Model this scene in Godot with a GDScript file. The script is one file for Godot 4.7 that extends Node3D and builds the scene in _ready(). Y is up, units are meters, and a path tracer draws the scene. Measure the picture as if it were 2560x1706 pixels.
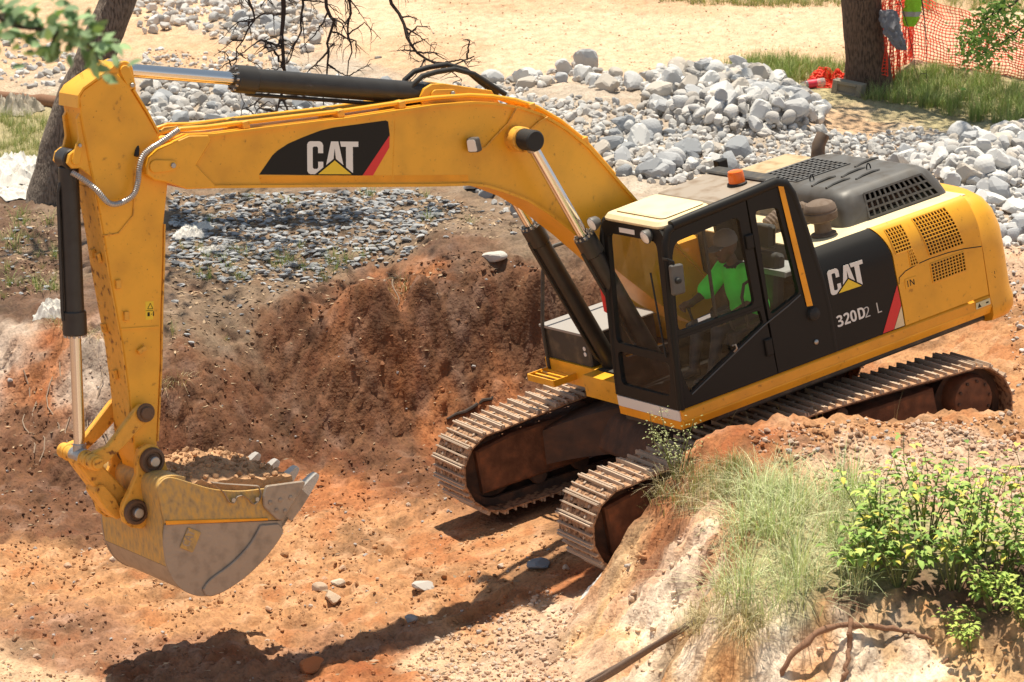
extends Node3D
# An excavator working in a cut of red earth, rubble and a sandy field behind it.
# Machine frame: x to the rear, y up from the track base, z to the operator's left side.
var upper := Transform3D(Basis(Vector3(.82521592, .14555144, -.5457412), Vector3(-.17675636, .98424307, -.0047718), Vector3(.53644745, .100401, .8379402)), Vector3.ZERO)
var lower := Transform3D(Basis(Vector3(.87490283, .15489574, -.45885984), Vector3(-.17675636, .98424307, -.0047718), Vector3(.45089048, .08528126, .88849585)), Vector3.ZERO)
var mats := {}
var taken := {}
var rng := RandomNumberGenerator.new()
# control points of the terrain: x, z, weight
var ground_points := PackedVector3Array([Vector3(-2.73,-0.37,0.0311),Vector3(-2.28,0.52,0.0128),Vector3(-1.74,1.59,-0.0883),Vector3(-1.33,2.39,-0.0064),Vector3(-2.21,-0.64,-0.0497),Vector3(-1.75,0.25,-0.0076),Vector3(-1.21,1.31,-0.0768),Vector3(-0.81,2.11,2.0845),Vector3(-1.59,-0.96,-0.0619),Vector3(-1.14,-0.07,-0.0044),Vector3(-0.60,0.99,-0.1048),Vector3(-0.20,1.79,2.9041),Vector3(-0.98,-1.28,-0.0541),Vector3(-0.53,-0.40,-0.0043),Vector3(0.01,0.67,-0.1112),Vector3(0.42,1.47,2.0932),Vector3(-0.37,-1.61,-0.0238),Vector3(0.08,-0.72,-0.0079),Vector3(0.62,0.35,-0.0927),Vector3(1.03,1.15,1.2121),Vector3(0.24,-1.93,0.0198),Vector3(0.70,-1.04,-0.0130),Vector3(1.24,0.03,-0.0758),Vector3(1.64,0.83,1.0514),Vector3(0.86,-2.25,0.0476),Vector3(1.31,-1.36,-0.0155),Vector3(1.85,-0.29,-0.0561),Vector3(2.25,0.51,0.6697),Vector3(1.38,-2.52,0.0490),Vector3(1.83,-1.63,-0.0313),Vector3(2.37,-0.57,-0.0567),Vector3(2.78,0.23,0.3806),Vector3(2.13,-2.80,0.0756),Vector3(2.81,-1.47,-0.0078),Vector3(3.44,-0.22,0.0542),Vector3(3.01,-3.26,0.5688),Vector3(3.69,-1.93,0.0178),Vector3(4.32,-0.68,-0.0190),Vector3(-5.92,3.26,0.0073),Vector3(-4.89,3.31,0.0116),Vector3(-3.86,3.36,0.0011),Vector3(-2.83,3.43,-0.0323),Vector3(-1.98,3.55,-0.0766),Vector3(-6.15,1.74,0.0197),Vector3(-5.18,2.30,-0.0181),Vector3(-4.26,2.61,-0.0308),Vector3(-3.22,2.32,0.0049),Vector3(-2.52,2.16,-0.0165),Vector3(-6.36,0.35,-0.0657),Vector3(-5.35,0.85,-0.0524),Vector3(-3.68,0.74,0.0241),Vector3(-2.94,0.35,-0.0098),Vector3(-3.75,-0.52,-0.1278),Vector3(-5.62,5.21,-0.0300),Vector3(-3.71,5.25,-0.0083),Vector3(-2.13,5.48,-0.0701),Vector3(-6.62,-1.34,0.0827),Vector3(-6.02,-1.40,0.1640),Vector3(-5.44,-1.59,0.3351),Vector3(-4.86,-1.85,1.1456),Vector3(-4.18,-2.15,0.2699),Vector3(-3.46,-2.48,0.2924),Vector3(-2.85,-2.94,0.9857),Vector3(-2.30,-3.24,0.7022),Vector3(-1.79,-3.72,1.7419),Vector3(-1.35,-4.00,2.9562),Vector3(-6.84,-3.10,-0.1839),Vector3(-6.38,-2.86,-0.1523),Vector3(-5.91,-2.38,-0.6041),Vector3(-5.50,-2.37,0.0894),Vector3(-5.08,-2.23,-0.2497),Vector3(-4.78,-2.63,-0.2072),Vector3(-4.49,-3.21,-0.0124),Vector3(-4.25,-3.41,0.0408),Vector3(-3.91,-3.39,-1.1375),Vector3(-3.56,-3.33,-2.4311),Vector3(-3.23,-3.36,-1.8083),Vector3(-2.85,-3.59,-2.1742),Vector3(-2.22,-4.00,-0.6437),Vector3(-1.57,-3.99,-3.0551),Vector3(-0.92,-4.12,-1.0057),Vector3(-0.06,-3.97,-0.1795),Vector3(-3.21,-3.83,-0.0989),Vector3(-3.08,-3.66,2.8915),Vector3(-2.72,-3.47,-0.0396),Vector3(-3.66,-3.38,2.8046),Vector3(-2.22,-3.64,-0.3391),Vector3(-4.10,-2.87,0.5917),Vector3(-4.86,-1.99,-1.0889),Vector3(-6.32,-2.25,0.5135),Vector3(-5.86,-1.86,-0.2528),Vector3(-7.51,-7.50,0.0010),Vector3(-7.07,-4.62,0.0066),Vector3(-6.71,-6.89,0.0138),Vector3(-5.38,-5.34,0.1017),Vector3(-4.45,-4.98,0.0123),Vector3(-3.15,-6.03,0.0072),Vector3(-1.78,-5.65,0.0453),Vector3(-5.88,-10.37,0.0597),Vector3(-3.80,-9.91,0.0334),Vector3(-1.76,-11.24,0.0674),Vector3(-8.13,-11.62,-0.0027),Vector3(-9.27,-19.03,0.0150),Vector3(-5.48,-18.75,0.0324),Vector3(-1.74,-18.46,0.0065),Vector3(1.97,-18.46,0.0040),Vector3(5.40,-18.46,0.0022),Vector3(4.66,-13.65,-0.0055),Vector3(2.48,-12.12,0.0131),Vector3(-0.03,-15.04,0.0101),Vector3(0.71,-9.03,2.0478),Vector3(2.20,-8.98,0.0137),Vector3(4.00,-9.30,0.0545),Vector3(3.66,-7.09,0.2318),Vector3(2.53,-7.58,0.1742),Vector3(3.32,-4.78,-0.0177),Vector3(3.07,-3.15,-0.5771),Vector3(1.05,-7.09,0.0336),Vector3(-0.37,-6.88,0.0495),Vector3(-11.15,-19.03,-0.0175),Vector3(-8.75,-6.51,-0.0414),Vector3(-7.91,-1.84,0.1067),Vector3(7.55,-18.46,0.0276),Vector3(5.06,-5.90,-0.0204),Vector3(-1.10,-10.40,-0.1887),Vector3(-0.73,-10.88,-0.0758),Vector3(-1.46,-10.34,0.0819),Vector3(0.62,-9.29,-0.3516),Vector3(1.03,-9.39,-0.3831),Vector3(0.33,-9.40,-0.1335),Vector3(1.39,-9.51,-0.0433),Vector3(0.06,-9.89,0.2529),Vector3(1.78,-9.82,0.2013),Vector3(0.71,-9.03,-1.5668),Vector3(3.24,-7.60,-0.1947),Vector3(3.62,-7.90,-0.1835),Vector3(2.88,-7.40,-0.1305),Vector3(2.64,-8.48,0.0867),Vector3(-5.32,-11.05,-0.0426),Vector3(-4.63,-10.95,-0.0180),Vector3(-5.90,-11.58,0.0012),Vector3(-5.36,-17.14,-0.0397),Vector3(-1.16,2.50,-0.5045),Vector3(-0.93,2.35,-0.3814),Vector3(-0.79,2.27,-0.6226),Vector3(-0.68,2.22,-0.8423),Vector3(-0.47,2.13,-0.4607),Vector3(-0.25,2.00,-1.3530),Vector3(-0.03,1.89,-1.6609),Vector3(0.27,1.75,-0.5134),Vector3(0.53,1.61,-1.3686),Vector3(0.91,1.42,-1.0137),Vector3(1.48,1.14,-0.8351),Vector3(1.88,0.94,-0.7176),Vector3(2.39,0.68,-0.5418),Vector3(2.88,0.44,-0.3530),Vector3(-0.27,2.83,-0.2066),Vector3(0.25,2.77,0.2664),Vector3(0.96,2.59,0.1949),Vector3(1.67,2.47,0.0625),Vector3(2.22,2.35,0.1086),Vector3(0.02,3.65,-0.0352),Vector3(0.52,3.65,0.1421),Vector3(1.19,3.56,0.0187),Vector3(2.06,3.45,0.0302),Vector3(0.12,4.48,0.0574),Vector3(0.77,4.45,0.0401),Vector3(1.42,4.39,0.0122),Vector3(1.91,4.39,0.0287),Vector3(-0.40,3.41,-0.4968),Vector3(-0.21,4.02,-0.4309),Vector3(-0.21,4.59,-0.2745),Vector3(-0.38,4.81,-0.9317),Vector3(-0.25,5.21,-1.2823),Vector3(0.23,5.14,-2.3335),Vector3(0.70,5.13,-5.6012),Vector3(1.16,5.17,-4.7285),Vector3(1.80,5.17,-0.3937),Vector3(0.22,5.21,-1.5953),Vector3(0.71,5.11,0.6149),Vector3(1.17,5.19,-0.2623),Vector3(0.23,5.18,3.9506),Vector3(0.71,5.13,5.1355),Vector3(1.18,5.18,4.8782),Vector3(1.76,5.53,0.1757),Vector3(-0.25,5.28,0.5747),Vector3(-0.53,4.78,-3.7965),Vector3(-0.53,4.79,4.7316),Vector3(-0.83,4.29,0.5244),Vector3(-1.28,2.53,0.6939),Vector3(-1.36,3.05,0.2803),Vector3(-1.47,3.70,0.1039),Vector3(-1.05,3.14,0.0323),Vector3(-0.85,3.13,0.0500),Vector3(-0.65,3.12,0.2005),Vector3(-0.54,3.73,0.1004),Vector3(-0.74,3.82,0.1925),Vector3(-0.82,4.07,-0.0318),Vector3(0.20,5.63,0.4233),Vector3(1.25,5.86,0.1855),Vector3(-0.87,5.44,0.3323),Vector3(1.57,6.84,-0.1108)])
var ground_plane := Vector3(0.09523,0.03754,-0.04276)
# earth patches: x, z, soil kind
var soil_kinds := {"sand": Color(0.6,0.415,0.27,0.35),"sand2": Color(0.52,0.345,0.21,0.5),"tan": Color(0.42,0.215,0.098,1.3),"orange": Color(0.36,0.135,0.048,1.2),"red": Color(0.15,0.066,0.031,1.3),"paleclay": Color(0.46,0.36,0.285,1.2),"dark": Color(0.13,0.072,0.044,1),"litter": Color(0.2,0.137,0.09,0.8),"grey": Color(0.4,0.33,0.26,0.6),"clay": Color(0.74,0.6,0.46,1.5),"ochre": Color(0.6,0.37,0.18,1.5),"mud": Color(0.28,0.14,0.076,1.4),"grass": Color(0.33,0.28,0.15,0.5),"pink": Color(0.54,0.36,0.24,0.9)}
var soil_points := {"sand": [-2.34,-16.26,-1.16,-16.31,0.03,-16.37,1.21,-16.41,2.40,-16.44,-3.54,-16.91,-0.36,-13.92,-1.47,-14.23,4.48,-16.47,3.72,-15.17,4.78,-14.55,1.34,-14.08,-6.29,-17.44],
	"sand2": [-7.77,-14.85,-6.42,-14.61,-2.89,-14.58,-7.10,-16.55,-8.63,-16.84,-2.05,-18.08,3.75,-17.79,0.41,-18.09,1.85,-13.52,-5.84,-14.52,2.70,-9.04,2.27,-9.67,-5.82,2.77,-5.60,3.12,-2.50,3.00,-2.16,2.69,-1.63,2.26],
	"grey": [-6.31,-12.01,-5.47,-11.57,-4.67,-11.42,-1.25,-10.31,-0.25,-9.90,0.72,-9.26,0.18,-8.42,1.19,-8.76,1.92,-8.69,2.76,-9.50,3.35,-8.35,3.43,-7.24,-0.57,-7.90,-4.48,-12.68,-7.04,-13.62,-5.33,-16.83,3.42,-6.20],
	"grass": [-7.65,-10.46,-7.29,-9.34,1.24,-12.77,1.74,-12.32,3.00,-11.55,3.80,-11.60,4.23,-10.88,3.12,-10.42,0.20,3.41,0.52,3.66,0.12,4.48,0.61,4.39,-0.11,3.00,-0.43,2.81,0.25,4.89,1.02,3.60,1.48,3.92],
	"litter": [-5.31,-7.05,-4.55,-6.37,-3.63,-6.31,-2.91,-5.60,-5.05,-4.30,-4.38,-4.02,-3.76,-4.62,-3.11,-4.76,-2.45,-5.15,-4.55,-3.47,-4.93,-2.88,-6.87,-6.33,-6.89,-5.26,-6.36,-3.65,-2.24,-6.33,-1.78,-4.47],
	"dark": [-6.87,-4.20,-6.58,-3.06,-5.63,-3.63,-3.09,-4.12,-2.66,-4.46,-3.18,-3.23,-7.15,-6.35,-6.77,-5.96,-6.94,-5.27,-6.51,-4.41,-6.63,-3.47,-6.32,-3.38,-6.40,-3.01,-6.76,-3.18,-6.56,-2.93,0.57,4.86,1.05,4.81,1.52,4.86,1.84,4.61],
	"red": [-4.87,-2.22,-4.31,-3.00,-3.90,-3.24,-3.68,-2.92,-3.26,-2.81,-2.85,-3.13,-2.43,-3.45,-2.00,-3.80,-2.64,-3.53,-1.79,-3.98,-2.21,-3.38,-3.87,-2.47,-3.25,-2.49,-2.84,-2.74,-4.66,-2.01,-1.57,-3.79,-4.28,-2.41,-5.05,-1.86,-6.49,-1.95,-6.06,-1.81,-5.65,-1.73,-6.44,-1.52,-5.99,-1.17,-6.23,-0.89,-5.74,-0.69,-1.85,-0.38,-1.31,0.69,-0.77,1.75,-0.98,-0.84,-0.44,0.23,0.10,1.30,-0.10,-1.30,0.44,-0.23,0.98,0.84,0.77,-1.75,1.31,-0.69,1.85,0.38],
	"paleclay": [-6.62,-2.72,-5.88,-2.07,-6.64,-2.57,-5.94,-2.24],
	"orange": [-6.51,-2.44,-6.29,-2.43,-6.41,-2.37,-6.18,-2.12,-3.00,-4.09,-3.06,-3.19,-2.63,-2.97,-2.00,-3.48,-3.51,-1.85,-3.26,-3.20,-2.84,3.07,-3.36,3.13,-2.45,0.27,-1.44,1.85,-1.98,1.96,-0.77,2.61,-0.64,2.87,-0.31,3.53,-0.24,4.04,-0.58,3.12,-0.00,2.42,-0.26,2.68,0.27,2.45],
	"tan": [-5.99,0.27,-5.54,0.83,-6.02,1.12,-3.90,0.20,-3.34,-0.08,-2.93,0.68,-2.56,0.10,-1.99,0.47,-3.47,1.11,-2.89,1.62,-2.17,1.37,-1.80,1.12,-3.97,1.81,-4.51,1.81,-1.61,0.32,-4.90,1.62,-2.16,2.22,0.64,2.27,1.21,1.92,1.78,1.62,2.25,1.56,2.72,-1.13,2.91,-2.40,3.06,-3.72,2.17,-2.27,3.08,-0.49,3.05,-2.72,3.95,-0.95],
	"mud": [-5.76,1.97,-5.20,2.10,-4.77,2.75,-5.50,2.53,-4.23,2.94,-3.87,3.20,-3.03,2.61,-4.46,2.41,-4.91,3.08,-3.55,2.77],
	"pink": [-1.98,2.89,-1.81,2.54,-1.45,2.53,-2.32,3.38,-1.64,3.39,-1.30,3.42,0.61,2.65,1.15,2.40,1.69,2.33,2.14,2.38,1.27,2.90,3.20,-4.34,2.04,3.03],
	"clay": [-0.95,2.96,-0.62,3.30,-0.47,3.53,-0.36,3.98,-0.55,3.82,-0.80,3.62,-0.88,3.89,0.22,5.25,0.54,5.22,0.95,5.24,-0.09,5.27,-0.53,4.74],
	"ochre": [-1.12,3.14,-0.97,3.62,-0.63,4.13,-1.05,2.83,-0.40,5.28,0.39,5.13,1.17,5.18,1.47,5.32,-0.68,4.64,0.81,5.05]}
# outlines on the ground: x, z
var zones := {"heap": [-0.23,-11.61,0.41,-12.55,1.16,-12.43,1.64,-11.16,1.79,-9.95,1.20,-8.95,0.46,-9.02,0.02,-9.14,-0.34,-10.22],
	"heap_right": [2.68,-8.42,3.16,-8.77,4.08,-9.86,4.22,-9.21,3.92,-7.30,3.39,-6.93,2.85,-7.11,2.39,-8.06],
	"right_low": [2.83,-7.00,3.68,-7.22,3.60,-5.28,3.22,-4.80,3.03,-5.35,2.86,-6.49],
	"rim": [-2.19,-11.85,-1.04,-13.19,-0.30,-11.16,-0.74,-10.53,-1.23,-11.79,-1.87,-11.07],
	"centre": [-1.08,-8.97,-0.52,-9.25,0.46,-8.94,0.77,-8.38,0.36,-7.28,-0.36,-7.03,-0.82,-7.56],
	"left_band": [-6.56,-12.77,-5.86,-12.90,-4.46,-12.41,-3.04,-11.73,-2.99,-9.84,-4.32,-10.15,-5.61,-10.25,-6.21,-10.56],
	"left_far": [-7.35,-18.78,-4.97,-18.60,-4.34,-16.19,-4.57,-14.08,-5.41,-14.74,-6.49,-16.42,-6.90,-15.87],
	"left_mid": [-6.74,-14.95,-5.38,-14.45,-4.42,-13.49,-4.46,-12.41,-6.50,-12.76],
	"left_edge": [-8.84,-16.24,-7.84,-15.45,-7.23,-12.89,-8.32,-12.84],
	"spread": [-4.46,-12.41,-2.30,-12.00,-1.25,-10.31,-0.24,-10.00,1.73,-9.32,4.03,-9.52,3.68,-7.22,2.57,-7.97,1.63,-8.19,0.62,-7.63,-0.59,-7.45,-1.04,-8.65,-2.54,-10.25,-3.84,-10.69],
	"gravel": [-5.62,-7.29,-2.90,-6.75,-2.42,-5.94,-2.92,-4.40,-3.40,-4.38,-3.94,-3.83,-4.87,-3.76,-5.31,-4.29],
	"gravel_light": [0.02,-9.14,1.72,-9.21,2.81,-9.96,3.47,-9.21,2.63,-8.46,1.87,-8.22,0.63,-7.78],
	"slope_rocks": [-2.34,-6.90,-1.31,-6.79,-0.97,-5.33,-1.56,-4.77,-2.05,-5.57],
	"shade_left": [-7.42,-6.92,-6.82,-6.71,-6.25,-3.49,-6.87,-3.35],
	"floor": [-6.60,-1.23,-5.43,-1.47,-3.85,-2.14,-2.63,-2.82,-2.27,-0.64,-1.61,0.32,-1.26,1.75,-1.41,3.78,-5.92,3.26],
	"floor_pale": [-2.51,2.40,-1.62,1.70,-1.31,2.53,-1.41,3.78,-2.66,3.43],
	"bank": [-6.78,-2.63,-5.07,-2.18,-4.25,-3.36,-3.40,-4.26,-1.57,-4.33,-1.61,-3.61,-2.63,-2.91,-4.26,-2.04,-6.62,-1.36],
	"near_gravel": [-0.07,2.40,1.41,1.72,2.36,1.41,2.07,3.37,1.22,3.32,0.74,3.04,0.25,2.80],
	"behind_right": [3.05,-4.83,3.36,-5.04,2.94,-1.03,2.72,-1.13],
	"sandfield": [-3.60,-18.45,2.90,-18.45,2.33,-12.74,-0.25,-12.43,-1.04,-13.54,-2.31,-13.30,-3.45,-14.29],
	"grass_tree": [0.66,-13.14,1.37,-13.76,2.30,-13.58,2.88,-12.81,3.50,-13.38,4.46,-12.34,4.48,-10.87,4.03,-9.52,3.61,-10.21,2.95,-11.07,2.33,-11.18,1.40,-11.46],
	"grass_left": [-8.13,-11.62,-7.26,-11.06,-7.17,-8.90,-7.76,-9.18],
	"grass_far": [-0.01,-18.43,2.96,-18.45,2.92,-17.98,1.61,-17.77,0.71,-17.96],
	"grass_far2": [3.58,-18.45,5.40,-18.46,5.25,-17.46,3.72,-17.52],
	"grass_main": [-0.15,3.18,0.41,2.88,0.88,3.00,0.88,4.00,0.77,4.74,0.40,4.98,-0.05,5.07,-0.40,4.55,-0.22,4.24],
	"grass_edge": [-0.63,-0.36,-0.55,2.42,-0.29,2.64,-0.02,2.71,0.01,3.25,-0.17,3.47,-0.44,3.03,-0.73,2.57],
	"grass_hang": [-0.56,4.02,-0.29,4.81,-0.05,5.10,-0.25,5.22,-0.49,4.59],
	"grass_litter": [-5.38,-5.31,-4.81,-5.06,-3.11,-4.76,-3.53,-4.24,-4.36,-3.78,-5.13,-3.72],
	"litter": [-5.62,-7.29,-2.71,-6.73,-1.56,-4.77,-3.40,-4.38,-4.25,-3.41,-4.78,-2.64,-5.13,-2.33],
	"shrub": [0.90,3.46,1.59,3.10,2.08,3.29,1.90,5.09,1.36,4.91,0.93,4.72],
	"clay_face": [-0.80,2.55,-0.22,3.67,-0.23,4.44,-0.51,4.37,-1.08,4.06,-1.15,2.96,-1.04,2.64],
	"clay_cut": [-0.47,4.72,0.23,5.13,1.19,5.03,1.79,5.24,1.76,5.53,-0.66,4.89],
	"puddle": [-5.55,2.70,-4.96,2.65,-4.83,2.87,-5.27,2.97]}
# ---------------------------------------------------------------- mesh helpers
class Geo:
	var v := PackedVector3Array()
	var c := PackedColorArray()
	var tint := Color.WHITE
	var coloured := false
	func tri(a: Vector3, b: Vector3, d: Vector3) -> void:
		v.push_back(a); v.push_back(b); v.push_back(d)
		if coloured:
			c.push_back(tint); c.push_back(tint); c.push_back(tint)
	func quad(a: Vector3, b: Vector3, d: Vector3, e: Vector3) -> void:
		tri(a, b, d); tri(a, d, e)
	# outline in x, y swept from z0 to z1, with chamfered rims
	func prism(outline: Array, z0: float, z1: float, bevel := 0.0, t := Transform3D()) -> void:
		var p := PackedVector2Array()
		for q in outline: p.push_back(q)
		if Geometry2D.is_polygon_clockwise(p): p.reverse()
		var n := p.size()
		var inner := PackedVector2Array()
		for i in n:
			var d0 := (p[i] - p[(i + n - 1) % n]).normalized()
			var d1 := (p[(i + 1) % n] - p[i]).normalized()
			var n0 := Vector2(-d0.y, d0.x); var n1 := Vector2(-d1.y, d1.x)
			var m := (n0 + n1) / maxf(.35, 1.0 + n0.dot(n1))
			inner.push_back(p[i] + m * bevel)
		var idx := Geometry2D.triangulate_polygon(inner)
		var b := minf(bevel, absf(z1 - z0) * .45)
		for k in range(0, idx.size(), 3):
			var a0 := inner[idx[k]]; var a1 := inner[idx[k + 1]]; var a2 := inner[idx[k + 2]]
			if (a1 - a0).cross(a2 - a0) < 0.0:
				var s := a1; a1 = a2; a2 = s
			tri(t * Vector3(a0.x, a0.y, z1), t * Vector3(a1.x, a1.y, z1), t * Vector3(a2.x, a2.y, z1))
			tri(t * Vector3(a0.x, a0.y, z0), t * Vector3(a2.x, a2.y, z0), t * Vector3(a1.x, a1.y, z0))
		for i in n:
			var j := (i + 1) % n
			quad(t * Vector3(p[i].x, p[i].y, z0 + b), t * Vector3(p[j].x, p[j].y, z0 + b), t * Vector3(p[j].x, p[j].y, z1 - b), t * Vector3(p[i].x, p[i].y, z1 - b))
			if bevel > 0.0:
				quad(t * Vector3(p[i].x, p[i].y, z1 - b), t * Vector3(p[j].x, p[j].y, z1 - b), t * Vector3(inner[j].x, inner[j].y, z1), t * Vector3(inner[i].x, inner[i].y, z1))
				quad(t * Vector3(inner[i].x, inner[i].y, z0), t * Vector3(inner[j].x, inner[j].y, z0), t * Vector3(p[j].x, p[j].y, z0 + b), t * Vector3(p[i].x, p[i].y, z0 + b))
	func box(lo: Vector3, hi: Vector3, bevel := 0.0, t := Transform3D()) -> void:
		prism([Vector2(lo.x, lo.y), Vector2(hi.x, lo.y), Vector2(hi.x, hi.y), Vector2(lo.x, hi.y)], lo.z, hi.z, bevel, t)
	# quads between rings of equal length
	func rings(r: Array, closed := true) -> void:
		for k in r.size() - 1:
			var a: PackedVector3Array = r[k]; var b: PackedVector3Array = r[k + 1]
			var n := a.size()
			for i in (n if closed else n - 1):
				var j := (i + 1) % n
				quad(a[i], a[j], b[j], b[i])
	func cap(r: PackedVector3Array, turn := false) -> void:
		var m := Vector3.ZERO
		for q in r: m += q
		m /= r.size()
		for i in r.size():
			if turn: tri(m, r[(i + 1) % r.size()], r[i])
			else: tri(m, r[i], r[(i + 1) % r.size()])
	# tube along points; radius is a number or an array
	func tube(path: Array, radius, sides := 10, caps := true) -> void:
		var list := []
		var side := Vector3.ZERO
		for k in path.size():
			var d: Vector3 = (path[mini(k + 1, path.size() - 1)] - path[maxi(k - 1, 0)]).normalized()
			if side == Vector3.ZERO: side = d.cross(Vector3.UP if absf(d.y) < .9 else Vector3.RIGHT).normalized()
			side = (side - d * side.dot(d)).normalized()
			var other := d.cross(side)
			var ring := PackedVector3Array()
			var rad: float = radius[k] if radius is Array else radius
			for s in sides:
				var a := TAU * s / sides
				ring.push_back(path[k] + (side * cos(a) + other * sin(a)) * rad)
			list.push_back(ring)
		rings(list)
		if caps: cap(list[0], true); cap(list[-1])
	func rod(a: Vector3, b: Vector3, r: float, sides := 14, bevel := 0.0) -> void:
		if bevel > 0.0:
			var d := (b - a).normalized()
			tube([a, a + d * bevel, b - d * bevel, b], [r - bevel, r, r, r - bevel], sides)
		else: tube([a, b], r, sides)
	# profile of Vector2(radius, height) turned about y
	func lathe(profile: Array, sides: int, t := Transform3D(), caps := true) -> void:
		var list := []
		for q in profile:
			var ring := PackedVector3Array()
			for s in sides:
				var a := -TAU * s / sides
				ring.push_back(t * Vector3(q.x * cos(a), q.y, q.x * sin(a)))
			list.push_back(ring)
		rings(list)
		if caps: cap(list[0], true); cap(list[-1])
	# a bar of rectangular section along points
	func bar(path: Array, wide: float, thick: float, up: Vector3) -> void:
		var list := []
		for k in path.size():
			var d: Vector3 = (path[mini(k + 1, path.size() - 1)] - path[maxi(k - 1, 0)]).normalized()
			var s := d.cross(up).normalized() * wide * .5
			var u := s.cross(d).normalized() * thick * .5
			list.push_back(PackedVector3Array([path[k] - s - u, path[k] + s - u, path[k] + s + u, path[k] - s + u]))
		rings(list)
		cap(list[0], true); cap(list[-1])
	func mesh(smooth := 35.0, into: ArrayMesh = null) -> ArrayMesh:
		var n := v.size() / 3
		var fn := PackedVector3Array(); fn.resize(n)
		var at := {}
		for i in n:
			fn[i] = (v[i * 3 + 1] - v[i * 3]).cross(v[i * 3 + 2] - v[i * 3])
			if smooth > 0.0:
				for k in 3:
					var key := Vector3i((v[i * 3 + k] * 5000.0).round())
					if at.has(key): at[key].push_back(i)
					else: at[key] = [i]
		var out := PackedVector3Array(); out.resize(v.size())
		var no := PackedVector3Array(); no.resize(v.size())
		var co := PackedColorArray()
		if coloured: co.resize(v.size())
		var lim := cos(deg_to_rad(smooth))
		for i in n:
			var me := fn[i].normalized()
			for k in 3:
				var s := me
				if smooth > 0.0:
					s = Vector3.ZERO
					for j in at[Vector3i((v[i * 3 + k] * 5000.0).round())]:
						if fn[j].normalized().dot(me) >= lim: s += fn[j]
					s = s.normalized() if s.length() > 1e-12 else me
				var to: int = i * 3 + (0 if k == 0 else 3 - k)
				out[to] = v[i * 3 + k]; no[to] = s
				if coloured: co[to] = c[i * 3 + k]
		var a := []; a.resize(Mesh.ARRAY_MAX)
		a[Mesh.ARRAY_VERTEX] = out; a[Mesh.ARRAY_NORMAL] = no
		if coloured: a[Mesh.ARRAY_COLOR] = co
		var m := ArrayMesh.new() if into == null else into
		m.add_surface_from_arrays(Mesh.PRIMITIVE_TRIANGLES, a)
		return m

func numbered(called: String) -> String:
	if not taken.has(called):
		taken[called] = 0
		return called
	taken[called] += 1
	return "%s_%03d" % [called, taken[called]]

func obj(parent: Node3D, called: String, mesh: Mesh, mat: Material, t := Transform3D()) -> MeshInstance3D:
	var o := MeshInstance3D.new()
	o.name = numbered(called) if parent == self else called
	o.mesh = mesh; o.transform = t
	if mat: o.material_override = mat
	parent.add_child(o, true)
	return o

func part(parent: Node3D, called: String, g: Geo, mat: Material, smooth := 35.0, t := Transform3D()) -> MeshInstance3D:
	return obj(parent, called, g.mesh(smooth), mat, t)

func tag(o: Node3D, label: String, category: String, group := "", kind := "") -> Node3D:
	if label: o.set_meta("label", label)
	if category: o.set_meta("category", category)
	if group: o.set_meta("group", group)
	if kind: o.set_meta("kind", kind)
	return o

func thing(called: String, label: String, category: String, t := Transform3D(), group := "") -> Node3D:
	var o := Node3D.new()
	o.name = numbered(called); o.transform = t
	add_child(o)
	tag(o, label, category, group)
	return o

func many(parent: Node3D, called: String, mesh: Mesh, mat: Material, places: Array, tints: Array = []) -> MultiMeshInstance3D:
	var mm := MultiMesh.new()
	mm.transform_format = MultiMesh.TRANSFORM_3D
	mm.use_colors = not tints.is_empty()
	mm.mesh = mesh
	mm.instance_count = places.size()
	for i in places.size():
		mm.set_instance_transform(i, places[i])
		if tints: mm.set_instance_color(i, tints[i])
	var o := MultiMeshInstance3D.new()
	o.name = numbered(called) if parent == self else called
	o.multimesh = mm; o.material_override = mat
	parent.add_child(o, true)
	o.set_meta("kind", "stuff")
	return o

# ---------------------------------------------------------------- materials
func lin(r: float, g: float, b: float) -> Color:
	return Color(r, g, b).linear_to_srgb()

func noise(freq: float, octaves := 4, kind := FastNoiseLite.TYPE_SIMPLEX_SMOOTH, fseed := 1, fractal := FastNoiseLite.FRACTAL_FBM) -> FastNoiseLite:
	var n := FastNoiseLite.new()
	n.seed = fseed; n.frequency = freq; n.noise_type = kind
	n.fractal_octaves = octaves; n.fractal_type = fractal
	return n

# a tileable texture: noise through a ramp of [position, colour (linear)]
func ramp_tex(n: FastNoiseLite, size: int, ramp: Array) -> ImageTexture:
	var src := n.get_seamless_image(size, size)
	var g := Gradient.new()
	var offs := PackedFloat32Array(); var cols := PackedColorArray()
	# a ramp may go past 1: the texture is scaled down and the albedo of its material up
	var peak := Color(1, 1, 1)
	for r in ramp: peak = Color(maxf(peak.r, r[1].r), maxf(peak.g, r[1].g), maxf(peak.b, r[1].b))
	for r in ramp:
		offs.push_back(r[0])
		cols.push_back(Color(r[1].r / peak.r, r[1].g / peak.g, r[1].b / peak.b).linear_to_srgb())
	g.offsets = offs; g.colors = cols
	var lut := PackedByteArray(); lut.resize(768)
	for k in 256:
		var q := g.sample(k / 255.0)
		lut[k * 3] = q.r8; lut[k * 3 + 1] = q.g8; lut[k * 3 + 2] = q.b8
	src.convert(Image.FORMAT_L8)
	var from := src.get_data()
	var to := PackedByteArray(); to.resize(size * size * 3)
	for k in size * size:
		var b := from[k] * 3
		to[k * 3] = lut[b]; to[k * 3 + 1] = lut[b + 1]; to[k * 3 + 2] = lut[b + 2]
	var tex := ImageTexture.create_from_image(Image.create_from_data(size, size, false, Image.FORMAT_RGB8, to))
	tex.set_meta("peak", peak)
	return tex

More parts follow.
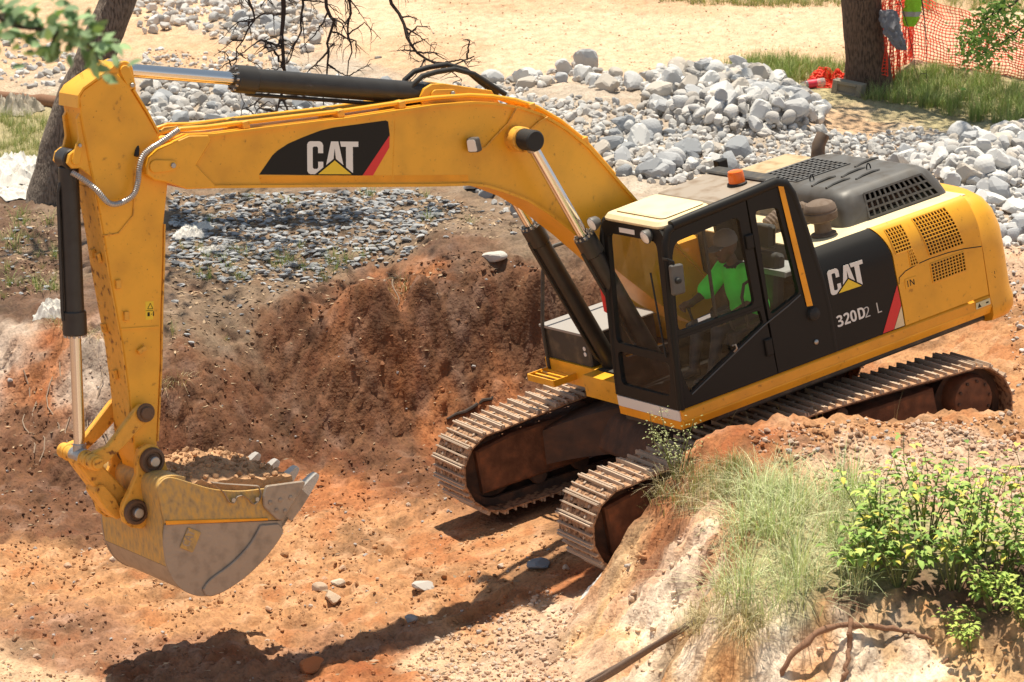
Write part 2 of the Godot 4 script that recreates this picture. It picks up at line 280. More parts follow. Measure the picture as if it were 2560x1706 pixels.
func mul_tex(a: ImageTexture, b: ImageTexture) -> ImageTexture:
	var p := a.get_image().get_data(); var q := b.get_image().get_data()
	for k in p.size(): p[k] = p[k] * q[k] / 255
	return ImageTexture.create_from_image(Image.create_from_data(a.get_width(), a.get_height(), false, Image.FORMAT_RGB8, p))

func bump_tex(n: FastNoiseLite, size: int, strength: float, crumbs: FastNoiseLite = null) -> ImageTexture:
	var src := n.get_seamless_image(size, size)
	src.convert(Image.FORMAT_L8)
	if crumbs:
		var a := src.get_data()
		var other := crumbs.get_seamless_image(size, size)
		other.convert(Image.FORMAT_L8)
		var b := other.get_data()
		for k in a.size(): a[k] = (a[k] * 3 + (255 - b[k]) * 2) / 5
		src = Image.create_from_data(size, size, false, Image.FORMAT_L8, a)
	src.convert(Image.FORMAT_RGBA8)
	src.bump_map_to_normal_map(strength)
	return ImageTexture.create_from_image(src)

func mat(col: Color, rough := .7, metal := 0.0) -> StandardMaterial3D:
	var m := StandardMaterial3D.new()
	m.albedo_color = col; m.roughness = rough; m.metallic = metal
	return m

func textured(m: StandardMaterial3D, tex: Texture2D, per_metre: float, bump: Texture2D = null, depth := 1.0, world := false) -> StandardMaterial3D:
	m.uv1_triplanar = true; m.uv1_world_triplanar = world
	m.uv1_scale = Vector3.ONE * per_metre
	if tex:
		m.albedo_texture = tex
		var peak: Color = tex.get_meta("peak", Color.WHITE)
		var base := m.albedo_color.srgb_to_linear()
		m.albedo_color = Color(minf(base.r * peak.r, 1), minf(base.g * peak.g, 1), minf(base.b * peak.b, 1)).linear_to_srgb()
	if bump:
		m.normal_enabled = true; m.normal_texture = bump; m.normal_scale = depth
	return m

func g1(x: float) -> Color: return Color(x, x, x)

func make_materials() -> void:
	var grain := ramp_tex(noise(.03, 5), 512, [[0, g1(.62)], [.35, g1(.86)], [.6, g1(1.0)], [1, g1(1.0)]])
	var paint_wear := ramp_tex(noise(.012, 6, FastNoiseLite.TYPE_SIMPLEX_SMOOTH, 5), 1024, [[0, Color(.5, .45, .4)], [.10, Color(.70, .66, .60)], [.17, Color(.95, .945, .93)], [.3, g1(1)], [1, g1(1)]])
	paint_wear = mul_tex(paint_wear, ramp_tex(noise(.05, 3, FastNoiseLite.TYPE_SIMPLEX_SMOOTH, 6), 1024, [[0, Color(.35, .28, .22)], [.10, Color(.55, .48, .4)], [.15, Color(.95, .94, .92)], [.2, g1(1)], [1, g1(1)]]))
	paint_wear = mul_tex(paint_wear, ramp_tex(noise(.0035, 5, FastNoiseLite.TYPE_SIMPLEX_SMOOTH, 16), 1024, [[0, Color(.80, .78, .78)], [.4, Color(.92, .92, .93)], [.7, g1(1)], [1, g1(1)]]))
	var dusty := ramp_tex(noise(.01, 6, FastNoiseLite.TYPE_SIMPLEX_SMOOTH, 9), 512, [[0, Color(.6, .5, .4)], [.3, Color(.85, .8, .74)], [.55, g1(1)], [1, g1(1)]])
	var fine := bump_tex(noise(.06, 4, FastNoiseLite.TYPE_SIMPLEX_SMOOTH, 3), 512, 3.0)
	var soil_bump := bump_tex(noise(.022, 6, FastNoiseLite.TYPE_SIMPLEX_SMOOTH, 7), 1024, 11.0, noise(.028, 3, FastNoiseLite.TYPE_CELLULAR, 8))
	var soil_tex := ramp_tex(noise(.03, 6, FastNoiseLite.TYPE_SIMPLEX_SMOOTH, 13), 1024, [[0, g1(.42)], [.28, g1(.70)], [.45, g1(.92)], [.65, g1(1.0)], [1, g1(1.0)]])
	var m := mat(Color.WHITE, .95)
	m.vertex_color_use_as_albedo = true
	mats.soil = textured(m, soil_tex, .8, soil_bump, 1.3, true)
	m = mat(Color.WHITE, .93); m.vertex_color_use_as_albedo = true
	mats.stone = textured(m, soil_tex, 2.6, fine, .8)
	m = mat(lin(.86, .415, .02), .45); m.clearcoat_enabled = true; m.clearcoat = .2; m.clearcoat_roughness = .3
	mats.yellow = textured(m, paint_wear, .55)
	m = mat(lin(.80, .40, .05), .6)
	mats.yellow_worn = textured(m, ramp_tex(noise(.011, 6, FastNoiseLite.TYPE_SIMPLEX_SMOOTH, 21), 1024, [[0, Color(.12, .08, .07)], [.16, Color(.25, .17, .13)], [.25, Color(.55, .5, .42)], [.34, Color(.9, .89, .86)], [.7, g1(1)], [1, Color(.85, .9, 1.3)]]), .8, fine, .4)
	m = mat(lin(.92, .37, .008), .45)
	mats.orange = textured(m, paint_wear, .7)
	m = mat(lin(.014, .0125, .011), .5); m.metallic_specular = .35
	mats.black = m
	m = mat(lin(.045, .042, .038), .6)
	mats.black_dusty = textured(m, ramp_tex(noise(.012, 6, FastNoiseLite.TYPE_SIMPLEX_SMOOTH, 31), 512, [[0, g1(1)], [.5, g1(1)], [.75, Color(1.9, 1.7, 1.4)], [1, Color(3.2, 2.7, 2.1)]]), .7)
	mats.rubber = mat(lin(.02, .019, .018), .75)
	mats.hood = textured(mat(lin(.105, .10, .094), .5), dusty, .8)
	mats.roof_grey = textured(mat(lin(.30, .25, .20), .7), dusty, .9)
	mats.tube_black = textured(mat(lin(.03, .027, .024), .42), dusty, 1.0)
	mats.chrome = mat(lin(.72, .70, .68), .16, 1.0)
	mats.steel = textured(mat(lin(.48, .46, .44), .42, .8), grain, 2.0)
	mats.bolt = mat(lin(.42, .40, .38), .4, .85)
	mats.grease = textured(mat(lin(.13, .07, .038), .55), grain, 3.0)
	mats.cream = textured(mat(lin(.80, .66, .40), .55), paint_wear, .8)
	mats.cream_dusty = textured(mat(lin(.46, .35, .21), .8), dusty, .9)
	mats.white = mat(lin(.78, .76, .72), .5)
	mats.red = mat(lin(.70, .03, .03), .45)
	mats.logo_yellow = mat(lin(.85, .58, .03), .45)
	mats.dust_plate = textured(mat(lin(.34, .20, .115), .9), ramp_tex(noise(.02, 5, FastNoiseLite.TYPE_SIMPLEX_SMOOTH, 41), 512, [[0, Color(.25, .2, .17)], [.33, Color(.5, .42, .38)], [.46, g1(1)], [.7, Color(1.25, 1.2, 1.15)], [1, Color(1.5, 1.45, 1.4)]]), 1.3, fine, .6)
	mats.grouser = textured(mat(lin(.52, .40, .30), .6, .2), grain, 3.0)
	mats.under = textured(mat(lin(.085, .05, .034), .8), ramp_tex(noise(.01, 6, FastNoiseLite.TYPE_SIMPLEX_SMOOTH, 43), 512, [[0, g1(.5)], [.4, g1(.9)], [.62, Color(1.3, 1.15, 1.0)], [1, Color(2.6, 1.8, 1.3)]]), .8, fine, .5)
	mats.under_rust = textured(mat(lin(.20, .085, .042), .85), ramp_tex(noise(.012, 6, FastNoiseLite.TYPE_SIMPLEX_SMOOTH, 47), 512, [[0, g1(.5)], [.4, g1(.8)], [.6, g1(1)], [1, Color(1.6, 1.4, 1.2)]]), .9, fine, .5)
	mats.bucket = textured(mat(lin(.36, .29, .225), .5, .25), ramp_tex(noise(.008, 6, FastNoiseLite.TYPE_SIMPLEX_SMOOTH, 51), 1024, [[0, g1(.7)], [.35, g1(.9)], [.5, g1(1)], [1, g1(1.05)]]), .7, fine, .25)
	mats.bucket_paint = textured(mat(lin(.62, .36, .08), .6), ramp_tex(noise(.012, 7, FastNoiseLite.TYPE_SIMPLEX_SMOOTH, 53), 1024, [[0, Color(.40, .44, .8)], [.18, Color(.62, .72, 1.4)], [.45, Color(.80, .88, 1.35)], [.62, Color(.88, .93, 1.2)], [.8, Color(.98, .98, 1.05)], [1, Color(1.08, 1.03, .97)]]), .9, fine, .3)
	mats.bucket_paint.uv1_scale = Vector3(1.5, .8, 1.5)
	mats.bright_steel = textured(mat(lin(.56, .52, .47), .45, .4), grain, 4.0)
	m = mat(Color(.16, .18, .05, .06), .02); m.transparency = BaseMaterial3D.TRANSPARENCY_ALPHA; m.metallic_specular = .4
	mats.glass = m
	m = mat(Color(.14, .14, .09, .22), .05); m.transparency = BaseMaterial3D.TRANSPARENCY_ALPHA
	mats.glass_dusty = m
	m = mat(Color(1.0, .30, .03, .82), .12); m.transparency = BaseMaterial3D.TRANSPARENCY_ALPHA
	mats.beacon = mat(lin(.95, .16, .01), .2)
	mats.lens = mat(lin(.85, .85, .82), .1)
	mats.mesh_dark = mat(lin(.012, .012, .012), .8)
	mats.precleaner = textured(mat(lin(.16, .115, .085), .8), dusty, 2.0)
	mats.bark = textured(mat(lin(.26, .205, .16), .95), ramp_tex(noise(.03, 5, FastNoiseLite.TYPE_SIMPLEX_SMOOTH, 61), 512, [[0, g1(.16)], [.36, g1(.36)], [.5, g1(.75)], [1, g1(1.0)]]), 1.6, soil_bump, 1.6)
	mats.bark.uv1_scale = Vector3(2.2, .55, 2.2)
	mats.bark_dark = mats.bark.duplicate(); mats.bark_dark.albedo_color = lin(.17, .105, .07)
	mats.twig = mat(lin(.045, .032, .026), .9)
	mats.root = textured(mat(lin(.25, .13, .075), .9), grain, 3.0, fine, .8)
	mats.dry_wood = textured(mat(lin(.34, .25, .18), .9), grain, 3.0, fine, .8)
	m = mat(Color.WHITE, .75); m.vertex_color_use_as_albedo = true; m.backlight_enabled = true; m.backlight = Color(.5, .6, .3); m.cull_mode = BaseMaterial3D.CULL_DISABLED
	mats.leaf = m
	mats.cloth = textured(mat(lin(.66, .63, .58), .95), grain, 3.0)
	mats.net = mat(lin(.90, .06, .02), .6)

# ---------------------------------------------------------------- small shared shapes
func arc(cx: float, cy: float, r: float, a0: float, a1: float, n: int) -> Array:
	var out := []
	for i in n + 1:
		var a := deg_to_rad(lerpf(a0, a1, float(i) / n))
		out.push_back(Vector2(cx + r * cos(a), cy + r * sin(a)))
	return out

func p2(list: Array) -> Array:
	var out := []
	for i in range(0, list.size(), 2): out.push_back(Vector2(list[i], list[i + 1]))
	return out

# convex outline round discs [x, y, r]
func hull(discs: Array) -> Array:
	var pts := PackedVector2Array()
	for d in discs:
		for k in 20:
			var a := TAU * k / 20
			pts.push_back(Vector2(d[0] + d[2] * cos(a), d[1] + d[2] * sin(a)))
	var h := Geometry2D.convex_hull(pts)
	var out := []
	for i in h.size() - 1: out.push_back(h[i])
	return out

func lattice(g: Geo, corners: Array, nx: int, ny: int, bar: float, thick: float, skip := []) -> void:
	# bars of a grille spread over a four-sided patch a, b, c, d
	var a: Vector3 = corners[0]; var b: Vector3 = corners[1]; var c: Vector3 = corners[2]; var d: Vector3 = corners[3]
	var up := (b - a).cross(d - a).normalized()
	for i in nx + 1:
		var f := float(i) / nx
		g.bar([a.lerp(b, f), d.lerp(c, f)], bar, thick, up)
	for j in ny + 1:
		var f := float(j) / ny
		g.bar([a.lerp(d, f) + up * .001, b.lerp(c, f) + up * .001], bar, thick, up)
# ---------------------------------------------------------------- ground
const GX := -11.0
const GZ := -22.0
const GC := 0.2
var gnx := 92
var gnz := 150
var grid_h := PackedFloat32Array()
var grid_c := PackedColorArray()
var n_big: FastNoiseLite
var n_mid: FastNoiseLite
var n_fine: FastNoiseLite
var n_warp: FastNoiseLite
var n_crumb: FastNoiseLite

func prepare_ground() -> void:
	n_big = noise(.55, 3, FastNoiseLite.TYPE_SIMPLEX_SMOOTH, 101)
	n_mid = noise(2.6, 3, FastNoiseLite.TYPE_SIMPLEX_SMOOTH, 102)
	n_fine = noise(8.5, 2, FastNoiseLite.TYPE_SIMPLEX_SMOOTH, 103)
	n_warp = noise(1.1, 3, FastNoiseLite.TYPE_SIMPLEX_SMOOTH, 104)
	n_crumb = noise(4.6, 2, FastNoiseLite.TYPE_CELLULAR, 106)
	n_crumb.cellular_distance_function = FastNoiseLite.DISTANCE_EUCLIDEAN
	grid_h.resize(gnx * gnz); grid_c.resize(gnx * gnz)
	var patches := []
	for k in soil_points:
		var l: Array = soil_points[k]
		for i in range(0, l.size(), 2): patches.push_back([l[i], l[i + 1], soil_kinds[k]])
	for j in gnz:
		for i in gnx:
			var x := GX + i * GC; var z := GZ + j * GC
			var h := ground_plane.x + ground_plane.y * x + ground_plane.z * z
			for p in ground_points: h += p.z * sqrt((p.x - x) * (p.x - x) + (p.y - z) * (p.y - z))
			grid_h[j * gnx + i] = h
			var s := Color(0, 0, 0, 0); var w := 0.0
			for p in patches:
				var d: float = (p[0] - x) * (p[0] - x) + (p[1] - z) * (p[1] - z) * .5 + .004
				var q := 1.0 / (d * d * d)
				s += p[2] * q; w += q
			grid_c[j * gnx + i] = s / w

func cubic(a: float, b: float, c: float, d: float, t: float) -> float:
	return b + .5 * t * (c - a + t * (2.0 * a - 5.0 * b + 4.0 * c - d + t * (3.0 * (b - c) + d - a)))

func base_height(x: float, z: float) -> float:
	var u := clampf((x - GX) / GC, 1.0, gnx - 2.01); var w := clampf((z - GZ) / GC, 1.0, gnz - 2.01)
	var i := int(u); var j := int(w)
	u -= i; w -= j
	var r := [0.0, 0.0, 0.0, 0.0]
	for k in 4:
		var o := (j - 1 + k) * gnx + i - 1
		r[k] = cubic(grid_h[o], grid_h[o + 1], grid_h[o + 2], grid_h[o + 3], u)
	return cubic(r[0], r[1], r[2], r[3], w)

func soil_at(x: float, z: float) -> Color:
	var u := clampf((x - GX) / GC, 0.0, gnx - 1.01); var w := clampf((z - GZ) / GC, 0.0, gnz - 1.01)
	var i := int(u); var j := int(w)
	u -= i; w -= j
	var o := j * gnx + i
	return grid_c[o].lerp(grid_c[o + 1], u).lerp(grid_c[o + gnx].lerp(grid_c[o + gnx + 1], u), w)

func warped_soil(x: float, z: float) -> Color:
	return soil_at(x + .38 * n_warp.get_noise_2d(x, z) + .10 * n_mid.get_noise_2d(x + 40.0, z), z + .38 * n_warp.get_noise_2d(x + 77.0, z + 31.0) + .10 * n_mid.get_noise_2d(x, z + 60.0))

func under_tracks(x: float, z: float) -> float:
	# 1 where the machine stands, so that the ground there stays level
	var q := Vector3(x, 0.18 * x, z) * lower
	return clampf(minf(minf(2.5 - absf(q.x), 1.75 - absf(q.z)) * 4.0, 1.0), 0.0, 1.0)

func height(x: float, z: float, rough := -1.0) -> float:
	var r := rough if rough >= 0.0 else soil_at(x, z).a
	r *= 1.0 - .75 * under_tracks(x, z)
	var clump := clampf(.5 + 1.6 * n_warp.get_noise_2d(x * .9 - 12.0, z * .9), 0.0, 1.0)
	var d := .07 * n_big.get_noise_2d(x, z) + .05 * n_mid.get_noise_2d(x, z) + .03 * n_fine.get_noise_2d(x, z) - clump * (.055 * n_crumb.get_noise_2d(x + .06 * n_fine.get_noise_2d(x, z + 5.0), z) + .025)
	return base_height(x, z) + d * r

func spread(a: float, b: float, step: float, grow_to: float) -> PackedFloat32Array:
	var out := PackedFloat32Array()
	var low := []
	var s := step
	var x := a
	while x > -grow_to:
		s *= 1.5; x -= s; low.push_front(x)
	for q in low: out.push_back(q)
	x = a
	while x < b: out.push_back(x); x += step
	s = step
	while x < grow_to:
		out.push_back(x); s *= 1.5; x += s
	out.push_back(x)
	return out

func build_ground() -> void:
	var xs := spread(-10.2, 6.6, .042, 160.0)
	var zs := PackedFloat32Array()
	for q in spread(-21.5, -5.0, .075, 160.0):
		if q < -5.0: zs.push_back(q)
	for q in spread(-5.0, 6.6, .04, 160.0):
		if q >= -5.0: zs.push_back(q)
	var nx := xs.size(); var nz := zs.size()
	var v := PackedVector3Array(); v.resize(nx * nz)
	var c := PackedColorArray(); c.resize(nx * nz)
	for j in nz:
		for i in nx:
			var x := xs[i]; var z := zs[j]
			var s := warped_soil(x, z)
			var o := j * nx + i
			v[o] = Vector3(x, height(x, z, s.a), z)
			var f := 1.0 + .30 * n_mid.get_noise_2d(x * 1.7, z * 1.7 - 20.0) + .22 * n_fine.get_noise_2d(x * 1.4 + 5.0, z * 1.4)
			var pale := clampf(n_warp.get_noise_2d(x * 2.2 + 15.0, z * 2.2) * 2.4 - .55, 0.0, .55)
			var redd := clampf(n_warp.get_noise_2d(x * 1.5 - 35.0, z * 1.5 + 8.0) * 2.2 - .45, 0.0, .55)
			var damp := clampf(n_warp.get_noise_2d(x * .8 + 60.0, z * .8 - 25.0) * 2.5 + .25 * n_mid.get_noise_2d(x * 2.0, z * 2.0) - .15, 0.0, 1.0) * clampf(s.a * 1.4 - .5, 0.0, 1.0)
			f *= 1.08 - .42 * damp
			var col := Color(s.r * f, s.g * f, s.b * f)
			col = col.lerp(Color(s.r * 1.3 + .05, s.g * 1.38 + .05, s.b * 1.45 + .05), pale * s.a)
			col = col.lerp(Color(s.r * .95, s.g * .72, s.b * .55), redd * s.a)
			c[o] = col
	# crumbling relief across the steep faces
	var rel := noise(3.2, 4, FastNoiseLite.TYPE_SIMPLEX_SMOOTH, 105)
	var moved := v.duplicate()
	for j in range(1, nz - 1):
		if zs[j] < -6.0 or zs[j] > 6.4: continue
		for i in range(1, nx - 1):
			if xs[i] < -10.0 or xs[i] > 6.4: continue
			var o := j * nx + i
			var m := (v[o + nx] - v[o - nx]).cross(v[o + 1] - v[o - 1]).normalized()
			var steep := clampf((1.0 - m.y) * 3.0 - .15, 0.0, 1.0)
			if steep > 0.0:
				var p := v[o]
				moved[o] = p + m * steep * (.08 * clampf(c[o].r * 3.0 - .85, .1, 1.0) * rel.get_noise_3dv(p) + .07 * absf(rel.get_noise_3dv(p * 2.6 + Vector3(7, 0, 3))) + .03 * rel.get_noise_3dv(p * 5.0))
	v = moved
	var no := PackedVector3Array(); no.resize(nx * nz)
	var idx := PackedInt32Array(); idx.resize((nx - 1) * (nz - 1) * 6)
	var k := 0
	for j in nz:
		for i in nx:
			var o := j * nx + i
			var dx := v[j * nx + mini(i + 1, nx - 1)] - v[j * nx + maxi(i - 1, 0)]
			var dz := v[mini(j + 1, nz - 1) * nx + i] - v[maxi(j - 1, 0) * nx + i]
			no[o] = dz.cross(dx).normalized()
			if i < nx - 1 and j < nz - 1:
				idx[k] = o; idx[k + 1] = o + 1; idx[k + 2] = o + nx
				idx[k + 3] = o + 1; idx[k + 4] = o + nx + 1; idx[k + 5] = o + nx
				k += 6
	var a := []; a.resize(Mesh.ARRAY_MAX)
	a[Mesh.ARRAY_VERTEX] = v; a[Mesh.ARRAY_NORMAL] = no; a[Mesh.ARRAY_COLOR] = c; a[Mesh.ARRAY_INDEX] = idx
	var m := ArrayMesh.new()
	m.add_surface_from_arrays(Mesh.PRIMITIVE_TRIANGLES, a)
	var o := obj(self, "ground", m, mats.soil)
	tag(o, "red and tan bare earth with a cut bank", "ground", "", "structure")
# ---------------------------------------------------------------- excavator
func strip(g: Geo, path: Array, z0: float, z1: float, thick: float) -> void:
	# a plate that follows a line in x, y, between z0 and z1
	var list := []
	for k in path.size():
		var d: Vector2 = (path[mini(k + 1, path.size() - 1)] - path[maxi(k - 1, 0)]).normalized()
		var n := Vector2(-d.y, d.x) * thick * .5
		var a: Vector2 = path[k] - n; var b: Vector2 = path[k] + n
		list.push_back(PackedVector3Array([Vector3(a.x, a.y, z0), Vector3(a.x, a.y, z1), Vector3(b.x, b.y, z1), Vector3(b.x, b.y, z0)]))
	g.rings(list)
	g.cap(list[0], true); g.cap(list[-1])

func smooth_line(p: Array, n := 5) -> Array:
	# Catmull-Rom through the points of an open line
	var out := []
	for i in p.size() - 1:
		var a: Vector2 = p[maxi(i - 1, 0)]; var b: Vector2 = p[i]; var c: Vector2 = p[i + 1]; var d: Vector2 = p[mini(i + 2, p.size() - 1)]
		for k in n: out.push_back(b.cubic_interpolate(c, a, d, float(k) / n))
	out.push_back(p[-1])
	return out

func ray_to(outline: Array, from: Vector2, dir: Vector2) -> Vector2:
	var best := 1e9
	for i in outline.size():
		var q = Geometry2D.segment_intersects_segment(from, from + dir * 20.0, outline[i], outline[(i + 1) % outline.size()])
		if q != null: best = minf(best, from.distance_to(q))
	return from + dir * (best if best < 1e8 else 0.0)

func framed(g: Geo, outer: Array, hole: Array, z0: float, z1: float, t := Transform3D()) -> void:
	# a flat panel with one opening
	var mid := Vector2.ZERO
	for q in hole: mid += q
	mid /= hole.size()
	var dirs := []
	for q in outer + hole: dirs.push_back((q - mid).angle())
	for k in 24: dirs.push_back(-PI + TAU * (k + .5) / 24)
	dirs.sort()
	var o := []; var h := []
	var last := -99.0
	for a in dirs:
		if a - last < .004: continue
		last = a
		o.push_back(ray_to(outer, mid, Vector2.from_angle(a))); h.push_back(ray_to(hole, mid, Vector2.from_angle(a)))
	for i in o.size():
		var j := (i + 1) % o.size()
		var P := func(q: Vector2, z: float) -> Vector3: return t * Vector3(q.x, q.y, z)
		g.quad(P.call(h[i], z1), P.call(o[i], z1), P.call(o[j], z1), P.call(h[j], z1))
		g.quad(P.call(o[i], z0), P.call(h[i], z0), P.call(h[j], z0), P.call(o[j], z0))
		g.quad(P.call(o[i], z0), P.call(o[j], z0), P.call(o[j], z1), P.call(o[i], z1))
		g.quad(P.call(h[j], z0), P.call(h[i], z0), P.call(h[i], z1), P.call(h[j], z1))

func pane(parent: Node3D, called: String, outline: Array, z: float, m: Material, t := Transform3D()) -> void:
	var g := Geo.new()
	var p := PackedVector2Array(outline)
	var idx := Geometry2D.triangulate_polygon(p)
	for k in range(0, idx.size(), 3):
		var a := p[idx[k]]; var b := p[idx[k + 1]]; var c := p[idx[k + 2]]
		if (b - a).cross(c - a) < 0.0:
			var s := b; b = c; c = s
		g.tri(t * Vector3(a.x, a.y, z), t * Vector3(b.x, b.y, z), t * Vector3(c.x, c.y, z))
	part(parent, called, g, m, 0.0)

func rounded(outline: Array, r: float, n := 4) -> Array:
	var out := []
	var c := outline.size()
	for i in c:
		var p: Vector2 = outline[i]
		var a: Vector2 = outline[(i + c - 1) % c]; var b: Vector2 = outline[(i + 1) % c]
		var q := minf(r, minf(p.distance_to(a), p.distance_to(b)) * .45)
		var s := p + (a - p).normalized() * q; var e := p + (b - p).normalized() * q
		for k in n + 1:
			var f := float(k) / n
			out.push_back(s.lerp(p, f).lerp(p.lerp(e, f), f))
	return out

func logo(parent: Node3D, at: Transform3D) -> void:
	# the maker's three letters over a yellow triangle
	var g := Geo.new()
	g.prism(p2([0, .10, .03, .03, .09, 0, .21, 0, .44, .21, .44, .38, .30, .38, .30, .20, .27, .16, .18, .16, .15, .20, .15, .80, .18, .84, .27, .84, .30, .80, .30, .64, .44, .64, .44, .88, .41, .96, .35, 1, .09, 1, .03, .97, 0, .90]), 0, .002, 0, at)
	part(parent, "letter_c", g, mats.white, 0)
	g = Geo.new()
	g.prism(p2([.66, 1, .86, 1, 1.0, .28, .795, .468, .76, .80, .725, .468, .52, .28]), 0, .002, 0, at)
	part(parent, "letter_a", g, mats.white, 0)
	g = Geo.new()
	g.prism(p2([.91, 1, 1.42, 1, 1.42, .84, 1.265, .84, 1.265, .035, 1.075, .21, 1.075, .84, .94, .84]), 0, .002, 0, at)
	part(parent, "letter_t", g, mats.white, 0)
	g = Geo.new()
	g.prism(p2([.30, 0, 1.22, 0, .76, .42]), 0, .002, 0, at)
	part(parent, "logo_triangle", g, mats.logo_yellow, 0)

func basis_at(o: Vector3, ax: Vector3, ay: Vector3) -> Transform3D:
	return Transform3D(Basis(ax, ay, ax.cross(ay).normalized()), o)

func lettering(parent: Node3D, called: String, words: String, at: Transform3D, h: float, wide: float, m: Material, bold := true) -> void:
	var f := SystemFont.new()
	f.font_names = PackedStringArray(["Droid Sans"])
	f.font_weight = 700 if bold else 400
	var t := TextMesh.new()
	t.text = words; t.font = f; t.font_size = 64; t.pixel_size = h / 46.0; t.depth = .002
	t.horizontal_alignment = HORIZONTAL_ALIGNMENT_LEFT
	t.vertical_alignment = VERTICAL_ALIGNMENT_BOTTOM
	var s := Transform3D(Basis.from_scale(Vector3(wide, 1, 1)), Vector3.ZERO)
	obj(parent, called, t, m, at * s)

func track_point(s: float) -> Array:
	# [position, direction] on the outer line of the track, s from 0 to 1
	var straight := 3.44; var bend := PI * .4
	var d := s * 2.0 * (straight + bend)
	if d < straight: return [Vector2(-1.72 + d, 0), Vector2(1, 0)]
	d -= straight
	if d < bend:
		var a := d / .4 - PI / 2
		return [Vector2(1.72 + .4 * cos(a), .4 + .4 * sin(a)), Vector2(-sin(a), cos(a))]
	d -= bend
	if d < straight:
		var u := d / straight
		return [Vector2(1.72 - d, .8 + .07 * sin(PI * u)), Vector2(-1, .07 * PI / straight * cos(PI * u)).normalized()]
	d -= straight
	var b := d / .4 + PI / 2
	return [Vector2(-1.72 + .4 * cos(b), .4 + .4 * sin(b)), Vector2(-sin(b), cos(b))]

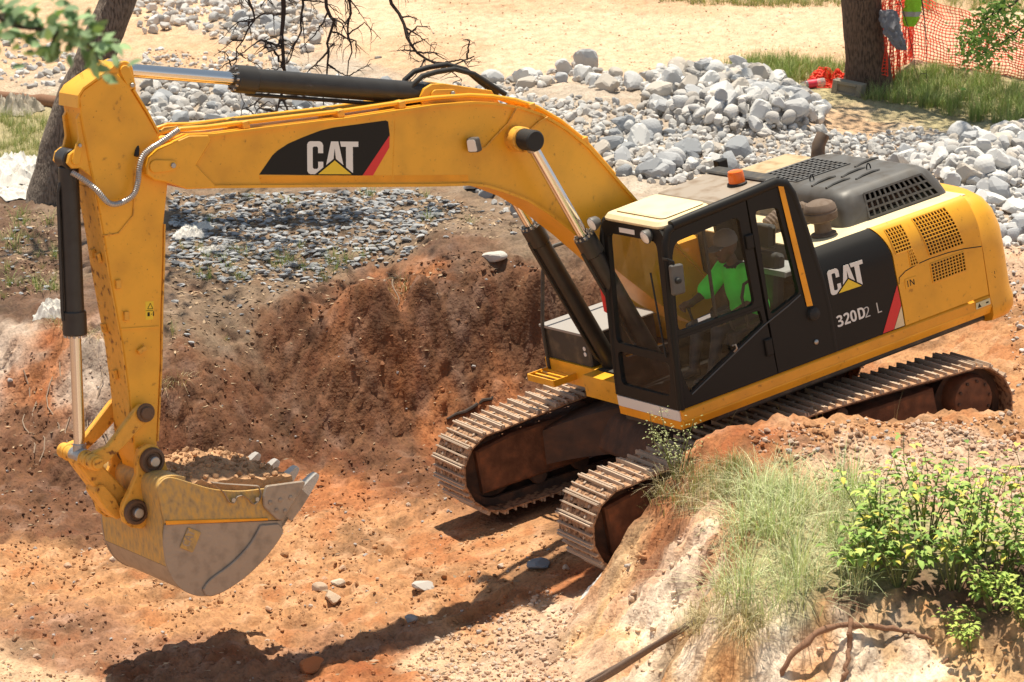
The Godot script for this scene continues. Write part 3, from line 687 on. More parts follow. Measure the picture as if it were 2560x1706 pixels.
func build_tracks(ex: Node3D) -> void:
	var rel := upper.affine_inverse() * lower
	var plate := Geo.new()
	for z in [[-.3, -.115, 1], [-.115, -.055, 0], [-.055, .055, 1], [.055, .115, 0], [.115, .3, 1]]:
		if z[2]: plate.box(Vector3(-.094, -.05, z[0]), Vector3(.094, -.034, z[1]), .002)
		else:
			plate.box(Vector3(-.094, -.05, z[0]), Vector3(-.022, -.034, z[1]))
			plate.box(Vector3(.022, -.05, z[0]), Vector3(.094, -.034, z[1]))
	var shoe := plate.mesh(0)
	var bars := Geo.new()
	for q in [[-.082, .0, .013], [.002, -.008, .010], [.078, -.008, .010]]:
		bars.prism([Vector2(q[0] - q[2], -.036), Vector2(q[0] + q[2], -.036), Vector2(q[0] + q[2] * .55, q[1]), Vector2(q[0] - q[2] * .55, q[1])], -.3, .3, .002)
	bars.mesh(0, shoe)
	shoe.surface_set_material(0, mats.dust_plate); shoe.surface_set_material(1, mats.grouser)
	var bolts := Geo.new()
	for s in [-1, 1]:
		for x in [-.045, .045]: bolts.lathe([Vector2(.016, -.034), Vector2(.015, -.022)], 6, Transform3D(Basis(), Vector3(x, 0, s * .15)))
	bolts.mesh(0, shoe); shoe.surface_set_material(2, mats.grouser)
	for side in [-1, 1]:
		var zc: float = 1.19 * side
		var chain := Geo.new()
		for k in 98:
			var a := track_point(k / 98.0); var b := track_point((k + 1) / 98.0)
			for w in [-.1, .1]:
				var na := Vector2(a[1].y, -a[1].x); var nb := Vector2(b[1].y, -b[1].x)
				var p0: Vector2 = a[0] - na * .05; var p1: Vector2 = b[0] - nb * .05
				var q0: Vector2 = a[0] - na * .12; var q1: Vector2 = b[0] - nb * .12
				for e in [w - .02, w + .02]: chain.quad(Vector3(p0.x, p0.y, e), Vector3(p1.x, p1.y, e), Vector3(q1.x, q1.y, e), Vector3(q0.x, q0.y, e))
				chain.quad(Vector3(q0.x, q0.y, w - .02), Vector3(q1.x, q1.y, w - .02), Vector3(q1.x, q1.y, w + .02), Vector3(q0.x, q0.y, w + .02))
		var tr := part(ex, "track", chain, mats.under, 0, rel * Transform3D(Basis(), Vector3(0, 0, zc)))
		for k in 50:
			var a := track_point((k + .35) / 50.0)
			var n := Vector2(a[1].y, -a[1].x)
			obj(tr, "track_shoe", shoe, null, Transform3D(Basis(Vector3(a[1].x, a[1].y, 0), Vector3(n.x, n.y, 0), Vector3(0, 0, -1)), Vector3(a[0].x, a[0].y, 0)))
		var mud := rock_mesh(431, 1, 16, Vector3(1, .5, .9))
		var places := []; var tints := []
		for k in 260:
			var a := track_point(rng.randf_range(.46, .98))
			var n := Vector2(a[1].y, -a[1].x)
			var s := lerpf(.015, .07, pow(rng.randf(), 2.5))
			var p: Vector2 = a[0] - n * .03
			places.push_back(Transform3D(Basis(Quaternion(Vector3(rng.randfn(), rng.randfn(), rng.randfn()).normalized(), rng.randf() * TAU)).scaled(Vector3.ONE * s), Vector3(p.x, p.y, rng.randf_range(-.28, .28))))
			var f := rng.randf_range(.6, 1.2)
			tints.push_back(Color(.36 * f, .20 * f, .105 * f))
		many(tr, "mud_lumps", mud, mats.stone, places, tints)
		# roller frame with drive, idler and rollers
		var g := Geo.new()
		g.prism(p2([-1.87, .2, -1.87, .60, -1.5, .66, -1.0, .66, 1.40, .66, 1.42, .22]), zc - .17, zc + .17, .02)
		var fr := part(ex, "track_frame", g, mats.under_rust, 20, rel)
		g = Geo.new()
		g.lathe([Vector2(.21, -.28), Vector2(.21, .18), Vector2(.19, .23), Vector2(.15, .24)], 32, Transform3D(Basis(Vector3.RIGHT, PI / 2 * side), Vector3(1.74, .47, zc)))
		part(fr, "final_drive", g, mats.under_rust, 30)
		for k in 10:
			g = Geo.new()
			var a := TAU * k / 10
			g.rod(Vector3(1.74 + .16 * cos(a), .47 + .16 * sin(a), zc + side * .235), Vector3(1.74 + .16 * cos(a), .47 + .16 * sin(a), zc + side * .255), .014, 6)
			part(fr, "drive_bolt", g, mats.under, 0)
		g = Geo.new()
		g.lathe([Vector2(.30, -.05), Vector2(.30, .05)], 26, Transform3D(Basis(Vector3.RIGHT, PI / 2), Vector3(1.74, .41, zc)))
		part(fr, "sprocket", g, mats.under, 30)
		g = Geo.new()
		g.lathe([Vector2(.12, -.09), Vector2(.28, -.08), Vector2(.28, .08), Vector2(.12, .09)], 26, Transform3D(Basis(Vector3.RIGHT, PI / 2), Vector3(-1.74, .41, zc)))
		part(fr, "idler_wheel", g, mats.under, 30)
		for k in 7:
			g = Geo.new()
			g.lathe([Vector2(.08, -.15), Vector2(.09, -.12), Vector2(.07, 0), Vector2(.09, .12), Vector2(.08, .15)], 16, Transform3D(Basis(Vector3.RIGHT, PI / 2), Vector3(-1.3 + k * .43, .205, zc)))
			part(fr, "track_roller", g, mats.under, 30)
		for k in 2:
			g = Geo.new()
			g.lathe([Vector2(.06, -.15), Vector2(.075, 0), Vector2(.06, .2), Vector2(.02, .215)], 16, Transform3D(Basis(Vector3.RIGHT, PI / 2 * side), Vector3(-.6 + k * 1.05, .715, zc)))
			part(fr, "carrier_roller", g, mats.under, 30)
	var g := Geo.new()
	g.prism(rounded(p2([-.95, .42, -.6, .34, .6, .34, .95, .42, .8, .74, .5, .82, -.5, .82, -.8, .74]), .08), -.66, .66, .03)
	for sx in [-1, 1]:
		for sz in [-1, 1]:
			var list := []
			for k in 6:
				var f := k / 5.0
				var c := Vector3(sx * lerpf(.42, 1.12, f), lerpf(.60, .47, f * f), sz * lerpf(.35, 1.06, f))
				var hw := lerpf(.28, .22, f); var hh := lerpf(.22, .15, f)
				var d := Vector3(sz * .7, 0, -sx * .7)
				list.push_back(PackedVector3Array([c - d * hw - Vector3.UP * hh, c + d * hw - Vector3.UP * hh, c + d * hw * .8 + Vector3.UP * hh, c - d * hw * .8 + Vector3.UP * hh]))
			g.rings(list); g.cap(list[0]); g.cap(list[-1])
	part(ex, "undercarriage_frame", g, mats.under, 20, rel)
	g = Geo.new()
	g.lathe([Vector2(.66, .78), Vector2(.66, .93), Vector2(.60, .93), Vector2(.60, 1.02)], 48)
	part(ex, "swing_ring", g, mats.under, 30)

func side_z(y: float) -> float:
	# how far out the side panels of the engine house stand at height y
	if y < 1.80: return 1.338
	var u := clampf((y - 1.80) / .32, 0, 1)
	return 1.338 - .16 * (1.0 - sqrt(maxf(0.0, 1.0 - u * u)))

func side_panel(g: Geo, y0: float, y1: float, xa: Callable, xb: Callable, holes := []) -> void:
	# holes: [lower y, upper y, left x of y, right x of y]
	var ny := 90 if holes else 18; var nx := 96 if holes else 10
	var rows := []
	for j in ny + 1:
		var y := lerpf(y0, y1, float(j) / ny)
		var r := PackedVector3Array()
		for i in nx + 1: r.push_back(Vector3(lerpf(xa.call(y), xb.call(y), float(i) / nx), y, side_z(y)))
		rows.push_back(r)
	for j in ny:
		for i in nx:
			var m: Vector3 = (rows[j][i] + rows[j + 1][i + 1]) * .5
			var open := false
			for h in holes:
				if m.y > h[0] and m.y < h[1] and m.x > h[2].call(m.y) and m.x < h[3].call(m.y): open = true
			if not open: g.quad(rows[j][i], rows[j][i + 1], rows[j + 1][i + 1], rows[j + 1][i])
	for k in 2:
		# edges turned in
		var e := []
		for j in ny + 1:
			var q: Vector3 = rows[j][0] if k == 0 else rows[j][nx]
			var w := q - Vector3(0, 0, .03)
			e.push_back(PackedVector3Array([w, q] if k == 0 else [q, w]))
		g.rings(e, false)

func grille(parent: Node3D, ya: float, yb: float, xa: Callable, xb: Callable, nx: int, ny: int, bar: float, m: Material) -> void:
	var g := Geo.new()
	for i in nx + 1:
		var path := []
		for j in 9:
			var y := lerpf(ya, yb, j / 8.0)
			path.push_back(Vector3(lerpf(xa.call(y), xb.call(y), float(i) / nx), y, side_z(y) + .001))
		g.bar(path, bar, .010, Vector3(0, .3, 1))
	for j in ny + 1:
		var y := lerpf(ya, yb, float(j) / ny)
		var z := side_z(y) + .002
		g.bar([Vector3(xa.call(y), y, z), Vector3(xb.call(y), y, z)], bar, .010, Vector3(0, .3, 1))
	part(parent, "grille", g, m, 0)

func build_house(ex: Node3D) -> void:
	# revolving platform
	var g := Geo.new()
	g.box(Vector3(-.82, .98, -1.26), Vector3(2.13, 1.19, 1.24), .02)
	g.box(Vector3(-1.19, 1.0, .42), Vector3(-.95, 1.19, 1.24), .02)
	var pf := part(ex, "platform", g, mats.black_dusty, 20)
	g = Geo.new()
	var along := Transform3D(Basis(Vector3(0, 0, 1), Vector3(0, 1, 0), Vector3(-1, 0, 0)), Vector3.ZERO)
	g.prism(p2([1.22, 1.055, 1.315, 1.055, 1.352, 1.12, 1.352, 1.135, 1.22, 1.135]), -2.125, 1.215, .004, along)
	part(pf, "skirt_lower", g, mats.yellow, 20)
	g = Geo.new()
	g.prism(p2([1.22, 1.137, 1.354, 1.137, 1.342, 1.205, 1.325, 1.222, 1.22, 1.222]), -2.125, 1.215, .004, along)
	part(pf, "skirt_upper", g, mats.orange, 20)
	g = Geo.new()
	g.prism(p2([-1.222, 1.05, -1.19, 1.05, -1.19, 1.122, -1.226, 1.122]), .41, 1.31, .004)
	part(pf, "front_stripe_orange", g, mats.orange, 20)
	g = Geo.new()
	g.prism(p2([-1.226, 1.124, -1.19, 1.124, -1.19, 1.215, -1.228, 1.215]), .41, 1.31, .004)
	part(pf, "front_stripe_white", g, mats.white, 20)
	g = Geo.new()
	g.prism(p2([1.945, 1.143, 2.11, 1.146, 2.11, 1.2, 1.95, 1.198]), 1.352, 1.3555)
	var lab := part(pf, "warning_label", g, mat(lin(.62, .60, .36), .5), 0)
	g = Geo.new()
	g.prism(p2([1.965, 1.153, 2.005, 1.153, 1.985, 1.19]), 1.3555, 1.3565); g.prism(p2([2.06, 1.165, 2.09, 1.165, 2.09, 1.178, 2.06, 1.178]), 1.3555, 1.3565)
	part(lab, "label_print", g, mats.black, 0)
	# black side panel
	g = Geo.new()
	var xf := func(y: float) -> float: return .415 - .05 * smoothstep(1.8, 2.12, y)
	var xm := func(y: float) -> float: return 1.172 - .022 * smoothstep(1.3, 1.85, y) - .10 * pow(clampf((y - 1.85) / .27, 0, 1), 1.6)
	side_panel(g, 1.228, 2.118, xf, func(y): return xm.call(y) - .006)
	var sp := part(ex, "side_panel_black", g, mats.black, 40)
	logo(sp, basis_at(Vector3(.452, 1.712, 1.3395), Vector3(.268, -.006, 0), Vector3(-.008, .218, .0)))
	lettering(sp, "model_number", "320D", basis_at(Vector3(.468, 1.392, 1.3395), Vector3(1, .0, 0), Vector3(-.05, 1, 0)), .098, .98, mats.white)
	lettering(sp, "model_suffix", "2  L", basis_at(Vector3(.765, 1.39, 1.3395), Vector3(1, 0, 0), Vector3(-.05, 1, 0)), .092, .95, mat(lin(.55, .54, .51), .5), false)
	g = Geo.new()
	g.prism(p2([1.15, 1.60, 1.160, 1.42, 1.045, 1.235, .925, 1.235]), 1.3395, 1.3415)
	part(sp, "red_stripe", g, mats.red, 0)
	g = Geo.new()
	g.prism(p2([1.160, 1.41, 1.164, 1.235, 1.05, 1.235]), 1.3395, 1.3412)
	part(sp, "cream_stripe", g, mats.cream, 0)
	# yellow rear panel
	g = Geo.new()
	var xr := func(y: float) -> float: return 2.118 - .03 * smoothstep(1.75, 2.12, y)
	var slots := [[1.865, 2.075, func(y): return 1.19 - .14 * (y - 1.865), func(y): return 1.365 - .10 * (y - 1.865), 6, 7],
		[1.715, 1.862, func(y): return 1.325 - .02 * (y - 1.7), func(y): return 1.415 - .3 * (y - 1.7), 3, 5],
		[1.745, 2.085, func(y): return 1.54 - .2 * (y - 1.745), func(y): return 1.925 - .25 * (y - 1.745), 11, 11],
		[1.51, 1.675, func(_y): return 1.535, func(_y): return 1.912, 11, 6]]
	side_panel(g, 1.228, 2.118, func(y): return xm.call(y) + .006, xr, slots)
	var yp := part(ex, "side_panel_yellow", g, mats.yellow, 40)
	for q in slots: grille(yp, q[0], q[1], q[2], q[3], q[4], q[5], .0095, mats.yellow)
	g = Geo.new()
	var seam := []
	for q in p2([1.172, 1.60, 1.185, 1.655, 1.26, 1.692, 1.40, 1.715, 1.54, 1.722, 1.75, 1.716, 1.92, 1.70, 2.115, 1.665]): seam.push_back(Vector3(q.x, q.y, 1.338))
	g.bar(seam, .008, .004, Vector3(0, 0, 1))
	part(yp, "door_seam", g, mats.mesh_dark, 0)
	g = Geo.new()
	g.prism(rounded(p2([1.235, 1.535, 1.375, 1.535, 1.37, 1.62, 1.235, 1.625]), .012), 1.338, 1.343, .002)
	var lk := part(yp, "latch_plate", g, mats.yellow, 0)
	g = Geo.new()
	for q in [[1.262, 1.55, 1.262, 1.605], [1.29, 1.552, 1.29, 1.608], [1.29, 1.608, 1.33, 1.552], [1.33, 1.552, 1.33, 1.6]]:
		g.bar([Vector3(q[0], q[1], 1.3435), Vector3(q[2], q[3], 1.3435)], .008, .002, Vector3(0, 0, 1))
	part(lk, "scrawled_letters", g, mats.mesh_dark, 0)
	# engine house body and deck
	g = Geo.new()
	g.prism(p2([.44, 1.2, 2.14, 1.2, 2.14, 2.10, .44, 2.10]), -1.26, 1.17, .02)
	part(ex, "engine_house", g, mats.black_dusty, 20)
	g = Geo.new()
	g.box(Vector3(.43, 2.101, -1.27), Vector3(2.145, 2.112, 1.185), .003)
	part(ex, "deck_plate", g, mats.cream, 0)
	# counterweight, a plan curve swept through its height
	g = Geo.new()
	var rows := []
	for q in p2([.10, .965, .02, .985, -.012, 1.04, -.018, 1.12, .0, 1.2, .004, 1.6, .012, 1.75, .05, 1.9, .11, 2.0, .2, 2.07, .42, 2.10]):
		var r := PackedVector3Array()
		for k in 33:
			var a := PI * k / 32
			var cx := signf(cos(a)) * pow(absf(cos(a)), .62); var sx := pow(sin(a), .62)
			r.push_back(Vector3(2.128 + (.50 - q.x) * sx, q.y, (1.338 - q.x) * cx))
		rows.push_back(r)
	g.rings(rows, false)
	var lid := PackedVector3Array(rows[-1]); g.cap(lid)
	g.cap(rows[0], true)
	for k in rows.size() - 1: g.quad(rows[k][0], rows[k + 1][0], rows[k + 1][32], rows[k][32])
	var cw := part(ex, "counterweight", g, mats.yellow, 50)
	g = Geo.new()
	for q in [[0, 0, 0, .06], [0, .06, .03, 0], [.03, 0, .03, .06]]:
		g.bar([Vector3(2.19 + q[0], 1.35 + q[1], 1.33), Vector3(2.19 + q[2], 1.35 + q[3], 1.332)], .006, .004, Vector3(0, 0, 1))
	part(cw, "scrawled_letter", g, mats.mesh_dark, 0)
	# hood
	g = Geo.new()
	rows = []
	for q in [[2.095, .96, 2.15, -.52, .985, .10], [2.13, .97, 2.14, -.51, .975, .10], [2.24, .985, 2.09, -.49, .965, .12], [2.34, 1.0, 2.03, -.46, .935, .13], [2.385, 1.035, 1.97, -.43, .89, .13], [2.405, 1.09, 1.90, -.40, .84, .12]]:
		var r := PackedVector3Array()
		for p in rounded(p2([q[1], q[3], q[2], q[3], q[2], q[4], q[1], q[4]]), q[5], 5): r.push_back(Vector3(p.x, q[0], p.y))
		r.reverse()
		rows.push_back(r)
	for k in rows.size() - 1:
		for i in 24:
			var j := (i + 1) % 24
			if i != 5 or k == 0 or k > 2:
				g.quad(rows[k][i], rows[k][j], rows[k + 1][j], rows[k + 1][i])
				continue
			# beside the grille opening in the near face
			var P := func(row: int, side: int) -> Vector3:
				var y: float = rows[row][5].y
				var u := (y - 2.13) / .21
				return Vector3(lerpf(1.24, 1.25, u) if side == 0 else lerpf(2.03, 1.89, u), y, rows[row][5].z)
			g.quad(rows[k][5], P.call(k, 0), P.call(k + 1, 0), rows[k + 1][5])
			g.quad(P.call(k, 1), rows[k][6], rows[k + 1][6], P.call(k + 1, 1))
	var lid_line := []
	for q in rows[-1]: lid_line.push_back(Vector2(q.x, -q.z))
	framed(g, lid_line, p2([1.12, -.18, 1.72, -.18, 1.72, .34, 1.12, .34]), 2.400, 2.405, Transform3D(Basis(Vector3.RIGHT, Vector3(0, 0, -1), Vector3.UP), Vector3.ZERO))
	var hood := part(ex, "engine_hood", g, mats.hood, 40)
	for q in [[Vector3(1.24, 2.13, .975), Vector3(2.03, 2.13, .975), Vector3(1.89, 2.34, .935), Vector3(1.25, 2.34, .935), 12, 3], [Vector3(1.12, 2.403, .18), Vector3(1.72, 2.403, .18), Vector3(1.72, 2.403, -.34), Vector3(1.12, 2.403, -.34), 10, 8]]:
		var up: Vector3 = (q[1] - q[0]).cross(q[3] - q[0]).normalized()
		g = Geo.new()
		lattice(g, [q[0] + up * .006, q[1] + up * .006, q[2] + up * .006, q[3] + up * .006], q[4], q[5], .018, .010)
		part(hood, "hood_grille", g, mats.hood, 0)
	for q in [[1.22, .42], [1.22, .62], [1.52, .46], [1.52, .66], [1.80, .3]]:
		g = Geo.new()
		g.tube([Vector3(q[0] - .14, 2.408, q[1] + .03), Vector3(q[0] - .05, 2.416, q[1]), Vector3(q[0] + .08, 2.418, q[1] - .02), Vector3(q[0] + .16, 2.408, q[1] - .02)], .012, 6)
		part(hood, "pressed_rib", g, mats.hood, 40)
	for q in [Vector3(1.20, 2.41, .30), Vector3(1.66, 2.41, .52)]:
		g = Geo.new()
		var ring := []
		for k in 9: ring.push_back(q + Vector3(.022 * cos(PI * k / 8), .05 * sin(PI * k / 8), 0))
		g.tube(ring, .006, 6)
		part(hood, "lifting_eye", g, mats.black, 40)
	g = Geo.new()
	g.box(Vector3(1.04, 2.113, -.40), Vector3(1.95, 2.22, .84), .02)
	g.box(Vector3(1.15, 2.22, -.2), Vector3(1.8, 2.33, .5), .03)
	part(hood, "engine_block", g, mats.under, 20)
	# cover over the far side of the engine bay
	g = Geo.new()
	g.box(Vector3(.50, 2.103, -1.22), Vector3(2.05, 2.29, -.62), .03)
	part(ex, "far_cover", g, mats.cream_dusty, 20)
	g = Geo.new()
	g.rod(Vector3(-1.10, 1.90, .335), Vector3(-1.10, 2.24, .335), .05, 20, .02)
	g.rod(Vector3(-1.10, 2.24, .335), Vector3(-1.10, 2.30, .335), .018, 12)
	g.box(Vector3(-1.12, 2.0, .34), Vector3(-1.08, 2.05, .41))
	part(ex, "fire_extinguisher", g, mats.red, 40)
	# air intake
	g = Geo.new()
	var pc := Transform3D(Basis(), Vector3(.76, 2.111, .95))
	g.lathe(p2([.11, 0, .11, .02, .075, .035, .07, .12, .115, .135, .14, .15, .145, .21, .14, .215, .138, .225, .142, .23, .135, .26, .115, .285, .11, .285, .07, .305, 0.01, .31]), 28, pc)
	part(ex, "air_precleaner", g, mats.precleaner, 40)
	# exhaust, duct
	g = Geo.new()
	g.tube([Vector3(1.96, 2.14, -.6), Vector3(1.96, 2.34, -.6), Vector3(1.99, 2.44, -.6), Vector3(2.06, 2.52, -.6)], [.065, .065, .062, .06], 18, false)
	g.tube([Vector3(1.975, 2.30, -.6), Vector3(1.99, 2.44, -.6), Vector3(2.06, 2.52, -.6)], [.05, .05, .05], 18, false)
	part(ex, "exhaust_pipe", g, mats.precleaner, 40)
	g = Geo.new()
	var path := []; var rad := []
	for k in 33:
		var f := k / 32.0
		path.push_back(Vector3(.62 + .45 * f, 2.16 + .08 * sin(f * PI), .36 + .1 * f)); rad.push_back(.075 + (.008 if k % 2 else 0.0))
	g.tube(path, rad, 14)
	part(ex, "intake_duct", g, mats.precleaner, 20)
	# storage box, base, step and rail on the far front corner
	g = Geo.new()
	g.box(Vector3(-.84, 1.20, -1.26), Vector3(-.12, 1.475, -.52), .012)
	var tb := part(ex, "storage_box", g, mats.black_dusty, 20)
	g = Geo.new()
	g.box(Vector3(-.855, 1.478, -1.275), Vector3(-.11, 1.50, -.505), .006)
	part(tb, "storage_lid", g, textured(mat(lin(.30, .28, .26), .7), null, 1.0), 0)
	g = Geo.new()
	for y in [1.31, 1.36]: g.rod(Vector3(-.845, y, -.60), Vector3(-.835, y, -.60), .02, 10)
	part(tb, "lamp_lenses", g, mats.lens, 0)
	g = Geo.new()
	g.prism(p2([-.86, 1.0, -.1, 1.0, -.1, 1.195, -.86, 1.195]), -1.27, -.46, .012)
	g.prism(p2([-1.0, 1.0, -.86, 1.0, -.86, 1.195, -1.0, 1.195]), -.455, .405, .012)
	part(ex, "front_base", g, mats.yellow, 20)
	g = Geo.new()
	for x in [-1.08, -1.02, -.96, -.9]: g.bar([Vector3(x, 1.10, -1.2), Vector3(x, 1.10, -.78)], .02, .012, Vector3.UP)
	var st := part(ex, "boarding_step", g, mats.yellow, 0)
	g = Geo.new()
	for z in [-1.2, -.78]: g.bar([Vector3(-.86, 1.09, z), Vector3(-1.10, 1.09, z)], .012, .06, Vector3.UP)
	g.bar([Vector3(-1.10, 1.09, -1.2), Vector3(-1.10, 1.09, -.78)], .012, .06, Vector3.UP)
	part(st, "step_frame", g, mats.yellow, 0)
	g = Geo.new()
	g.tube([Vector3(-.87, 1.08, -1.2), Vector3(-.86, 1.5, -1.2), Vector3(-.76, 1.95, -1.2), Vector3(-.7, 2.12, -1.2), Vector3(-.6, 2.16, -1.2), Vector3(-.2, 2.16, -1.2), Vector3(-.05, 2.12, -1.2), Vector3(-.02, 1.5, -1.2)], .018, 8)
	part(ex, "handrail", g, mats.black_dusty, 40)
	g = Geo.new()
	g.box(Vector3(.0, 1.2, -1.24), Vector3(.44, 2.05, -.45), .02)
	part(ex, "tank", g, mats.yellow, 20)

func build_cab(ex: Node3D) -> void:
	var rake := Transform3D(Basis(Vector3(0, 0, 1), Vector3(.0955, .9954, 0), Vector3(-.9954, .0955, 0)), Vector3(-1.215, 1.222, .41))
	var g := Geo.new()
	# front frame with two openings
	framed(g, p2([0, .42, .92, .42, .92, 1.44, .86, 1.50, .06, 1.50, 0, 1.44]), rounded(p2([.075, .455, .84, .455, .80, 1.40, .09, 1.40]), .07), -.03, .015, rake)
	framed(g, p2([0, 0, .92, 0, .92, .42, 0, .42]), rounded(p2([.10, .10, .80, .10, .835, .39, .08, .39]), .06), -.03, .015, rake)
	# near side: door above and below the rail, rear quarter
	framed(g, p2([-1.205, 1.838, -.245, 1.838, -.252, 2.775, -.95, 2.735, -1.06, 2.70, -1.11, 2.62, -1.14, 2.45]), rounded(p2([-1.115, 1.868, -.325, 1.868, -.345, 2.635, -1.0, 2.60, -1.05, 2.5]), .06), 1.295, 1.338)
	framed(g, p2([-1.215, 1.228, -.212, 1.228, -.245, 1.836, -1.205, 1.836]), rounded(p2([-1.155, 1.55, -1.105, 1.34, -.27, 1.69, -.29, 1.808, -1.13, 1.808]), .02), 1.295, 1.338)
	framed(g, p2([-.205, 1.228, .41, 1.228, .405, 1.75, .375, 1.95, .335, 2.12, .28, 2.45, .225, 2.70, .13, 2.80, -.24, 2.778]), rounded(p2([-.19, 1.735, .135, 1.83, .055, 2.60, -.175, 2.63]), .04), 1.295, 1.340)
	# far side and back
	framed(g, p2([-1.21, 1.228, .40, 1.228, .33, 2.12, .22, 2.72, -1.06, 2.70]), rounded(p2([-1.1, 1.5, .05, 1.5, .02, 2.60, -1.02, 2.60]), .06), .40, .435)
	var back := Transform3D(Basis(Vector3(0, 0, 1), Vector3(-.16, .987, 0), Vector3(-.987, -.16, 0)), Vector3(.40, 1.228, .42))
	framed(g, p2([0, 0, .90, 0, .90, 1.52, 0, 1.52]), rounded(p2([.08, .62, .82, .62, .82, 1.36, .08, 1.36]), .06), -.02, .02, back)
	g.box(Vector3(-1.2, 1.222, .42), Vector3(.40, 1.25, 1.31), 0)
	var cab := part(ex, "cab", g, mats.black, 25)
	# rounded corner posts
	for q in [[-1.207, -1.072, 1.322, .032], [-1.207, -1.072, .42, .028]]:
		g = Geo.new()
		g.tube([Vector3(q[0], 1.225, q[2]), Vector3(-1.15, 1.95, q[2]), Vector3(-1.125, 2.3, q[2]), Vector3(-1.095, 2.58, q[2]), Vector3(-1.05, 2.70, q[2]), Vector3(-.95, 2.745, q[2])], q[3], 12)
		part(cab, "corner_post", g, mats.black, 50)
	g = Geo.new()
	g.tube([Vector3(-1.0, 2.735, 1.315), Vector3(-.3, 2.775, 1.315), Vector3(.08, 2.80, 1.315), Vector3(.18, 2.76, 1.31), Vector3(.235, 2.66, 1.305), Vector3(.29, 2.40, 1.30), Vector3(.345, 2.08, 1.30), Vector3(.39, 1.85, 1.30), Vector3(.41, 1.6, 1.30), Vector3(.41, 1.23, 1.30)], .045, 12)
	part(cab, "side_post", g, mats.black, 50)
	# roof
	var lay := Transform3D(Basis(Vector3(1, .035, 0), Vector3(0, 0, -1), Vector3(-.035, 1, 0)), Vector3(0, 2.765, 0))
	g = Geo.new()
	g.prism(rounded(p2([-.52, -1.30, .16, -1.30, .16, -.44, -.52, -.44]), .05), .0, .045, .015, lay)
	part(cab, "roof_panel", g, mats.roof_grey, 30)
	g = Geo.new()
	g.prism(rounded(p2([-1.09, -1.29, -.525, -1.29, -.525, -.44, -1.09, -.44]), .09), -.03, .045, .03, lay)
	g.prism(rounded(p2([-1.0, -1.22, -.56, -1.22, -.56, -.52, -1.0, -.52]), .06), .045, .065, .018, lay)
	part(cab, "roof_hatch", g, mats.cream, 30)
	g = Geo.new()
	g.prism(rounded(p2([.02, -1.28, .17, -1.28, .17, -.42, .02, -.42]), .03), .046, .07, .015, lay)
	part(cab, "roof_rear_rail", g, mats.black_dusty, 30)
	# beacon, roof box
	g = Geo.new()
	g.lathe(p2([.085, 0, .085, .015, .075, .02]), 24, Transform3D(Basis(), Vector3(-.10, 2.808, 1.04)))
	var bc := part(cab, "beacon_base", g, mats.rubber, 30)
	g = Geo.new()
	g.lathe(p2([.07, .02, .068, .09, .062, .115, .04, .122]), 24, Transform3D(Basis(), Vector3(-.10, 2.808, 1.04)))
	part(cab, "beacon_lens", g, mats.beacon, 40)
	g = Geo.new()
	g.box(Vector3(.16, 2.80, .36), Vector3(.26, 2.88, .44), .008)
	part(cab, "roof_bracket", g, mats.black, 0)
	# glazing
	pane(cab, "windscreen_pane", p2([.07, .45, .845, .45, .805, 1.405, .085, 1.405]), -.008, mats.glass, rake)
	pane(cab, "lower_windscreen_pane", p2([.095, .095, .805, .095, .84, .395, .075, .395]), -.008, mats.glass_dusty, rake)
	pane(cab, "door_window_pane", p2([-1.12, 1.862, -.32, 1.862, -.34, 2.64, -1.0, 2.606, -1.056, 2.5]), 1.316, mats.glass)
	pane(cab, "door_lower_pane", p2([-1.16, 1.55, -1.11, 1.335, -.265, 1.685, -.285, 1.812, -1.135, 1.812]), 1.316, mats.glass)
	pane(cab, "rear_quarter_pane", p2([-.195, 1.73, .14, 1.825, .06, 2.605, -.18, 2.635]), 1.317, mats.glass)
	pane(cab, "far_side_pane", p2([-1.105, 1.495, .055, 1.495, .025, 2.605, -1.025, 2.605]), .418, mats.glass)
	pane(cab, "back_pane", p2([.075, .615, .825, .615, .825, 1.365, .075, 1.365]), 0, mats.glass, back)
	# sliding window bar, hinges, trim, handle
	g = Geo.new()
	g.bar([Vector3(-.71, 1.87, 1.306), Vector3(-.69, 2.62, 1.306)], .028, .012, Vector3(0, 0, 1))
	part(cab, "sliding_window_bar", g, mats.black, 0)
	for q in [[-.285, 2.40, .075, .12], [-.265, 1.48, .075, .145]]:
		g = Geo.new()
		g.box(Vector3(q[0] - q[2] * .5, q[1] - q[3] * .5, 1.338), Vector3(q[0] + q[2] * .5, q[1] + q[3] * .5, 1.362), .008)
		part(cab, "door_hinge", g, mats.black, 0)
	g = Geo.new()
	g.tube([Vector3(-1.09, 1.325, 1.342), Vector3(-.62, 1.525, 1.342), Vector3(-.27, 1.672, 1.342), Vector3(-.0, 1.76, 1.342), Vector3(.14, 1.815, 1.342)], .006, 6)
	part(cab, "door_trim", g, mats.hood, 40)
	g = Geo.new()
	g.prism(p2([.085, 2.79, .135, 2.79, .242, 1.69, .182, 1.70]), 1.3475, 1.3505)
	part(cab, "side_stripe", g, mats.orange, 0)
	g = Geo.new()
	g.lathe(p2([.06, 0, .055, .03, .03, .045, .012, .048]), 20, Transform3D(Basis(Vector3.RIGHT, PI / 2), Vector3(.235, 1.62, 1.34)))
	part(cab, "door_catch", g, mats.rubber, 40)
	g = Geo.new()
	g.lathe(p2([.022, 0, .022, .012, .012, .02]), 14, Transform3D(Basis(Vector3.RIGHT, PI / 2), Vector3(.22, 1.375, 1.339)))
	part(cab, "bolt_head", g, mats.bolt, 40)
	g = Geo.new()
	g.tube([Vector3(-.62, 1.60, 1.345), Vector3(-.605, 1.61, 1.37), Vector3(-.60, 1.575, 1.375), Vector3(-.612, 1.545, 1.345)], .008, 6)
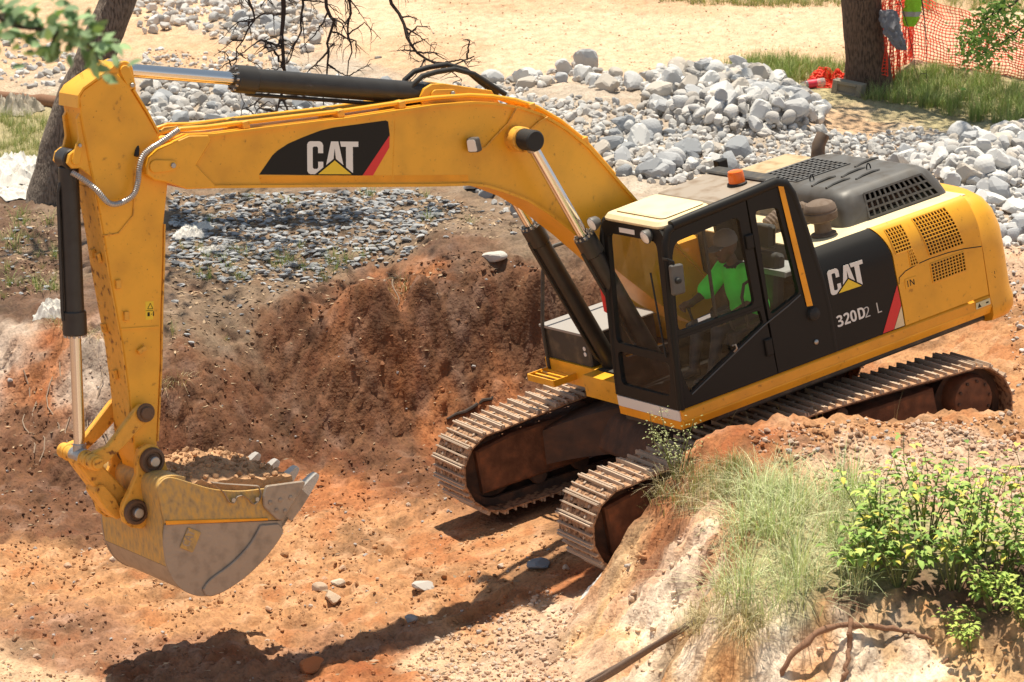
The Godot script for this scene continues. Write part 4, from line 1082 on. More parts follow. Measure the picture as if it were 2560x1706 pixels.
	part(cab, "door_handle", g, mats.bolt, 40)
	g = Geo.new()
	g.bar([Vector3(-.90, 1.9, 1.321), Vector3(-.77, 1.905, 1.321)], .03, .002, Vector3(0, 0, 1))
	part(cab, "window_label", g, mats.white, 0)
	g = Geo.new()
	g.box(Vector3(.28, 1.425, .017), Vector3(.50, 1.465, .02), 0, rake)
	part(cab, "windscreen_label", g, mats.white, 0)
	# mirror
	g = Geo.new()
	g.prism(rounded(p2([-1.195, 2.215, -1.065, 2.205, -1.045, 2.45, -1.175, 2.47]), .025), 1.435, 1.475, .012)
	var mi := part(cab, "mirror", g, mats.hood, 30)
	g = Geo.new()
	g.tube([Vector3(-1.14, 2.50, 1.335), Vector3(-1.16, 2.51, 1.43), Vector3(-1.13, 2.49, 1.455), Vector3(-1.12, 2.36, 1.445)], .012, 8)
	part(cab, "mirror_arm", g, mats.black, 40)
	g = Geo.new()
	g.lathe(p2([.028, 0, .02, .03, .008, .034]), 12, Transform3D(Basis(Vector3.RIGHT, PI / 2), Vector3(-1.13, 2.33, 1.475)))
	part(cab, "mirror_knob", g, mats.rubber, 40)
	# work lamps at the roof corners
	for q in [Vector3(-1.19, 2.735, .50), Vector3(-1.10, 2.665, 1.12)]:
		g = Geo.new()
		g.lathe(p2([.02, .0, .045, .02, .06, .07, .06, .085]), 18, Transform3D(Basis(Vector3(0, 0, 1), PI / 2 + .25), q + Vector3(.04, .01, 0)))
		var la := part(cab, "work_lamp", g, mats.hood, 40)
		g = Geo.new()
		g.lathe(p2([.055, .084, .045, .092, .01, .096]), 18, Transform3D(Basis(Vector3(0, 0, 1), PI / 2 + .25), q + Vector3(.04, .01, 0)))
		part(cab, "lamp_lens", g, mats.lens, 40)
	# wiper, seat, console, levers
	g = Geo.new()
	g.tube([Vector3(-1.20, 1.66, 1.22), Vector3(-1.19, 1.8, 1.20), Vector3(-1.13, 2.35, 1.10)], .008, 6)
	part(cab, "wiper", g, mats.rubber, 40)
	var cloth_dark := mat(lin(.05, .052, .05), .9)
	g = Geo.new()
	g.prism(rounded(p2([-.35, 1.44, .12, 1.42, .12, 1.55, -.33, 1.57]), .05), .62, 1.08, .03)
	g.prism(rounded(p2([.02, 1.55, .14, 1.52, .27, 2.10, .17, 2.14]), .05), .64, 1.06, .03)
	g.prism(rounded(p2([.17, 2.16, .25, 2.14, .29, 2.34, .21, 2.36]), .03), .73, .97, .03)
	part(cab, "operator_seat", g, cloth_dark, 40)
	for z in [.56, 1.14]:
		g = Geo.new()
		g.prism(rounded(p2([-.5, 1.52, -.05, 1.56, -.05, 1.68, -.5, 1.64]), .03), z - .06, z + .06, .02)
		part(cab, "armrest_console", g, mats.rubber, 30)
		g = Geo.new()
		g.tube([Vector3(-.44, 1.64, z), Vector3(-.46, 1.74, z), Vector3(-.47, 1.80, z)], [.012, .012, .022], 8)
		part(cab, "control_lever", g, mats.rubber, 40)
	g = Geo.new()
	g.tube([Vector3(-.33, 1.66, 1.2), Vector3(-.35, 1.92, 1.2), Vector3(-.31, 2.02, 1.2), Vector3(-.2, 2.05, 1.2)], .014, 8)
	part(cab, "grab_bar", g, mats.rubber, 40)
	g = Geo.new()
	g.box(Vector3(.12, 1.95, .5), Vector3(.36, 2.0, 1.2), .01)
	part(cab, "rear_shelf", g, mat(lin(.28, .29, .28), .7), 0)

func cylinder(ex: Node3D, called: String, a: Vector3, b: Vector3, tube_from: float, r: float, rr: float, flip_lines := 1.0) -> Node3D:
	# a is the pin on the rod end, b the pin at the closed end; tube_from measures from a
	var d := (b - a).normalized()
	var L := a.distance_to(b)
	var g := Geo.new()
	g.rod(a + d * tube_from, a + d * (L - .06), r, 28, .006)
	g.rod(a + d * (tube_from - .02), a + d * (tube_from + .17), r * 1.2, 28, .01)
	g.rod(b - Vector3(0, 0, .085), b + Vector3(0, 0, .085), r * 1.05, 24, .01)
	var o := part(ex, called, g, mats.tube_black, 40)
	g = Geo.new()
	g.rod(a + d * .02, a + d * (tube_from + .02), rr, 28)
	part(o, "piston_rod", g, mats.chrome, 40)
	g = Geo.new()
	g.rod(a - Vector3(0, 0, .09), a + Vector3(0, 0, .09), rr * 1.5, 24, .008)
	g.rod(a, a + d * .1, rr * 1.2, 24, .006)
	part(o, "rod_end", g, mats.steel, 40)
	g = Geo.new()
	var side := d.cross(Vector3(0, 0, 1)).normalized() * r * flip_lines
	g.tube([a + d * (tube_from + .1) + side * 1.2, a + d * (tube_from + .18) + side * 1.25, a + d * (L - .25) + side * 1.2, a + d * (L - .18) + side * .9], .016, 8)
	part(o, "feed_pipe", g, mats.tube_black, 40)
	g = Geo.new()
	for k in 12:
		var an := TAU * k / 12
		var n := side.normalized() * cos(an) + Vector3(0, 0, 1) * sin(an)
		g.rod(a + d * (tube_from - .035) + n * r * 1.02, a + d * (tube_from - .018) + n * r * 1.02, .011, 6)
	part(o, "gland_bolts", g, mats.bolt, 0)
	return o

func pin_cap(parent: Node3D, at: Vector3, other: Vector2, r: float, m: Material) -> void:
	var g := Geo.new()
	g.prism(hull([[at.x, at.y, r], [other.x, other.y, r * .8]]), at.z, at.z + .018, .004)
	part(parent, "pin_plate", g, m, 30)
	g = Geo.new()
	g.rod(Vector3(other.x, other.y, at.z + .016), Vector3(other.x, other.y, at.z + .035), r * .45, 6, .003)
	part(parent, "plate_bolt", g, mats.bolt, 0)

func build_arm(ex: Node3D) -> void:
	var low := p2([-4.63, 3.96, -4.37, 3.895, -3.28, 3.60, -2.51, 3.39, -2.14, 3.295, -1.99, 3.24, -1.83, 3.15, -1.63, 3.02, -1.43, 2.84, -1.27, 2.66, -1.17, 2.55, -.85, 2.16, -.45, 1.72, -.22, 1.53])
	var top := p2([-4.66, 4.325, -4.52, 4.345, -4.31, 4.295, -4.04, 4.255, -3.5, 4.17, -3.16, 4.115, -2.74, 4.06, -2.32, 4.005, -1.96, 3.935, -1.75, 3.87, -1.54, 3.785, -1.34, 3.67, -1.14, 3.50, -.95, 3.29, -.83, 3.11, -.71, 2.92, -.56, 2.69, -.26, 2.25, .0, 1.88, .06, 1.72])
	var rt := top.duplicate(); rt.reverse()
	var g := Geo.new()
	g.prism(low + [Vector2(-.1, 1.52), Vector2(.03, 1.6)] + rt, -.20, .20, .004)
	var boom := part(ex, "boom", g, mats.yellow, 22)
	g = Geo.new()
	strip(g, top, -.225, .225, .022); strip(g, low, -.225, .225, .022)
	part(boom, "boom_flange", g, mats.yellow, 30)
	for s in [-1, 1]:
		g = Geo.new()
		var z0: float = .165 if s > 0 else -.232
		g.prism(p2([-4.935, 4.15, -4.93, 4.21, -4.89, 4.275, -4.80, 4.315, -4.52, 4.35, -4.36, 4.31, -4.345, 4.26, -4.51, 4.11, -4.41, 3.95, -4.37, 3.885, -4.63, 3.95, -4.79, 4.05, -4.88, 4.09]), z0, z0 + .067, .008)
		part(boom, "nose_plate", g, mats.yellow, 22)
	pin_cap(boom, Vector3(-4.855, 4.195, .232), Vector2(-4.715, 4.165), .05, mats.yellow)
	g = Geo.new()
	g.bar([Vector3(-2.70, 3.985, .2005), Vector3(-2.83, 3.50, .2005)], .007, .004, Vector3(0, 0, 1))
	g.bar([Vector3(-.66, 2.70, .2005), Vector3(-.93, 2.44, .2005)], .012, .006, Vector3(0, 0, 1))
	part(boom, "weld_seam", g, mats.yellow, 0)
	# decals
	g = Geo.new()
	g.prism(p2([-3.985, 3.885, -3.84, 4.0, -3.79, 4.025, -3.68, 4.055, -3.54, 4.07, -3.38, 4.08, -3.26, 4.073, -2.785, 4.005, -2.765, 3.99, -2.775, 3.87, -3.09, 3.63]), .2005, .2022)
	var dec := part(boom, "decal_panel", g, mats.black, 0)
	g = Geo.new()
	g.prism(p2([-2.776, 3.88, -2.80, 3.785, -2.995, 3.605, -3.088, 3.63]), .2023, .2036)
	part(dec, "decal_red_stripe", g, mats.red, 0)
	logo(dec, basis_at(Vector3(-3.57, 3.775, .2023), Vector3(.3155, -.088, 0), Vector3(.055, .255, 0)))
	g = Geo.new()
	g.prism(p2([-3.99, 3.875, -3.985, 3.815, -2.135, 3.318, -2.13, 3.372]), .2005, .202)
	part(boom, "orange_band", g, mats.orange, 0)
	# pipes and hoses along the boom
	var lines := [[.16, .05, -4.45], [.08, .045, -4.6], [-.02, .045, -4.5], [-.12, .05, -4.55]]
	for l in lines:
		var path := [Vector3(l[2] - .22, 4.345, l[0]), Vector3(l[2] - .1, 4.40, l[0])]
		for q in top:
			if q.x > l[2] and q.x < -.62: path.push_back(Vector3(q.x, q.y + l[1] + .01, l[0]))
		g = Geo.new()
		g.tube(path, .018, 8)
		part(boom, "hydraulic_pipe", g, mats.yellow, 50)
	for q in [[-4.0, 4.262], [-3.16, 4.13], [-2.6, 4.055], [-1.4, 3.72], [-.95, 3.31]]:
		g = Geo.new()
		g.box(Vector3(q[0] - .03, q[1], -.16), Vector3(q[0] + .03, q[1] + .06, .19), .005)
		part(boom, "pipe_clamp", g, mats.yellow_worn, 0)
	for s in [[.06, 0.0], [-.06, .03]]:
		g = Geo.new()
		g.tube([Vector3(-2.46, 4.13, s[0]), Vector3(-2.40, 4.19 + s[1], s[0]), Vector3(-2.30, 4.235 + s[1], s[0]), Vector3(-2.16, 4.235 + s[1], s[0]), Vector3(-1.99, 4.215 + s[1], s[0]), Vector3(-1.82, 4.13 + s[1], s[0]), Vector3(-1.70, 4.02, s[0]), Vector3(-1.56, 3.89, s[0])], .022, 10)
		part(boom, "rubber_hose", g, mats.rubber, 50)
	g = Geo.new()
	g.tube([Vector3(-4.60, 4.38, .06), Vector3(-4.75, 4.42, .08), Vector3(-4.88, 4.44, .10), Vector3(-4.96, 4.30, .17)], .02, 8)
	part(boom, "rubber_hose", g, mats.rubber, 50)
	# coiled hose from the boom nose to the bucket cylinder
	var pts := p2([-4.60, 4.42, -4.78, 4.36, -4.86, 4.34, -4.94, 4.30, -4.99, 4.22, -5.03, 4.11, -5.09, 4.03, -5.21, 4.0, -5.30, 4.03, -5.38, 4.16, -5.44, 4.25, -5.49, 4.31])
	var cv := Curve3D.new()
	for k in pts.size():
		var q := Vector3(pts[k].x, pts[k].y, .24 if k < 10 else lerpf(.24, .12, (k - 9) / 2.0))
		cv.add_point(q)
	var hp := []; var hr := []
	var total := cv.get_baked_length()
	for k in 241:
		var q := cv.sample_baked(total * k / 240.0, true)
		hp.push_back(q); hr.push_back(.019 if k % 3 == 0 else .0235)
	g = Geo.new(); g.tube(hp, hr, 10)
	part(boom, "coiled_hose", g, mats.steel, 25)
	# lamp on the boom
	g = Geo.new()
	g.prism(rounded(p2([-.055, -.06, .055, -.06, .05, .06, -.05, .06]), .02), -.03, .035, .012, Transform3D(Basis(Vector3.UP, -1.15), Vector3(-2.06, 3.615, .27)))
	g.rod(Vector3(-2.06, 3.615, .20), Vector3(-2.06, 3.615, .26), .014, 8)
	var la := part(boom, "boom_lamp", g, mats.hood, 30)
	g = Geo.new()
	g.prism(rounded(p2([-.045, -.05, .045, -.05, .04, .05, -.04, .05]), .02), .0355, .038, 0, Transform3D(Basis(Vector3.UP, -1.15), Vector3(-2.06, 3.615, .27)))
	part(la, "boom_lamp_lens", g, mats.lens, 0)
	g = Geo.new()
	g.tube([Vector3(-2.02, 3.56, .25), Vector3(-1.93, 3.55, .215), Vector3(-1.82, 3.61, .208), Vector3(-1.68, 3.68, .208), Vector3(-1.57, 3.80, .225)], .008, 6)
	g.tube([Vector3(-1.60, 3.52, .32), Vector3(-1.52, 3.56, .21), Vector3(-1.38, 3.62, .21), Vector3(-1.30, 3.64, .23)], .008, 6)
	part(boom, "lamp_cable", g, mats.yellow_worn, 50)
	# boss for the boom cylinders
	g = Geo.new()
	g.rod(Vector3(-1.63, 3.545, -.34), Vector3(-1.63, 3.545, .34), .105, 28, .01)
	part(boom, "cylinder_boss", g, mats.yellow_worn, 40)
	for s in [-1, 1]:
		var c := cylinder(ex, "boom_cylinder", Vector3(-1.63, 3.55, .41 * s), Vector3(-.68, 1.12, .41 * s), 1.01, .078, .047)
		g = Geo.new()
		g.rod(Vector3(-1.63, 3.55, .34 * s), Vector3(-1.63, 3.55, .52 * s), .088, 24, .012)
		part(c, "pin_end_cap", g, mats.rubber, 40)
	var sc := cylinder(ex, "stick_cylinder", Vector3(-4.895, 4.955, 0), Vector3(-2.25, 4.07, 0), 1.03, .092, .053)
	for s in [-1, 1]:
		g = Geo.new()
		var z0: float = .095 if s > 0 else -.125
		g.prism(p2([-2.38, 4.0, -2.385, 4.09, -2.34, 4.145, -2.26, 4.165, -2.15, 4.14, -1.72, 3.97, -1.66, 3.84, -2.3, 3.98]), z0, z0 + .03, .005)
		part(boom, "cylinder_bracket", g, mats.yellow, 30)
	pin_cap(boom, Vector3(-2.25, 4.07, .125), Vector2(-2.10, 4.045), .045, mats.yellow)
	# stick
	g = Geo.new()
	g.prism(p2([-5.32, 4.85, -5.27, 4.90, -5.14, 4.945, -5.02, 4.97, -4.96, 4.95, -4.89, 4.84, -4.80, 4.60, -4.74, 4.42, -4.70, 4.2, -4.75, 4.0, -4.85, 3.72, -4.92, 3.44, -5.02, 3.08, -5.12, 2.68, -5.21, 2.37, -5.30, 2.05, -5.325, 1.95, -5.36, 1.88, -5.43, 1.865, -5.49, 1.90, -5.505, 2.0, -5.49, 2.13, -5.45, 2.41, -5.43, 2.58, -5.40, 2.91, -5.39, 3.19, -5.38, 3.47, -5.36, 3.74, -5.35, 4.0, -5.345, 4.25, -5.34, 4.43, -5.335, 4.63]), -.155, .155, .01)
	var stick := part(ex, "stick", g, mats.yellow, 22)
	for s in [-1, 1]:
		g = Geo.new()
		var z0: float = .10 if s > 0 else -.14
		g.prism(hull([[-4.895, 4.955, .075], [-5.05, 4.90, .07], [-4.86, 4.80, .03], [-4.93, 4.72, .03]]), z0, z0 + .04, .008)
		part(stick, "rod_lug", g, mats.yellow, 30)
		g = Geo.new()
		g.prism(p2([-5.30, 4.76, -5.36, 4.70, -5.375, 4.55, -5.41, 4.48, -5.485, 4.45, -5.515, 4.39, -5.485, 4.34, -5.42, 4.325, -5.34, 4.23, -5.30, 4.2]), z0, z0 + .035, .006)
		part(stick, "cylinder_lug", g, mats.yellow, 30)
	pin_cap(stick, Vector3(-4.895, 4.955, .14), Vector2(-4.868, 4.835), .042, mats.yellow)
	pin_cap(stick, Vector3(-5.445, 4.395, .135), Vector2(-5.395, 4.50), .035, mats.yellow)
	g = Geo.new()
	strip(g, p2([-5.345, 4.78, -5.32, 4.87, -5.27, 4.915, -5.14, 4.96, -5.0, 5.0, -4.95, 5.03]), -.17, .17, .016)
	strip(g, p2([-4.865, 4.80, -4.79, 4.60, -4.735, 4.42]), -.17, .17, .016)
	part(stick, "stick_flange", g, mats.yellow, 30)
	g = Geo.new()
	strip(g, p2([-4.845, 3.72, -4.915, 3.44, -5.015, 3.08, -5.115, 2.68, -5.205, 2.37, -5.29, 2.08]), -.165, .165, .012)
	strip(g, p2([-5.352, 4.15, -5.368, 3.74, -5.388, 3.47, -5.398, 3.19, -5.408, 2.91, -5.438, 2.58, -5.458, 2.41, -5.498, 2.13]), -.152, .152, .010)
	part(stick, "wear_strip", g, mats.yellow_worn, 30)
	for q in [[-5.335, 3.38, .15], [-5.325, 3.12, .15], [-5.262, 2.825, .16]]:
		g = Geo.new()
		g.box(Vector3(-.035, -.02, 0), Vector3(.035, .02, .03), .004, Transform3D(Basis(Vector3(0, 0, 1), .3 if q[1] < 3.0 else 1.4), Vector3(q[0], q[1], q[2])))
		part(stick, "welded_block", g, mats.yellow_worn, 0)
	for q in [[-5.39, 3.62, -.05], [-5.40, 3.60, .06], [-5.42, 3.02, -.08], [-5.45, 2.66, .0]]:
		g = Geo.new()
		g.box(Vector3(q[0] - .02, q[1] - .035, q[2] - .025), Vector3(q[0] + .012, q[1] + .035, q[2] + .025), .004)
		part(stick, "rubber_block", g, mats.yellow_worn, 0)
	g = Geo.new()
	g.bar([Vector3(-5.385, 3.03, .159), Vector3(-5.075, 2.955, .159)], .012, .008, Vector3(0, 0, 1))
	part(stick, "weld_seam", g, mats.yellow, 0)
	g = Geo.new()
	g.tube([Vector3(-5.0, 4.2, .158), Vector3(-5.06, 3.95, .16), Vector3(-5.09, 3.86, .16), Vector3(-5.24, 3.76, .16), Vector3(-5.37, 3.78, .155)], .006, 6)
	part(stick, "grease_line", g, mats.yellow_worn, 40)
	g = Geo.new()
	g.prism(p2([-5.14, 3.18, -5.072, 3.162, -5.107, 3.025, -5.172, 3.04]), .1555, .1568)
	var wl := part(stick, "warning_label", g, mats.logo_yellow, 0)
	g = Geo.new()
	g.bar([Vector3(-5.15, 3.108, .1572), Vector3(-5.092, 3.093, .1572)], .004, .001, Vector3(0, 0, 1))
	var tri_p := [Vector3(-5.135, 3.118, .1572), Vector3(-5.092, 3.107, .1572), Vector3(-5.103, 3.155, .1572)]
	for k in 3: g.bar([tri_p[k], tri_p[(k + 1) % 3]], .005, .001, Vector3(0, 0, 1))
	g.bar([Vector3(-5.14, 3.06, .1572), Vector3(-5.133, 3.09, .1572)], .02, .001, Vector3(0, 0, 1))
	g.bar([Vector3(-5.115, 3.07, .1572), Vector3(-5.106, 3.068, .1572)], .006, .001, Vector3(0, 0, 1))
	g.bar([Vector3(-5.10, 3.05, .1572), Vector3(-5.092, 3.085, .1572)], .008, .001, Vector3(0, 0, 1))
	part(wl, "label_print", g, mats.black, 0)
	# bucket cylinder and linkage
	var bc := cylinder(ex, "bucket_cylinder", Vector3(-5.885, 2.125, 0), Vector3(-5.445, 4.395, 0), .97, .078, .045, -1.0)
	g = Geo.new()
	g.rod(Vector3(-5.885, 2.12, -.31), Vector3(-5.885, 2.12, .31), .062, 28, .01)
	g.rod(Vector3(-5.885, 2.12, .31), Vector3(-5.885, 2.12, .335), .045, 20, .006)
	for z in [-.2, .1, .2]: g.rod(Vector3(-5.885, 2.12, z - .01), Vector3(-5.885, 2.12, z + .01), .068, 28, .003)
	var lk := part(ex, "linkage_pin", g, mats.yellow_worn, 40)
	for s in [-1, 1]:
		g = Geo.new()
		var zz: float = .215 * s
		g.prism(p2([-5.93, 2.10, -5.93, 2.16, -5.86, 2.19, -5.74, 2.20, -5.46, 2.40, -5.40, 2.43, -5.34, 2.41, -5.32, 2.35, -5.36, 2.30, -5.60, 2.16, -5.78, 2.075, -5.88, 2.055]), zz - .03, zz + .03, .008)
		part(ex, "idler_link", g, mats.yellow_worn, 30)
	g = Geo.new()
	g.rod(Vector3(-5.38, 2.36, -.29), Vector3(-5.38, 2.36, .29), .05, 24, .006)
	g.rod(Vector3(-5.38, 2.36, .245), Vector3(-5.38, 2.36, .27), .075, 24, .006)
	part(ex, "idler_pin", g, mats.grease, 40)
	g = Geo.new()
	g.prism(hull([[-5.885, 2.10, .07], [-5.66, 1.66, .10]]), -.10, .10, .015)
	g.prism(hull([[-5.83, 1.84, .05], [-5.78, 1.72, .06], [-5.74, 1.62, .04]]), -.05, .14, .01)
	part(ex, "power_link", g, mats.yellow_worn, 35)

func build_bucket(ex: Node3D) -> void:
	var rim := p2([-4.50, 1.265, -4.61, 1.18, -4.76, 1.055, -4.96, .955, -5.16, .897, -5.30, .888, -5.44, .945, -5.55, 1.06, -5.60, 1.22, -5.585, 1.42, -5.55, 1.60, -5.545, 1.76, -5.53, 1.85, -5.48, 1.895, -5.39, 1.885, -5.30, 1.84])
	var g := Geo.new()
	strip(g, smooth_line(rim.slice(0, 9)), -.545, .545, .024)
	var bk := part(ex, "bucket", g, mats.bucket, 40)
	g = Geo.new()
	strip(g, smooth_line(rim.slice(8)), -.545, .545, .024)
	part(bk, "bucket_back", g, mats.bucket_paint, 40)
	for s in [-1, 1]:
		var z0: float = .545 if s > 0 else -.567
		g = Geo.new()
		g.prism(p2([-5.555, 1.56, -4.585, 1.262, -4.345, 1.478]) + smooth_line(p2([-4.72, 1.565, -4.9, 1.61, -5.12, 1.705, -5.38, 1.875, -5.46, 1.905, -5.52, 1.885, -5.553, 1.84, -5.555, 1.70])), z0, z0 + .022, .004)
		part(bk, "side_plate_upper", g, mats.bucket_paint, 20)
		g = Geo.new()
		g.prism(smooth_line(p2([-5.558, 1.555, -5.60, 1.42, -5.615, 1.22, -5.565, 1.05, -5.45, .93, -5.30, .873, -5.155, .882, -4.955, .94, -4.75, 1.04, -4.60, 1.165, -4.585, 1.257])), z0, z0 + .022, .004)
		part(bk, "side_plate_lower", g, mats.bucket, 20)
		var zo: float = .567 if s > 0 else -.587
		g = Geo.new()
		g.prism(smooth_line(p2([-5.37, .955, -5.29, 1.01, -5.08, 1.075, -4.90, 1.17, -4.775, 1.285])) + smooth_line(p2([-4.62, 1.245, -4.60, 1.16, -4.76, 1.035, -4.96, .935, -5.16, .88, -5.30, .872, -5.36, .90])), zo, zo + .02, .007)
		part(bk, "wear_plate", g, mats.bucket, 25)
		g = Geo.new()
		g.prism(p2([-5.55, 1.585, -4.70, 1.318, -4.70, 1.298, -5.55, 1.55]), zo, zo + .012, .004)
		part(bk, "side_rib", g, mats.orange, 0)
		g = Geo.new()
		g.prism(rounded(p2([-5.12, 1.765, -5.01, 1.715, -4.72, 1.60, -4.71, 1.53, -4.74, 1.475, -4.80, 1.46, -4.83, 1.52, -4.87, 1.565, -4.92, 1.57, -4.955, 1.525, -5.0, 1.55, -5.025, 1.64]), .015, 3), zo, zo + .028, .006)
		var cu := part(bk, "side_cutter", g, mats.bucket, 25)
		g = Geo.new()
		for q in [[-4.965, 1.562], [-4.765, 1.502]]: g.rod(Vector3(q[0], q[1], zo + .027), Vector3(q[0], q[1], zo + .036), .018, 8)
		part(cu, "cutter_bolts", g, mats.bolt, 0)
		g = Geo.new()
		g.prism(rounded(p2([-4.665, 1.58, -4.335, 1.512, -4.325, 1.485, -4.585, 1.265, -4.625, 1.275, -4.72, 1.42, -4.71, 1.50]), .02, 3), zo, zo + .03, .008)
		var co := part(bk, "corner_plate", g, mats.bucket, 25)
		g = Geo.new()
		for q in [[-4.66, 1.44], [-4.57, 1.43], [-4.48, 1.42], [-4.62, 1.36], [-4.55, 1.33]]: g.lathe(p2([.02, 0, .017, .008, .006, .012]), 12, Transform3D(Basis(Vector3.RIGHT, PI / 2), Vector3(q[0], q[1], zo + .029)))
		part(co, "plate_rivets", g, mats.bucket, 40)
	# lip and teeth
	g = Geo.new()
	g.bar([Vector3(-4.62, 1.195, 0), Vector3(-4.43, 1.335, 0)], 1.09, .05, Vector3(-.6, .8, 0))
	part(bk, "cutting_edge", g, mats.bucket, 0)
	var d := Vector3(.835, .55, 0); var up := Vector3(-.55, .835, 0)
	for z in [-.49, -.163, .163, .49]:
		g = Geo.new()
		var base := Vector3(-4.52, 1.265, z)
		var list := []
		for q in [[0.0, .055, .06], [.14, .06, .055], [.24, .055, .045]]:
			var c: Vector3 = base + d * q[0]
			list.push_back(PackedVector3Array([c - up * q[2] - Vector3(0, 0, q[1]), c - up * q[2] + Vector3(0, 0, q[1]), c + up * q[2] + Vector3(0, 0, q[1]), c + up * q[2] - Vector3(0, 0, q[1])]))
		g.rings(list); g.cap(list[0], true); g.cap(list[-1])
		var ad := part(bk, "tooth_adapter", g, mats.bucket, 30)
		g = Geo.new()
		list = []
		for q in [[.22, .046, .042], [.24, .05, .048], [.33, .044, .036], [.40, .040, .024], [.425, .032, .014]]:
			var c: Vector3 = base + d * q[0]
			list.push_back(PackedVector3Array([c - up * q[2] - Vector3(0, 0, q[1]), c - up * q[2] + Vector3(0, 0, q[1]), c + up * q[2] + Vector3(0, 0, q[1]), c + up * q[2] - Vector3(0, 0, q[1])]))
		g.rings(list); g.cap(list[0], true); g.cap(list[-1])
		part(bk, "tooth", g, mats.bright_steel, 25)
	# ears, pins
	for s in [-1, 1]:
		var z0: float = .20 if s > 0 else -.26
		g = Geo.new()
		g.prism(p2([-5.545, 2.02, -5.50, 2.10, -5.42, 2.115, -5.34, 2.07, -5.31, 1.99, -5.30, 1.86, -5.40, 1.78, -5.55, 1.50, -5.62, 1.48, -5.70, 1.515, -5.755, 1.58, -5.755, 1.66, -5.73, 1.72, -5.64, 1.82, -5.565, 1.91]), z0, z0 + .06, .01)
		part(bk, "bucket_ear", g, mats.yellow_worn, 25)
		var ze: float = z0 + .06 if s > 0 else z0 - .04
		for q in [[-5.42, 1.98, .105], [-5.645, 1.63, .10]]:
			g = Geo.new()
			g.lathe([Vector2(q[2], 0), Vector2(q[2], .02), Vector2(q[2] * .9, .035), Vector2(q[2] * .72, .035), Vector2(q[2] * .68, .02), Vector2(q[2] * .5, .02), Vector2(q[2] * .46, .04), Vector2(q[2] * .2, .042)], 28, Transform3D(Basis(Vector3.RIGHT, PI / 2), Vector3(q[0], q[1], ze)))
			part(bk, "pin_boss", g, mats.grease, 40)
			g = Geo.new()
			g.rod(Vector3(q[0], q[1], ze), Vector3(q[0], q[1], ze + (.075 if s > 0 else -.03)), .04, 20, .006)
			part(bk, "pin_end", g, mats.bolt, 40)
	g = Geo.new()
	g.rod(Vector3(-5.645, 1.63, -.24), Vector3(-5.645, 1.63, .24), .07, 20)
	g.rod(Vector3(-5.42, 1.98, -.24), Vector3(-5.42, 1.98, .24), .08, 20)
	part(bk, "hinge_pin", g, mats.grease, 40)
	# maker's plate
	var pl := basis_at(Vector3(-5.38, 1.368, .567), Vector3(.62, .785, 0), Vector3(-.785, .62, 0))
	g = Geo.new()
	g.prism(rounded(p2([-.085, -.062, .085, -.062, .085, .062, -.085, .062]), .012), 0, .012, .004, pl)
	var mp := part(bk, "maker_plate", g, mats.bucket_paint, 20)
	lettering(mp, "plate_letters", "CAT", pl * Transform3D(Basis(), Vector3(-.062, -.035, .0125)), .07, .75, mats.bucket)

func build_excavator() -> void:
	var ex := thing("excavator", "yellow and black crawler excavator with its loaded bucket held off the ground", "excavator", upper)
	build_tracks(ex)
	build_house(ex)
	build_cab(ex)
	build_arm(ex)
	build_bucket(ex)
	# the load in the bucket
	var n := noise(5.0, 4, FastNoiseLite.TYPE_SIMPLEX_SMOOTH, 88)
	var g := Geo.new(); g.coloured = true
	var nx := 34; var nz := 34
	var top := []
	for i in nx + 1:
		var r := PackedVector3Array()
		for j in nz + 1:
			var u := float(i) / nx; var w := float(j) / nz
			var x := lerpf(-5.44, -4.40, u); var z := lerpf(-.532, .532, w)
			var line := lerpf(1.84, 1.56, u)
			var edge := minf(minf(w, 1.0 - w) * 4.0, minf(u * 4.0, (1.0 - u) * 6.0))
			var y := line + .10 * clampf(edge, 0, 1) * (.75 + .7 * n.get_noise_2d(x * .5, z * .5)) + .035 * n.get_noise_2d(x * 2.0, z * 2.0)
			r.push_back(Vector3(x, y, z))
		top.push_back(r)
	for i in nx:
		for j in nz:
			var q: Vector3 = top[i][j]
			var f := 1.0 + .5 * n.get_noise_2d(q.x * 1.5 + 9.0, q.z * 1.5)
			g.tint = Color(.47 * f, .27 * f, .14 * f)
			g.quad(top[i][j], top[i][j + 1], top[i + 1][j + 1], top[i + 1][j])
	g.tint = Color(.42, .24, .12)
	for i in nx:
		for e in [0, nz]:
			var a: Vector3 = top[i][e]; var b: Vector3 = top[i + 1][e]
			g.quad(a, b, Vector3(b.x, b.y - .3, b.z), Vector3(a.x, a.y - .3, a.z))
	for j in nz:
		for e in [0, nx]:
			var a: Vector3 = top[e][j]; var b: Vector3 = top[e][j + 1]
			g.quad(a, b, Vector3(b.x, b.y - .12, b.z), Vector3(a.x, a.y - .12, a.z))
	var o := part(self, "soil_load", g, mats.soil, 60, upper)
	var places := []; var tints := []
	for k in 520:
		var q: Vector3 = top[rng.randi_range(2, nx - 1)][rng.randi_range(1, nz - 1)]
		var sz := lerpf(.015, .085, pow(rng.randf(), 3.0))
		places.push_back(Transform3D(Basis(Quaternion(Vector3(rng.randfn(), rng.randfn(), rng.randfn()).normalized(), rng.randf() * TAU)).scaled(Vector3.ONE * sz), q + Vector3(rng.randfn() * .012, sz * .1, rng.randfn() * .012)))
		var f := rng.randf_range(.7, 1.25)
		tints.push_back(Color(.45 * f, .26 * f, .135 * f))
	many(o, "loose_clods", rock_mesh(433, 1, 16, Vector3(1, .75, .9)), mats.stone, places, tints)
	tag(o, "heap of loose tan soil lying in the excavator bucket", "soil")
